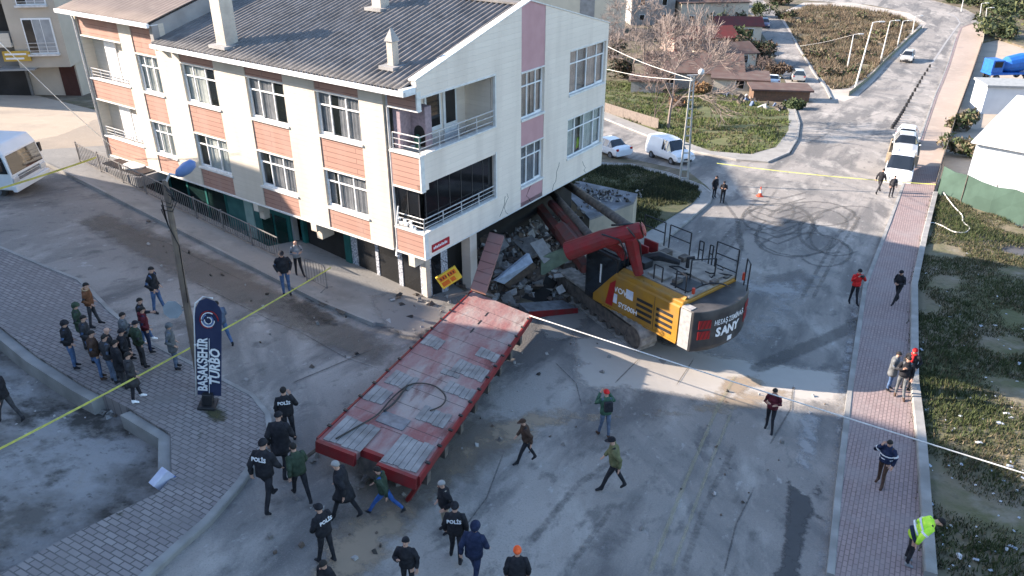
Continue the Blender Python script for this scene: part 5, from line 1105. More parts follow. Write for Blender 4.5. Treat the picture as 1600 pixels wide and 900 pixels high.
b = MB(); n = len(out); b.add([(x, -.012+.015*math.sin(z*3), z) for x, z in out]+[(x, .012+.015*math.sin(z*3), z) for x, z in out], [tuple(range(n)), tuple(range(n, 2*n))[::-1]]+[(i, (i+1) % n, n+(i+1) % n, n+i) for i in range(n)]); sail = b.build('sail', m_navy, bn)
text('lettering', 'BAŞAKŞEHİR', .42, frame((-.14, -.045, 1.36), (0, 0, 1), (-1, 0, 0)), m_letter, sail, .004, .012, sx=.66)
text('lettering', 'TURBO', .44, frame((.24, -.045, 1.30), (0, 0, 1), (-1, 0, 0)), m_letter, sail, .004, .012, sx=.8, shear=.2)
b = MB(); b.box((.045, -.05, .45), (.06, -.04, 2.2)); b.build('divider_line', m_letter, sail)
for k, (r_, c_) in enumerate(((.30, m_refl), (.24, m_letter), (.18, mat('logo blue', (.15,.25,.5))), (.12, m_letter))):
    b = MB(); b.tube([(.03+r_*(1-.25*t/16)*math.cos(k+t*.33), -.05-.002*k, 2.76+r_*(1-.25*t/16)*math.sin(k+t*.33)) for t in range(17)], .018, 4); b.build('swirl_arc', c_, sail, smooth=True)
# lattice pole by the van
zb_ = G(1068, 285, .13); lt2 = thing('lattice_pole', 'pale concrete lattice street pole with a globe lamp beside the white van', 'street lamp', zb_)
def ztop(P, px, py, H): 
    return min(((abs(proj(Vector((P.x+dx*.05, P.y, P.z+H)))[0]-px), dx*.05) for dx in range(-60, 61)))[1]
hh = hpx(zb_, 120, 4, 12); dx = ztop(zb_, 1082, 120, hh)
b = MB()
for s_ in (-1, 1): b.tube([(s_*.28, 0, 0), (s_*.10+dx, 0, hh)], [.09, .06], 4)
for k in range(12): t = (k+.5)/12; wdt = .28*(1-t)+.1*t; b.tube([(-wdt+dx*t, 0, hh*t), (wdt+dx*t, 0, hh*t)], .06, 4)
b.build('lattice', mat('pale concrete', (.46,.44,.40), (.38,.36,.33), sc=3), lt2)
b = MB(); b.tube([(dx, 0, hh), (dx-.4, 0, hh+.1), (dx+.3, -.1, hh+.15)], .03, 5); b.build('arm', m_rail, lt2); b = MB(); b.sph((dx+.5, -.15, hh+.35), .22, 10, 7); b.build('globe_lamp', m_lamp, lt2, smooth=True)
m_steel = mat('galvanised pole', (.62,.61,.58), (.5,.49,.47), sc=3, rough=.5)
def lamp(bx, by, tx, ty, label):
    P = G(bx, by); H = hpx(P, ty, 3, 16); dx = ztop(P, tx, ty, H); r = thing('street_lamp', label, 'street lamp', P, 0, 'lamp posts along the far road')
    b = MB(); b.tube([(0, 0, -.2), (dx, 0, H)], [.13, .07], 7); b.build('pole', m_steel, r); b = MB(); b.tube([(dx, 0, H), (dx+.8, -.2, H+.15)], .05, 5); b.box((dx+.7, -.38, H+.08), (dx+1.4, -.08, H+.2)); b.build('lamp_head', m_steel, r)
lamp(1336,137,1364,35,'nearest and tallest lamp post at the tip of the dry field beside the far road'); lamp(1375,98,1391,33,'second lamp post from the tip of the dry field'); lamp(1402,72,1411,33,'third lamp post from the tip of the dry field'); lamp(1426,50,1430,30,'farthest lamp post left of the far road at the bend')
lamp(1324,106,1334,54,'short dark lamp post standing inside the dry field'); lamp(1502,18,1506,4,'lamp post behind the far road at the outside of the bend'); lamp(1531,28,1534,13,'lamp post with yellow lamp on the right side of the bend'); lamp(1540,36,1542,18,'lowest lamp post right of the road bend')
# tape, rope, wires
m_tape = mat('yellow tape', (.62,.60,.12), (.45,.46,.15), sc=9, rough=.5); m_rope = mat('white rope', (.72,.70,.66), rough=.7)
def ribbon(name, A, B_, w_, m, label, cat, n=40, sag=.1):
    b = MB(); vs = []; 
    for i in range(n+1):
        t = i/n; p = A.lerp(B_, t)+Vector((0, 0, -sag*4*t*(1-t))); a = .6*math.sin(i*1.1)+.5; u_ = Vector((.4*math.cos(a), .5*math.sin(a), math.cos(a))).normalized()*w_/2; vs += [p-u_, p+u_]
    b.add(vs, [(2*i, 2*i+2, 2*i+3, 2*i+1) for i in range(n)]); o = b.build(name, m); so = o.modifiers.new('t', 'SOLIDIFY'); so.thickness = .006; return tag(o, label, cat)
ribbon('police_tape', G(517,418,1.1), G(-80,742,1.1), .07, m_tape, 'long yellow police tape crossing the corner paving past the banner', 'tape', 60, .12)
ribbon('police_tape', G(-60,312,.9), G(150,246,1.2), .1, m_tape, 'yellow police tape stretched past the white truck at the left edge', 'tape', 24, .05)
ribbon('police_tape', G(1120,255,1.0), G(1462,288,1.0), .05, m_tape, 'yellow police tape across the far side of the crossing in front of the recovery truck', 'tape', 30, .15)
cable('rope', [tr.location+D(1.0, .985, .03), (tr.location+D(1.0, .985, .03)).lerp(G(1640,752,1.2), .5)-Vector((0,0,.05)), G(1640,752,1.2)], .022, m_rope, 'white rope stretched from the trailer corner across the road to the grass bank', 'rope')
cable('hose', [G(x, y, .16) for x, y in [(1466,282),(1474,300),(1490,322),(1503,336),(1505,347),(1515,356),(1508,363),(1490,362),(1470,352),(1455,348),(1445,354)]], .04, m_rope, 'pale hose looping over the grass bank below the green screen', 'hose')
for A, B_, l in ((atZ(-5,62,9), G(182,235,1.2), 'overhead wire slanting down across the top left yard'), (atZ(948,72,4), atZ(1082,124,5.3), 'upper overhead wire from the building to the lattice pole'), (atZ(948,108,2), atZ(1082,126,5.2), 'lower overhead wire from the building to the lattice pole'), (atZ(1250,72,-5), atZ(1334,54,-3), 'thin overhead wire crossing the dry field')):
    cable('overhead_wire', [A, A.lerp(B_, .5)-Vector((0, 0, .15)), B_], .018, m_rope, l, 'wire', 4)
# ------------------------------------------------------------------ bollards, cone, white line
pr_ = [(1394,201),(1403,188),(1412,173),(1425,150),(1440,124),(1456,99)]; PP = [G(*q) for q in pr_]; bo0 = None; tot = []
for i in range(len(PP)-1):
    for j in range(4): tot.append(PP[i].lerp(PP[i+1], j/4))
for p in tot:
    p = GT(p.x, p.y)
    if bo0 is None:
        b = MB(); b.tube([(0,0,0),(0,0,.45),(0,0,.5)], [.17,.14,.06], 10); bo0 = b.build('delineator_post', m_blk); bo0.location = p; o = bo0
    else: o = bo0.copy(); COL.objects.link(o); o.location = p
    tag(o, 'black flexible post of the dotted row dividing the wide far road', 'bollard', 'black posts dividing the far road')
strips('white_line', [([(1456,99),(1478,66),(1494,44),(1500,36),(1495,28),(1480,20)], .5, 1.0)], m_pale, .02)
cn = thing('traffic_cone', 'small red and white traffic cone standing alone on the crossing', 'cone', G(1187, 307)); b = MB(); b.box((-.2,-.2,0),(.2,.2,.04)); b.ell([(0,0,.04,.15,.15),(0,0,.28,.10,.10)], 12); b.ell([(0,0,.5,.06,.06),(0,0,.7,.03,.03)], 12); b.build('cone_body', mat('cone red', (.6,.08,.04)), cn); b = MB(); b.ell([(0,0,.28,.10,.10),(0,0,.5,.06,.06)], 12); b.build('white_band', m_letter, cn)
# ------------------------------------------------------------------ rubble
m_rub = [mat('rubble grey', (.24,.225,.21), (.15,.14,.13), sc=5, bump=.3), mat('rubble brown', (.15,.115,.09), (.09,.07,.06), sc=5, bump=.3), mat('rubble dark', (.07,.06,.055), (.04,.035,.03), sc=5), mat('rubble pale', (.40,.385,.37), (.3,.29,.28), sc=5)]
def chunk(b, p, s, rng, mi=0):
    M = Matrix.Translation(p) @ Euler((rng.uniform(0, 6), rng.uniform(0, 6), rng.uniform(0, 6))).to_matrix().to_4x4(); a, c, d = s*rng.uniform(.5, 1.2), s*rng.uniform(.4, 1), s*rng.uniform(.2, .6)
    v = [(x*a*rng.uniform(.6, 1), y*c*rng.uniform(.6, 1), z*d*rng.uniform(.7, 1)) for x in (-1, 1) for y in (-1, 1) for z in (-1, 1)]
    b.add(v, [(0,1,3,2),(4,6,7,5),(0,4,5,1),(2,3,7,6),(0,2,6,4),(1,5,7,3)], mi, M)
rng = random.Random(11)
def moundz(u, v):
    k = max(0, min(1, (u+1.5)/3.5))*max(0, min(1, (v-2.9)/2.2)); return (-3.25-1.3*max(0, (v-3)/10)) + 2.3*k+.25*noise.noise(Vector((u, v, 1)))
b = MB(); vs = []; N = 34
for i in range(N+1):
    for j in range(N+1): u, v = -1.6+6*i/N, 2.6+10*j/N; vs.append((-u, v, moundz(u, v)-.05+.2*noise.noise(Vector((u*2, v*2, 5)))))
b.add(vs, [(i*(N+1)+j, i*(N+1)+j+1, (i+1)*(N+1)+j+1, (i+1)*(N+1)+j) for i in range(N) for j in range(N)], 1)
for k in range(1500):
    u, v = rng.uniform(-1.5, 3.2), rng.uniform(2.7, 12); s_ = rng.choice((.07, .08, .1, .13, .2, .3)); chunk(b, Vector((-u, v, moundz(u, v)+.03)), s_, rng, rng.choice((0,0,1,1,2,3)))
for k in range(26):
    u, v = rng.uniform(-1.2, 2.6), rng.uniform(3, 10.5); p = Vector((-u, v, moundz(u, v))); q = [p]
    for j in range(4): q.append(q[-1]+Vector((rng.uniform(-.25, .35), rng.uniform(-.35, .2), rng.uniform(-.05, .28))))
    b.tube(q, rng.choice((.012, .018, .03)), 5, 2)
for k in range(60):
    u, v = rng.uniform(-1.4, 2.8), rng.uniform(3, 11); M4 = Matrix.Translation((-u, v, moundz(u, v)+.1)) @ Euler((rng.uniform(-.7, .7), rng.uniform(-.7, .7), rng.uniform(0, 6))).to_matrix().to_4x4(); a_, c_ = rng.uniform(.2, .7), rng.uniform(.15, .45)
    b.box((-a_, -c_, -.04), (a_, c_*rng.uniform(.4, 1), .04), rng.choice((0, 1, 1, 3)), M4)
rb = b.build('rubble_pile', m_rub); rb.matrix_world = bld.matrix_basis.copy(); tag(rb, 'broken masonry spilling from under the collapsed side of the building', 'rubble', None, 'stuff'); bld_M = Matrix.Translation(CC) @ Matrix.Rotation(-YAW, 4, 'Z'); rb.matrix_world = bld_M
def slab(name, label, quad, th, m, cat='slab'):
    Q = [atZ(x, y, z) for x, y, z in quad]; n_ = (Q[1]-Q[0]).cross(Q[3]-Q[0]).normalized(); 
    if n_.dot(CP-Q[0]) < 0: n_ = -n_
    b = MB(); c = Q[0]; b.add([q-c for q in Q]+[q-c-n_*th for q in Q], [(0,1,2,3),(7,6,5,4)]+[(i, 4+i, 4+(i+1) % 4, (i+1) % 4) for i in range(4)]); o = b.build(name, m); o.location = c; return tag(o, label, cat)
m_mclad = brickmat('dusty mauve siding', (.40,.20,.17), (.36,.18,.155), (.2,.1,.09), 4, .2, axes='yz', stain=(.36,.24,.21), bump=.5)
slab('cladding_slab', 'long mauve cladding strip leaning from the building onto the trailer end', [(765,362,1.9),(787,368,1.9),(758,458,.75),(735,450,.75)], .12, m_mclad)
slab('tiled_slab', 'pale blue tiled slab tilted over the dark cavity beside the trailer', [(774,439,.2),(827,396,.75),(833,410,.45),(788,444,-.1)], .15, mat('pale blue tile', (.42,.48,.56), (.30,.34,.4), sc=4))
slab('broken_floor_edge', 'broken brown concrete edge just below the pale tiled slab', [(788,444,-.1),(833,410,.45),(838,418,.1),(796,452,-.5)], .25, m_rub[1])
slab('green_wall_panel', 'pale green broken wall panel standing in the rubble beside the excavator', [(845,432,-.6),(846,402,.3),(884,388,.7),(893,405,.1)], .15, mat('pale green plaster', (.25,.31,.22), (.18,.22,.16), sc=3), 'wall panel')
slab('grey_slab', 'smooth grey slab fragment lying on the rubble above the tiled slab', [(800,375,.6),(832,368,.9),(850,392,.5),(828,402,.3)], .15, m_rub[0])
slab('bent_sheet', 'crumpled grey sheet lying between the grey slab and the green panel', [(828,380,.8),(848,372,1.0),(866,400,.3),(850,412,.1)], .05, m_rub[3], 'metal sheet')
slab('fallen_panel', 'dark grey panel lying low at the trailer end', [(700,462,.35),(735,452,.5),(775,462,.2),(742,452,.6)], .1, m_rub[0])
slab('cavity_shade', 'dark slab painting the shaded hollow in the collapsed ground floor beside the trailer', [(790,462,-.75),(835,420,-.4),(870,440,-.8),(850,475,-.95)], .1, m_dark, 'cavity')  # near-black slab stands in for the shade inside the hollow
for lab, q in (('white plaster fragment near the green panel, pointed', [(868,450,-.6),(878,444,-.5),(884,455,-.7),(874,460,-.8)]), ('white board scrap lying flat below the green panel', [(865,428,-.2),(895,425,-.2),(896,431,-.3),(866,434,-.3)])): slab('plaster_scrap', lab, q, .04, m_rub[3], 'debris')
sh_ = thing('low_outbuilding', 'low flat roofed outbuilding strewn with debris behind the red boom', 'shed', G(960, 360))
Q = [atZ(x, y, .1) for x, y in ((896,290),(996,306),(990,318),(922,345))]; Q = [atZ(880,300,.1), atZ(905,286,.1), atZ(996,306,.1), atZ(990,319,.1), atZ(921,345,.1)]
b = MB(); n = len(Q); c = sh_.location; b.add([q-c for q in Q]+[q-c-Vector((0,0,2.6)) for q in Q], [tuple(range(n)), tuple(range(n, 2*n))[::-1]]+[(i, n+i, n+(i+1) % n, (i+1) % n) for i in range(n)]); b.build('wall', mat('ochre plaster', (.36,.31,.24), (.28,.25,.2), sc=1.5), sh_)
b = MB(); b.add([q-c+Vector((0,0,.12)) for q in Q]+[q-c+Vector((0,0,.003)) for q in Q], [tuple(range(n)), tuple(range(n, 2*n))[::-1]]+[(i, n+i, n+(i+1) % n, (i+1) % n) for i in range(n)]); b.build('roof', mat('dusty slab roof', (.26,.26,.28), (.14,.14,.15), sc=1.5, c3=(.08,.08,.08), sc3=1), sh_)
b = MB(); ctr = sum(Q, Vector())/n
for k in range(160): q = Q[rng.randrange(n)].lerp(ctr, rng.random()**.5)-c; chunk(b, q+Vector((rng.uniform(-.8,.8), rng.uniform(-.6,.6), .16)), rng.choice((.05,.08,.12)), rng, rng.choice((0,2,3)))
tag(b.build('roof_debris', m_rub, sh_), kind='stuff')
m_flim = stainmat('plaster dust film', (.34,.32,.30), (.26,.24,.22), .75, 1.4)
drape('plaster_dust', [(560,470),(640,440),(720,465),(700,520),(640,545),(590,520)], m_flim, .15, .35, .8)
drape('plaster_dust', [(830,480),(900,430),(960,420),(1010,400),(1030,440),(940,500),(900,540),(830,540)], m_flim, .02, .35, .9)
# scattered stones and litter, each one an object
def scatter(name, label, cat, grp, polys, n, sizes, mats, off=.03, seed=1, flat=False):
    r_ = random.Random(seed); protos = []
    for k in range(8):
        b = MB(); chunk(b, Vector((0, 0, 0)), 1, r_); me = b.mesh(name, mats[k % len(mats)]); protos.append(me)
    for k in range(n):
        P = polys[r_.randrange(len(polys))]; xs = [q[0] for q in P]; ys = [q[1] for q in P]
        for _ in range(40):
            x, y = r_.uniform(min(xs), max(xs)), r_.uniform(min(ys), max(ys))
            if inpoly(x, y, P): break
        p = G(x, y, off); o = bpy.data.objects.new(name, protos[r_.randrange(8)]); COL.objects.link(o); o.location = p; s_ = r_.choice(sizes); o.scale = (s_, s_, s_*(.35 if flat else 1)); o.rotation_euler = (0 if flat else r_.uniform(0, 6), 0, r_.uniform(0, 6)); tag(o, label, cat, grp)
scatter('stone', 'small dark broken stone lying loose on the road', 'stone', 'loose stones on the road', [[(820,500),(900,500),(960,560),(900,700),(700,720),(760,600)],[(1000,620),(1300,600),(1280,720),(980,900)],[(450,700),(700,760),(600,890),(400,890)],[(200,330),(440,430),(640,540),(480,600),(250,420)]], 110, (.03,.04,.06,.09), m_rub, .03, 5)
scatter('broken_masonry', 'broken piece of masonry lying at the foot of the building corner', 'stone', 'masonry pieces by the building corner', [[(590,470),(640,455),(720,470),(680,500),(640,530),(600,505)],[(880,440),(1000,385),(1020,395),(1010,410),(900,470)],[(835,455),(900,430),(905,480),(840,490)]], 130, (.06,.1,.16,.22), m_rub, .08, 6)
scatter('litter_scrap', 'pale scrap of litter lying in the grass of the bank', 'litter', 'litter on the grass bank', [[(1445,360),(1600,420),(1600,900),(1450,900),(1430,600)]], 90, (.035,.05,.07,.11), [mat('litter white', (.60,.60,.60), (.45,.45,.46)), mat('litter blue grey', (.42,.46,.52))], .16, 8, True)
scatter('scrap_piece', 'piece of scrap metal and board dumped beside the plank shed', 'scrap', 'scrap heap by the sheds', [[(1100,125),(1180,130),(1230,160),(1225,175),(1140,160),(1105,140)]], 110, (.2,.3,.5), [mat('scrap white', (.45,.45,.46)), m_rub[1], mat('scrap blue', (.12,.16,.25)), m_rub[2]], .15, 9)
scatter('kerb_rubble', 'broken paving stone in the small heap below the corner paving wall', 'stone', 'heap of broken paving stones', [[(152,630),(172,622),(192,635),(198,650),(165,655)]], 60, (.06,.09,.13), m_rub, -.42, 10)
scatter('pit_scrap', 'pale scrap lying on the pit floor', 'litter', 'scraps on the pit floor', [[(10,560),(250,700),(200,790),(20,860)]], 30, (.04,.06), [m_rub[3]], -.38, 12, True)
bxs = thing('carton', 'small white and blue carton at the corner of the paving edge', 'box', G(262, 757, -.1), .9, rot=(0, -.5, .9)); b = MB(); b.box((-.2,-.12,0),(.25,.12,.4)); b.build('carton_body', mat('carton white', (.55,.57,.66), (.4,.42,.55)), bxs, bevel=.01)
b = MB(); b.box((-.2,-.125,.0),(.25,-.121,.12)); b.build('blue_band', m_blue, bxs)
m_bush1 = None
# ------------------------------------------------------------------ vegetation
def grass(name, label, polys, n, h, cols, off=.1, seed=1, w_=.02, cat='grass', pxspace=True):
    r_ = random.Random(seed); b = MB()
    for k in range(n):
        P = polys[r_.randrange(len(polys))]; xs = [q[0] for q in P]; ys = [q[1] for q in P]; ok = False
        for _ in range(20):
            x, y = r_.uniform(min(xs), max(xs)), r_.uniform(min(ys), max(ys))
            if inpoly(x, y, P): ok = True; break
        if not ok: continue
        c = Vector((x, y)); nz = noise.noise(Vector((x*.35, y*.35, seed)))
        if nz < (-.3 if 'lot' in name or 'field' in name else -.28): continue
        z = T(x, y)+off; hh_ = h*r_.uniform(.4, 1.2)*(1+nz)
        for j in range(4):
            a = r_.uniform(0, 6.28); dx, dy = r_.gauss(0, .08), r_.gauss(0, .08); lx, ly = r_.gauss(0, hh_*.45), r_.gauss(0, hh_*.45); wx, wy = math.cos(a)*w_, math.sin(a)*w_
            b.add([(x+dx-wx, y+dy-wy, z-.03), (x+dx+wx, y+dy+wy, z-.03), (x+dx+lx, y+dy+ly, z+hh_)], [(0,1,2)], 0 if nz > .05 and r_.random() < .75 else r_.randrange(len(cols)))
    return tag(b.build(name, cols), label, cat, None, 'stuff')
g1, g2, g3, g4 = mat('grass green', (.055,.072,.025), (.04,.055,.02), sc=1), mat('grass olive', (.085,.085,.038), (.065,.065,.03), sc=1), mat('dead grass', (.17,.135,.085), (.12,.10,.065), sc=1), mat('dark weed', (.03,.038,.018), (.022,.03,.015), sc=1)
grass('bank_grass', 'rough patchy grass covering the bank at the right', [bank], 36000, .14, [g1, g2, g3, g4], .12, 2, .022)
grass('green_lot_grass', 'bright green grass of the lot beyond the side street', [green], 9000, .22, [mat('fresh grass', (.095,.125,.035), (.075,.10,.03), sc=.6), g2, g3], .12, 3, .05)
grass('vacant_lot_grass', 'dark weeds on the small lot behind the building', [lot], 9000, .2, [g4, g1, g2], .2, 4, .03)
grass('field_scrub', 'brown dry scrub covering the triangular field', [field], 12000, .7, [mat('brown scrub', (.17,.125,.085), (.12,.09,.06), sc=1), mat('grey scrub', (.22,.185,.14), (.16,.135,.1), sc=1), g2], .05, 5, .06)
def bush(name, label, px, py, r_, h, cols, n=500, seed=1, grp=None, leaf=.12, P=None, cat='bush'):
    q = random.Random(seed); P = P or G(px, py); root = thing(name, label, cat, P, 0, grp); b = MB(); st = MB()
    for k in range(9): a = q.uniform(0, 6.28); st.tube([(0, 0, -.1), (math.cos(a)*r_*.3, math.sin(a)*r_*.3, h*.4), (math.cos(a)*r_*.7, math.sin(a)*r_*.7, h*.8)], [.05, .03, .01], 4)
    st.build('stem', m_polew, root)
    cl = [(Vector((q.gauss(0, r_*.42), q.gauss(0, r_*.42), h*q.uniform(.3, .8))), r_*q.uniform(.25, .5)) for _ in range(9)]
    for k in range(n):
        c, cr = cl[q.randrange(9)]; d = Vector((q.gauss(0, 1), q.gauss(0, 1), q.gauss(0, .8))).normalized()*cr*q.uniform(.5, 1.1); p = c+d
        if p.z < .05: p.z = .05
        e = [Vector((q.gauss(0, leaf), q.gauss(0, leaf), q.gauss(0, leaf))) for _ in range(3)]; b.add([p+x for x in e], [(0,1,2)], q.randrange(len(cols)))
    b.build('foliage', cols, root); return root
def bare_tree(name, label, px, py, H, spread, m, seed=1, lv=5, P=None, r0=.14, splits=3, trunk=.3):
    q = random.Random(seed); P = P or G(px, py); root = thing(name, label, 'tree', P); tk = MB(); cr = MB()
    def grow(p, d, L, r_, l):
        k = 3; pts = [p]; dd = d.copy()
        for i in range(k): jt = .03 if l >= lv-1 else .12; dd = (dd+Vector((q.gauss(0, jt), q.gauss(0, jt), q.gauss(0, .06)))).normalized(); pts.append(pts[-1]+dd*L/k)
        (tk if l == lv else cr).tube(pts, [r_*(1-.35*i/k) for i in range(k+1)], 6 if l == lv else (4 if l > 2 else 3), cap=l > 2)
        if l == 0: return
        for i in range(splits+(1 if l <= 3 else 0)):
            a = (q.uniform(0, .8)+i*2.1) if l >= lv-1 else q.uniform(0, 6.28); s_ = (spread+.18)*q.uniform(.6, 1.25); pp = pts[-1] if i < 2 else pts[q.randrange(1, k+1)]
            ax_ = dd.orthogonal().normalized(); ax_.rotate(Matrix.Rotation(a, 3, dd)); nd = (dd*math.cos(s_)+ax_*math.sin(s_)+Vector((0, 0, .05))).normalized(); grow(pp, nd, L*q.uniform(.66, .86), max(.022, r_*.6), l-1)
    grow(Vector((0, 0, -.2)), Vector((0, 0, 1)), H*trunk, r0, lv); tk.build('trunk', m, root); cr.build('crown', m, root); return root
m_bark = mat('grey bark', (.17,.13,.115), (.12,.09,.08), sc=4, rough=.95); m_bark2 = mat('pale twig', (.24,.195,.175), (.18,.145,.13), sc=4, rough=.95)
bare_tree('bare_tree', 'bare multi-stemmed tree in the green lot left of the lattice pole, nearest to the street', 1044, 203, 12.5, .36, m_bark2, 3, 6, r0=.17, splits=3, trunk=.26)
bare_tree('bare_tree', 'wide pale bare tree behind the damaged building beside the cream block', 1006, 104, 17.0, .6, m_bark2, 5, 6, r0=.18, trunk=.24)
bare_tree('bare_tree', 'small reddish bare tree in front of the red roof house', 1092, 98, 10, .5, m_bark, 8, 5, r0=.12, trunk=.25)
bare_tree('bare_tree', 'bare tree at the top edge above the red roof house', 1088, 36, 12, .6, m_bark, 12, 5, r0=.16, trunk=.25)
bare_tree('bare_tree', 'thin leaning bare tree with two stems at the kerb wall of the green lot', 1022, 196, 6.5, .35, m_bark, 15, 5, r0=.08, trunk=.3)
bare_tree('bare_tree', 'scraggy bare tree left of the wide pale bare tree', 965, 92, 7, .6, m_bark, 21, 5, r0=.12, trunk=.22)
bare_tree('bare_tree', 'spreading bare tree over the parked car by the narrow street', 1190, 120, 6, .7, m_bark, 25, 5, r0=.15, trunk=.2)
bare_tree('bare_tree', 'twin bare tree between the red roof house and the tiled house', 1062, 112, 11, .6, m_bark, 31, 5, r0=.13, trunk=.24)
bare_tree('bare_tree', 'bare tree rising behind the ochre house at the top edge', 1120, 40, 12, .6, m_bark, 33, 5, r0=.14, trunk=.24)
bare_tree('bare_tree', 'bare tree at the left end of the tiled house', 990, 128, 11, .65, m_bark2, 35, 5, r0=.13, trunk=.24)
bare_tree('bare_tree', 'bare tree over the plank shed', 1160, 140, 5.5, .6, m_bark, 37, 5, r0=.11, trunk=.24)
gd, gm, bb_ = mat('dark evergreen', (.030,.045,.020), (.02,.03,.015), sc=1), mat('mid evergreen', (.055,.075,.03), (.04,.055,.022), sc=1), mat('brown twig leaf', (.12,.085,.06), (.085,.06,.045), sc=1)
rng = random.Random(21)
for k, (x, y, r_, h, cs, lab) in enumerate([(955,95,2.4,3.2,[bb_, gm],'brown scrub bush left of the wide bare tree'),(975,122,2.6,2.4,[gd, bb_],'dark bush at the upper edge of the green lot by the building'),(1095,20,4,6,[gd, gm],'dark evergreen tree mass near the top edge left of the narrow street'),(1120,8,4,6,[gd, gm],'dark evergreen at the top edge beside the narrow street'),(1140,50,3,4,[gm, bb_],'olive bush right of the red roof house'),(1165,95,3.6,4.2,[bb_, gd],'large brown thicket above the sheds'),(1190,100,2.8,3.4,[bb_, gd],'dark brown thicket beside the narrow street'),(1214,122,1.6,2.2,[bb_],'brown bush touching the edge of the narrow street'),(1097,148,1.3,1.8,[mat('orange bush', (.26,.16,.08), (.2,.12,.06))],'round orange brown bush in the green lot beside the lattice pole'),(1062,168,1.0,1.1,[bb_, mat('russet', (.25,.13,.06))],'low russet bush behind the bare tree stems'),(1035,60,2.8,3,[gd, bb_],'dark bush left of the red roof house'),(1180,25,3,3,[gm],'green bush left of the far narrow street'),(1215,8,3.6,3,[gm, bb_],'bush clump on the verge between the two far roads'),(1230,30,2.4,1.6,[bb_, gm],'low brown bush at the upper tip of the dry field'),(1150,70,2.4,3,[gm, gd],'green bush between the red house and the narrow street'),(1240,170,1.2,.9,[gm],'small green bush at the kerb corner of the green lot'),(1505,200,1.8,1.4,[gm, g3],'scrubby bush below the roadside barrier'),(1512,240,1.6,1.1,[g3, gm],'dry grassy bush left of the white workshop')]):
    bush('bush', lab, x, y, r_, h, cs, 900, k+40, leaf=.13+.03*r_)
for k in range(46):
    x = rng.uniform(1470, 1620); y = rng.uniform(-14, 24) if x < 1540 else rng.uniform(-14, 62)
    if x < 1540 and y > (x-1460)*.2: y = -8
    bush('hill_bush', 'olive bush on the scrub slope beyond the road bend', x, y, rng.uniform(1.6, 3.4), rng.uniform(1.2, 3), [gm, mat('olive leaf', (.10,.11,.045), (.07,.08,.03), sc=1), gd][rng.randrange(2):], 260, k+100, 'bushes on the far slope', .3)
for k, (x, y) in enumerate([(1262,40),(1285,70),(1300,100),(1320,60),(1345,90),(1370,60),(1390,45),(1300,30),(1340,30),(1405,38),(1270,90),(1290,118),(1330,120),(1355,70)]):
    bush('scrub_bush', 'low brown scrub bush on the triangular dry field', x, y, 2.0, 1.0, [bb_, g3, gm], 350, k+200, 'scrub bushes on the dry field', .2)
# ------------------------------------------------------------------ people
m_skin = mat('skin', (.50,.30,.22), (.45,.27,.2), sc=8, rough=.6); m_eye = mat('eye', (.03,.02,.02)); m_hairb = mat('black hair', (.015,.013,.012), rough=.7); m_hairw = mat('white hair', (.30,.29,.28), rough=.8)
def cloth(n, c): return mat(n+' cloth', c, tuple(min(1, v*1.7+.006) for v in c), sc=7, rough=.92, spec=.15, bump=.8, bsc=9)
CL = {k: cloth(k, v) for k, v in dict(black=(.016,.016,.019), black2=(.034,.033,.036), navy=(.014,.02,.045), jeans=(.05,.085,.16), blue=(.03,.08,.24), dgreen=(.03,.045,.03), green=(.035,.075,.05), olive=(.10,.10,.05), brown=(.115,.05,.025), dbrown=(.05,.03,.022), maroon=(.07,.012,.018), grey=(.16,.165,.175), grey2=(.09,.095,.10), bluegrey=(.07,.09,.13), khaki=(.22,.19,.15), red=(.45,.02,.02), orange=(.7,.10,.03), hivis=(.42,.85,.06), white=(.65,.65,.66), tan=(.30,.2,.12)).items()}
_pc = {}
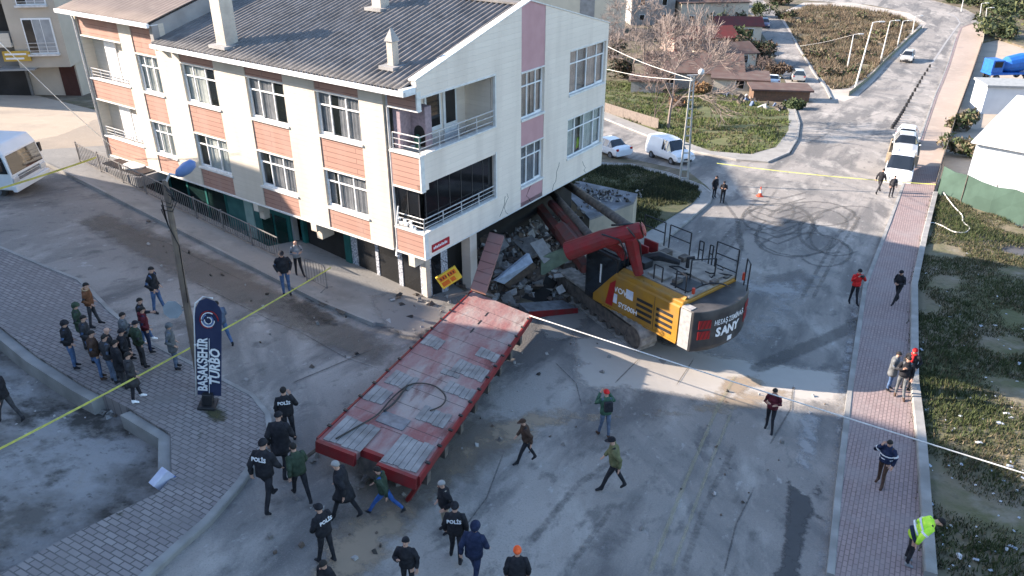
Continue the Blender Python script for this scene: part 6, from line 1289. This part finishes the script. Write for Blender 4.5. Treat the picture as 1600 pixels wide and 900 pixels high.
def pose_joints(pose):
    J = dict(pel=Vector((0,0,.96)), wai=Vector((0,0,1.10)), che=Vector((0,.0,1.28)), upc=Vector((0,-.005,1.41)), nec=Vector((0,.0,1.50)), hb=Vector((0,.02,1.56)), hm=Vector((0,.025,1.645)), ht=Vector((0,.015,1.725)))
    for s, n in ((-1, 'L'), (1, 'R')):
        J['hip'+n] = Vector((s*.09, 0, .93)); J['kne'+n] = Vector((s*.10, .02, .50)); J['ank'+n] = Vector((s*.105, -.01, .09)); J['toe'+n] = Vector((s*.12, .15, .035)); J['hee'+n] = Vector((s*.105, -.04, .04))
        J['sho'+n] = Vector((s*.163, 0, 1.415)); J['elb'+n] = Vector((s*.25, -.03, 1.16)); J['wri'+n] = Vector((s*.25, .06, .93)); J['han'+n] = Vector((s*.245, .09, .86))
    def leg(n, sw, bend=.0):
        s = -1 if n == 'L' else 1; h = J['hip'+n]; k = h+Vector((s*.01, math.sin(sw), -math.cos(sw)))*.43; a2 = sw-bend; a = k+Vector((0, math.sin(a2), -math.cos(a2)))*.41
        dz = 0; J['kne'+n] = k; J['ank'+n] = a; f = Vector((s*.12, 1, -.25 if a2 > -.25 else -.9)).normalized(); J['toe'+n] = a+f*.17+Vector((0, 0, -.03)); J['hee'+n] = a+Vector((0, -.04, -.05))
    def arm(n, e, w, hnd=None):
        s = -1 if n == 'L' else 1; m_ = lambda p: Vector((s*p[0], p[1], p[2])); J['elb'+n] = m_(e); J['wri'+n] = m_(w); J['han'+n] = m_(hnd) if hnd else J['wri'+n]+(J['wri'+n]-J['elb'+n]).normalized()*.08
    if 'walk' in pose: leg('L', .42, .12); leg('R', -.30, .42 if 'fast' in pose else .2); arm('L', (.24,-.14,1.18), (.25,-.10,.95)); arm('R', (.24,.08,1.17), (.22,.24,1.0))
    if 'stride' in pose: leg('L', .62, .15); leg('R', -.5, .35); arm('L', (.24,-.18,1.2), (.24,-.16,.96)); arm('R', (.24,.12,1.18), (.2,.3,1.05))
    if 'apart' in pose: leg('L', .16, .02); leg('R', -.14, .04); J['ankL'].x -= .06; J['toeL'].x -= .06; J['heeL'].x -= .06
    if 'pocket' in pose: [arm(n, (.27,-.10,1.17), (.19,.09,.99), (.17,.14,.95)) for n in 'LR']
    if 'phone' in pose: arm('R', (.27,.06,1.18), (.12,.27,1.34), (.09,.30,1.40))
    if 'ear' in pose: arm('R', (.33,.08,1.25), (.17,.12,1.52), (.13,.09,1.60))
    if 'camera' in pose: [arm(n, (.28,.12,1.25), (.12,.28,1.50), (.07,.30,1.55)) for n in 'LR']
    if 'front' in pose: [arm(n, (.26,.02,1.17), (.08,.22,1.12), (.02,.25,1.12)) for n in 'LR']
    if 'cross' in pose: arm('L', (.26,.04,1.18), (-.04,.22,1.22), (-.12,.2,1.24)); arm('R', (.26,.04,1.16), (-.03,.25,1.17), (-.11,.22,1.2))
    if 'point' in pose: arm('R', (.34,.15,1.38), (.40,.38,1.40))
    zmin = min(J['heeL'].z, J['heeR'].z, J['toeL'].z, J['toeR'].z)-.03
    for k in J: J[k] = J[k]-Vector((0, 0, zmin))
    up = [k for k in J if not any(k.startswith(q) for q in ('hip','kne','ank','toe','hee','pel'))]
    lean = .55 if 'bend' in pose else (.12 if 'walk' in pose or 'stride' in pose else .03)
    pv = J['pel'].copy(); R_ = Matrix.Rotation(-lean, 3, 'X')
    for k in up: J[k] = pv+R_ @ (J[k]-pv)
    hn = {'down': -.5, 'up': .45}.get(next((q for q in ('down', 'up') if q in pose.split()), ''), -.1); R2 = Matrix.Rotation(hn, 3, 'X')
    for k in ('hb', 'hm', 'ht'): J[k] = J['nec']+R2 @ (J[k]-J['nec'])
    J['R2'] = R2 @ R_; return J
def body_mesh(pose):
    if pose in _pc: return _pc[pose]
    J = pose_joints(pose); bm_v = []; ed = []; rad = []
    def V(p, r): bm_v.append(tuple(p)); rad.append(r if isinstance(r, tuple) else (r, r)); return len(bm_v)-1
    pel = V(J['pel'], (.145,.11)); wai = V(J['wai'], (.13,.10)); che = V(J['che'], (.15,.11)); upc = V(J['upc'], (.13,.095)); nec = V(J['nec'], .052); hb = V(J['hb'], .062); hm = V(J['hm'], (.082,.098)); ht_ = V(J['ht'], (.055,.065))
    ed += [(pel,wai),(wai,che),(che,upc),(upc,nec),(nec,hb),(hb,hm),(hm,ht_)]
    for n in 'LR':
        s = -1 if n == 'L' else 1
        hp = V(J['hip'+n], .095); th = V(J['hip'+n].lerp(J['kne'+n], .5), .082); kn = V(J['kne'+n], .060); cf = V(J['kne'+n].lerp(J['ank'+n], .35), .058); an = V(J['ank'+n], .042); to = V(J['toe'+n], (.045,.03)); ed += [(pel,hp),(hp,th),(th,kn),(kn,cf),(cf,an),(an,to)]; he = V(J['hee'+n], .035); ed.append((an,he))
        sh = V(J['sho'+n], .062); el = V(J['elb'+n], .043); wr = V(J['wri'+n], .027); ha = V(J['han'+n], (.040,.018)); ed += [(upc,sh),(sh,el),(el,wr),(wr,ha)]
        d = (J['han'+n]-J['wri'+n]).normalized(); sd = d.cross(Vector((0, 1, 0))); sd = sd.normalized() if sd.length > .1 else Vector((1,0,0)); cu = d.cross(sd)*(-1)
        for i, (o_, L_) in enumerate(((-.030,.060),(-.010,.075),(.010,.070),(.029,.055))):
            a = V(J['han'+n]+d*.035+sd*o_, .0095); b_ = V(J['han'+n]+d*(.035+L_*.5)+sd*o_*1.1+cu*.008, .009); c = V(J['han'+n]+d*(.03+L_*.85)+sd*o_*1.1+cu*.028, .0075); ed += [(ha,a),(a,b_),(b_,c)]
        a = V(J['wri'+n].lerp(J['han'+n], .5)-sd*.036, .011); b_ = V(J['han'+n]-sd*.052+d*.03+cu*.015, .009); ed += [(wr,a),(a,b_)]
    me = bpy.data.meshes.new('body'); me.from_pydata(bm_v, ed, []); o = bpy.data.objects.new('tmp', me); COL.objects.link(o)
    sk_ = o.modifiers.new('skin', 'SKIN'); sl = me.skin_vertices[0].data
    for i, r_ in enumerate(rad): sl[i].radius = r_
    sl[pel].use_root = True
    ss = o.modifiers.new('sub', 'SUBSURF'); ss.levels = ss.render_levels = 1
    bpy.context.view_layer.update(); dg = bpy.context.evaluated_depsgraph_get(); m2 = bpy.data.meshes.new_from_object(o.evaluated_get(dg)); bpy.data.objects.remove(o, do_unlink=True); m2.materials.clear(); [m2.materials.append(m_skin) for _ in range(5)]
    # nose, ears, eyes, mouth
    bm = bmesh.new(); bm.from_mesh(m2); n0 = len(bm.faces); c = J['hm']; R = J['R2']
    def blob(off, sz, mi):
        r = bmesh.ops.create_icosphere(bm, subdivisions=1, radius=1); 
        for v in r['verts']: v.co = c+R @ (Vector(off)+Vector((v.co.x*sz[0], v.co.y*sz[1], v.co.z*sz[2])))
        for f in {f for v in r['verts'] for f in v.link_faces}: f.material_index = mi
    bm.faces.ensure_lookup_table()
    for f in bm.faces:
        p = f.calc_center_median(); hipz = J['hipL'].z+.06
        z_an = max(J['ankL'].z, J['ankR'].z)
        nearfoot = min((p-J['toe'+n]).length for n in 'LR') < .15 or min((p-J['ank'+n]).length for n in 'LR') < .075
        hand = min(min((p-J['han'+n]).length, (p-J['wri'+n]).length) for n in 'LR') < .14 and min((p-J['hip'+n]).length for n in 'LR') > .06 and min((p-J['han'+n]).length for n in 'LR') < .16
        if nearfoot: f.material_index = 2
        elif hand: f.material_index = 0
        elif p.z < hipz: f.material_index = 1
        elif (p-J['hm']).length < .17 or (p-J['nec']).length < .07: f.material_index = 0
        else: f.material_index = 1
    blob((0,.102,-.012), (.014,.022,.024), 0)
    for s in (-1, 1): blob((s*.085,-.005,-.01), (.012,.022,.032), 0); blob((s*.033,.088,.018), (.013,.01,.008), 3)
    blob((0,.09,-.052), (.026,.008,.007), 4)
    bm.to_mesh(m2); bm.free(); m2.polygons.foreach_set('use_smooth', [True]*len(m2.polygons))
    m2.update(); _pc[pose] = (m2, J); return _pc[pose]
m_lip = mat('lip', (.28,.10,.08))
def jacket_mesh(pose, length, fat, hood):
    key = ('j', pose, length, round(fat, 2), hood)
    if key in _pc: return _pc[key]
    J = body_mesh(pose)[1]; b = MB(); n = 14; R = J['R2']
    def ring(c, rx, ry, Rm=None, seed=0):
        out = []
        for k in range(n):
            a = 2*PI*k/n; w_ = 1+.11*noise.noise(Vector((math.cos(a)*2.4, math.sin(a)*2.4, c.z*9+seed))); v = Vector((rx*math.cos(a)*w_, ry*math.sin(a)*w_, 0)); out.append(c+(Rm @ v if Rm else v))
        return out
    top = J['nec']-R @ Vector((0, 0, 0)); pv = J['pel']
    rings = []
    if length < .9:
        mid = (J['kneL']+J['kneR'])/2; spread = abs(J['kneL'].y-J['kneR'].y)/2
        t = (pv.z-length)/(pv.z-mid.z); c = pv.lerp(Vector((0, mid.y, mid.z)), t); c.z = length; rings.append(ring(c, .20*fat, (.15+spread*.6)*fat, None, 1)); rings.append(ring(c.lerp(pv, .5), .20*fat, .15*fat+spread*.3, None, 2))
    else: rings.append(ring(pv+Vector((0, 0, length-.96)), .185*fat, .138*fat, None, 1))
    rings.append(ring(pv+R @ Vector((0, 0, .06)), .185*fat, .14*fat, R, 3)); rings.append(ring(J['wai'], .178*fat, .135*fat, R, 4)); rings.append(ring(J['wai'].lerp(J['che'], .5), .185*fat, .142*fat, R, 5)); rings.append(ring(J['che'], .20*fat, .145*fat, R, 6)); rings.append(ring(J['upc'], .178*fat, .125*fat, R, 7))
    rings.append(ring(J['upc']+R @ Vector((0, 0, .05)), .125*fat, .10*fat, R, 8)); rings.append(ring(J['nec']+R @ Vector((0, 0, .015)), .078, .075, R)); rings.append(ring(J['nec']+R @ Vector((0, 0, .03)), .06, .058, R))
    b.loft(rings)
    for s in 'LR':
        S, E_, W_ = J['sho'+s], J['elb'+s], J['wri'+s]; inn = S.lerp(J['upc'], .35)
        b.tube([inn, S, S.lerp(E_, .5), E_, E_.lerp(W_, .5), W_], [.06*fat, .076*fat, .070*fat, .062*fat, .056*fat, .046], 9)
    if hood == 'back': c = J['nec']+R @ Vector((0, -.09, .0)); b.sph(tuple(c), (.105, .06, .07), 8, 5)
    me = b.mesh('jacket', [m_skin], True); _pc[key] = me; return me
def person(px, py, hy, face, desc, jk='black', tr_='black2', sh='black', pose='stand', length=.93, fat=1.0, hair='short', hc=None, extras=(), Pw=None, hfix=None, off=None, pos_off=0.0):
    o_ = off if off is not None else 0.0; P = Pw if Pw is not None else G(px, py, o_)
    h = hfix or hpx(P, hy, 1.55, 1.95); yaw = math.radians(face)
    r = thing('person', desc, 'person', P, yaw); s = h/1.745; r.scale = (s, s, s)
    me, J = body_mesh(pose); o = bpy.data.objects.new('body', me); COL.objects.link(o); o.parent = r
    for i, m in enumerate((m_skin, CL[tr_], CL[sh], m_eye, m_lip)): o.material_slots[i].link = 'OBJECT'; o.material_slots[i].material = m
    j = bpy.data.objects.new('jacket', jacket_mesh(pose, length, fat, 'back' if 'hoodback' in extras else '')); COL.objects.link(j); j.parent = r; j.material_slots[0].link = 'OBJECT'; j.material_slots[0].material = CL[jk]
    c, R = J['hm'], J['R2']; b = MB(); hm_ = {'short': m_hairb, 'white': m_hairw, 'bald': m_skin}.get(hair, CL.get(hc or 'black'))
    def shell(rx, ry, rz, z0, back, nm, m, zoff=.012, rim=False):
        bb = MB(); vs = []; N, Mr = 14, 7
        for i in range(Mr+1):
            ph = PI/2*(1-i/Mr)*1.0
            for k in range(N):
                a = 2*PI*k/N; ext = back*max(0, -math.sin(a)); th = (i/Mr)*(PI*.5+ext+z0); x = rx*math.sin(th)*math.cos(a); y = ry*math.sin(th)*math.sin(a); z = rz*math.cos(th); vs.append(c+R @ Vector((x, y-.004, z+zoff)))
        fs = [(i*N+k, i*N+(k+1) % N, (i+1)*N+(k+1) % N, (i+1)*N+k) for i in range(Mr) for k in range(N)]
        bb.add(vs, fs); q = bb.build(nm, m, r, smooth=True); so = q.modifiers.new('t', 'SOLIDIFY'); so.thickness = .012; so.offset = 1; return q
    if hair == 'short': shell(.077, .093, .09, -.22, .75, 'hair', m_hairb)
    elif hair == 'white': shell(.077, .093, .09, -.25, .7, 'hair', m_hairw)
    elif hair == 'bald': pass
    elif hair == 'beanie': shell(.083, .098, .104, -.05, .35, 'beanie', CL[hc or 'black'])
    elif hair == 'cap':
        q = shell(.083, .098, .094, -.05, .2, 'cap', CL[hc or 'black']); bb = MB(); vs = []
        for k in range(9): a = PI*(.18+.64*k/8); vs += [c+R @ Vector((.09*math.cos(a), .105*math.sin(a), .035)), c+R @ Vector((.085*math.cos(a), .105*math.sin(a)+.075*math.sin(a), .022))]
        bb.add(vs, [(2*k, 2*k+2, 2*k+3, 2*k+1) for k in range(8)]); pk_ = bb.build('peak', CL[hc or 'black'], q); so = pk_.modifiers.new('t', 'SOLIDIFY'); so.thickness = .008
    elif hair == 'hood':
        shell(.10, .118, .118, .05, .9, 'hood', CL[jk], 0.0)
    if 'fur' in extras: bb = MB(); bb.tube([c+R @ Vector((.12*math.cos(a), -.04+.1*math.sin(a), -.14)) for a in [PI*k/6 for k in range(13)]], .03, 6); bb.build('fur_collar', CL['tan'], r, smooth=True)
    if 'scarf' in extras: bb = MB(); bb.tube([J['nec']+R @ Vector((.075*math.cos(a), .07*math.sin(a), .0)) for a in [PI*k/6 for k in range(13)]], .035, 6); bb.tube([J['nec']+R @ Vector((0, .1, -.02)), J['che']+R @ Vector((0, .165, -.1))], .045, 6); bb.build('scarf', CL['red'], r, smooth=True)
    if 'collar' in extras: bb = MB(); bb.tube([J['nec']+R @ Vector((.085*math.cos(a), .08*math.sin(a), -.02)) for a in [PI*k/6 for k in range(13)]], .03, 6); bb.build('collar', CL[extras[extras.index('collar')+1]], r, smooth=True)
    if 'polis' in extras:
        n_ = R @ Vector((0, -1, 0)); u_ = R @ Vector((0, 0, 1)); ctr = J['che']+R @ Vector((0, -.162*fat, .075))
        text('lettering', 'POLİS', .125, frame(ctr, Vector((1, 0, 0)), u_), m_letter, j, .004, .004, sx=.98)
        j.children[0].parent = r
    def band(cz, rx, ry, nm, m, w_=.022, base='che'):
        bb = MB(); cc = J[base]+R @ Vector((0, 0, cz)); N = 18; rg = [[cc+R @ Vector((rx*math.cos(2*PI*k/N), ry*math.sin(2*PI*k/N), dz)) for k in range(N)] for dz in (-w_, w_)]
        bb.add([p for q in rg for p in q], [(k, (k+1) % N, N+(k+1) % N, N+k) for k in range(N)]); q = bb.build(nm, m, r, smooth=True); so = q.modifiers.new('t', 'SOLIDIFY'); so.thickness = .008
    if 'bands' in extras:
        band(-.06, .208*fat, .152*fat, 'reflective_band', m_letter); band(-.2, .195*fat, .15*fat, 'reflective_band', m_letter)
        for s_ in 'LR': bb = MB(); E_, S_ = J['elb'+s_], J['sho'+s_]; bb.tube([S_.lerp(E_, .62), S_.lerp(E_, .8)], .082*fat, 9); bb.build('sleeve_band', m_letter, r)
    if 'hem' in extras: band(-.02, .20*fat, .152*fat, 'hem_band', CL['navy'], .045, 'pel')
    if 'pack' in extras: bb = MB(); bb.box((-.13, -.30, -.16), (.13, -.15, .16), 0, Matrix.Translation(J['che']) @ R.to_4x4()); bb.build('backpack', CL['black'], r, bevel=.03)
    if 'cam' in extras: hp = (J['hanL']+J['hanR'])/2+Vector((0, .05, .02)); bb = MB(); bb.box((-.07, -.04, -.045), (.07, .04, .045), 0, Matrix.Translation(hp)); bb.tube([hp+Vector((0,.03,0)), hp+Vector((0,.13,0))], .035, 8); q = bb.build('video_camera', m_blk); q.matrix_world = r.matrix_basis.copy(); q.matrix_world = Matrix.Translation(P) @ Matrix.Rotation(yaw, 4, 'Z') @ Matrix.Scale(s, 4); tag(q, 'black camera held up to the face by the '+desc.split(' ', 1)[0]+' photographer in the red jacket', 'camera')
    return r
# face angle: 0 looks away from the camera, 180 towards it, 90 to the left, -90 to the right
person(20,662,585,80,'person in a black jacket cut by the left edge of the photo','black','black2',pose='walk',fat=1.05)
person(119,575,504,-70,'person in a black hooded jacket and jeans standing at the left end of the group','black','jeans',pose='pocket',hair='hood',off=.13,fat=1.1)
person(135,545,487,-60,'person in a dark green hooded coat second from the left of the group','dgreen','black2',pose='pocket',hair='hood',off=.13,length=.75)
person(150,511,447,-75,'person in a russet brown jacket with a fur hood standing behind the group','brown','black2',pose='apart pocket',off=.13,extras=('fur',),fat=1.1)
person(160,592,517,-60,'person in a big dark brown jacket and grey jeans in the middle of the group','dbrown','jeans','dbrown',pose='pocket',off=.13,fat=1.18)
person(184,590,512,-50,'balding person in a black jacket behind the brown jacket in the group','black','black2',pose='pocket',hair='bald',off=.13)
person(180,598,527,-40,'person in a short black coat half hidden in the front row of the group','black2','bluegrey',pose='pocket',off=.13)
person(196,607,540,-40,'person in a long charcoal coat just behind the white soled sneakers','black','black2',pose='stand',off=.13,length=.7)
person(147,566,500,-65,'person in a plain black jacket between the green hooded coat and the brown jacket','black2','jeans',pose='pocket',off=.13,fat=1.1)
person(205,588,522,-55,'person in a dark coat and beanie just left of the cap wearer in green','black','black2',pose='pocket',hair='beanie',off=.13,length=.75,fat=1.1)
person(206,560,498,-60,'dark haired person in charcoal at the back between the maroon jacket and the bald head','grey2','black',pose='cross',off=.13,fat=1.1)
person(216,627,557,-60,'person in a long black coat and white soled sneakers at the kerb wall','black2','black','white',pose='apart pocket',off=.13,length=.62)
person(226,574,510,-40,'person in a dark green jacket and cap in the right half of the group','dgreen','black2',pose='pocket',hair='cap',hc='black',off=.13,fat=1.1)
person(236,550,488,-60,'person in a maroon jacket near the back of the group','maroon','navy',pose='pocket',off=.13,extras=('hoodback',))
person(232,536,466,-75,'person in a black jacket and white sneakers with one arm out behind the group','black','jeans','white',pose='point apart',off=.13)
person(250,489,417,-95,'person in a black jacket and jeans standing alone on the street left of the pole','black','jeans',pose='apart pocket')
person(277,576,509,-75,'person in a grey hooded coat standing alone between the group and the banner','grey2','bluegrey',pose='pocket',hair='hood',off=.13,length=.72)
person(352,536,468,40,'person in a blue grey jacket and light jeans striding behind the banner','bluegrey','jeans',pose='stride')
person(449,461,391,-160,'person in a black jacket with hands in pockets on the kerb by the tape','black','jeans',pose='pocket',hair='cap',hc='black',fat=1.12)
person(468,431,375,-150,'balding person in a light grey jacket beside the one in black by the tape','grey','black',pose='cross apart',hair='bald',off=.1)
person(455,689,607,10,'police officer in black with raised hand, farthest of the officers in the left','black','black','black','phone',hair='short',extras=('polis',),fat=1.08)
person(447,741,649,-5,'broad person in a long black coat behind the officer at left','black','black',pose='walk',length=.78,fat=1.22,hair='cap',hc='black')
person(424,793,693,-15,'police officer walking at the edge of the paving with POLİS on the back','black','black',pose='walk',hair='beanie',extras=('polis',),fat=1.12)
person(474,783,697,35,'person in a dark green jacket walking beside the officer','dgreen','black',pose='walk',hair='short',fat=1.1)
person(543,812,722,80,'white haired person in a long black coat walking left in front of the trailer','black','black',pose='walk',hair='white',length=.72,fat=1.15)
person(603,803,730,80,'person in an olive jacket and bright blue jeans striding at the trailer corner','dgreen','blue',pose='stride',hair='short',extras=('hoodback',))
person(513,878,790,50,'police officer in a peaked cap standing with hands at the chest','black','black',pose='front apart',hair='cap',extras=('polis',),fat=1.1)
person(520,960,882,150,'person whose dark head just shows at the bottom edge left of centre','black','black',pose='stand')
person(640,925,843,170,'person in a black jacket and beanie looking up at the camera','black','black',pose='phone up',hair='beanie',fat=1.12)
person(697,830,750,120,'white haired person in a dark vest and khaki trousers','black','khaki',pose='pocket',hair='white',fat=1.1)
person(714,877,789,-5,'police officer with beanie right of the white haired person','black','black',pose='apart',hair='beanie',extras=('polis',),fat=1.1)
person(742,915,822,-20,'hooded person in dark navy walking just in front of an officer','navy','navy',pose='walk',hair='hood',fat=1.12)
person(808,945,858,0,'person with an orange red beanie at the bottom edge','black','black',pose='stand',hair='beanie',hc='orange',fat=1.15)
person(822,724,663,100,'small figure in a dark brown jacket walking alone on the sandy strip','dbrown','black',pose='walk',hair='cap',hc='dbrown')
person(944,683,611,10,'person in a green jacket and red cap filming with a dark backpack','green','bluegrey','dbrown','camera apart',hair='cap',hc='red',extras=('pack',))
person(957,767,684,85,'person in an olive parka walking left past the middle of the road','olive','black',pose='walk',hair='cap',hc='black',fat=1.05)
person(1200,672,606,150,'person in a dark red and black jacket standing near the rope on the road','maroon','black',pose='cross apart',hair='short')
person(1115,309,274,-150,'police officer in a long black coat at the corner of the vacant lot','black','black',pose='stand',length=.7,hair='cap',hc='black',off=.1)
person(1128,317,283,160,'officer with folded arms right of the one in the long coat','black','black',pose='cross',hair='cap',hc='black')
person(1371,303,264,-60,'person in black walking in front of the recovery truck','black','black2',pose='walk',hair='short')
person(1391,308,274,170,'person in black standing right in front of the recovery truck cab','black2','black',pose='stand',hair='short')
person(1331,475,420,180,'person in a red jacket holding a camera up on the gutter','red','black',pose='camera apart',hair='beanie',extras=('cam',))
person(1398,475,422,120,'person in black walking on the pink pavement in the building shadow','black','black',pose='walk front',hair='beanie',off=.13)
person(1414,606,518,140,'person in a black jacket with red headscarf and red scarf on the pavement edge','black','black','black','pocket',hair='beanie',hc='red',extras=('scarf',),off=.13,hfix=1.72)
person(1387,609,549,-130,'person in a quilted grey coat and light jeans in the pavement group','grey2','jeans','black','front',hair='short',off=.13,length=.72,fat=1.15)
person(1403,621,556,160,'person in a dark jacket standing in the sunlit strip of the pavement','black','grey2','dbrown','phone apart',hair='short',off=.13)
person(1373,757,687,130,'person in a navy jacket with white reflective bands phoning on the pavement','navy','dbrown','dbrown','ear apart',hair='short',off=.13,extras=('bands',),fat=1.1)
person(1415,880,793,-110,'person in a bright yellow high visibility jacket leaning over the pavement kerb','hivis','black','grey','bend down',hair='short',off=.13,extras=('bands','hem'),fat=1.12,hfix=1.86)
# someone in a reflective vest behind the lower wide window
pw_ = bp(.42, 11.3, .35); person(0,0,0,90,'person in a yellow vest seen through the lower wide window of the building','hivis','black',pose='stand',Pw=pw_,hfix=1.7)
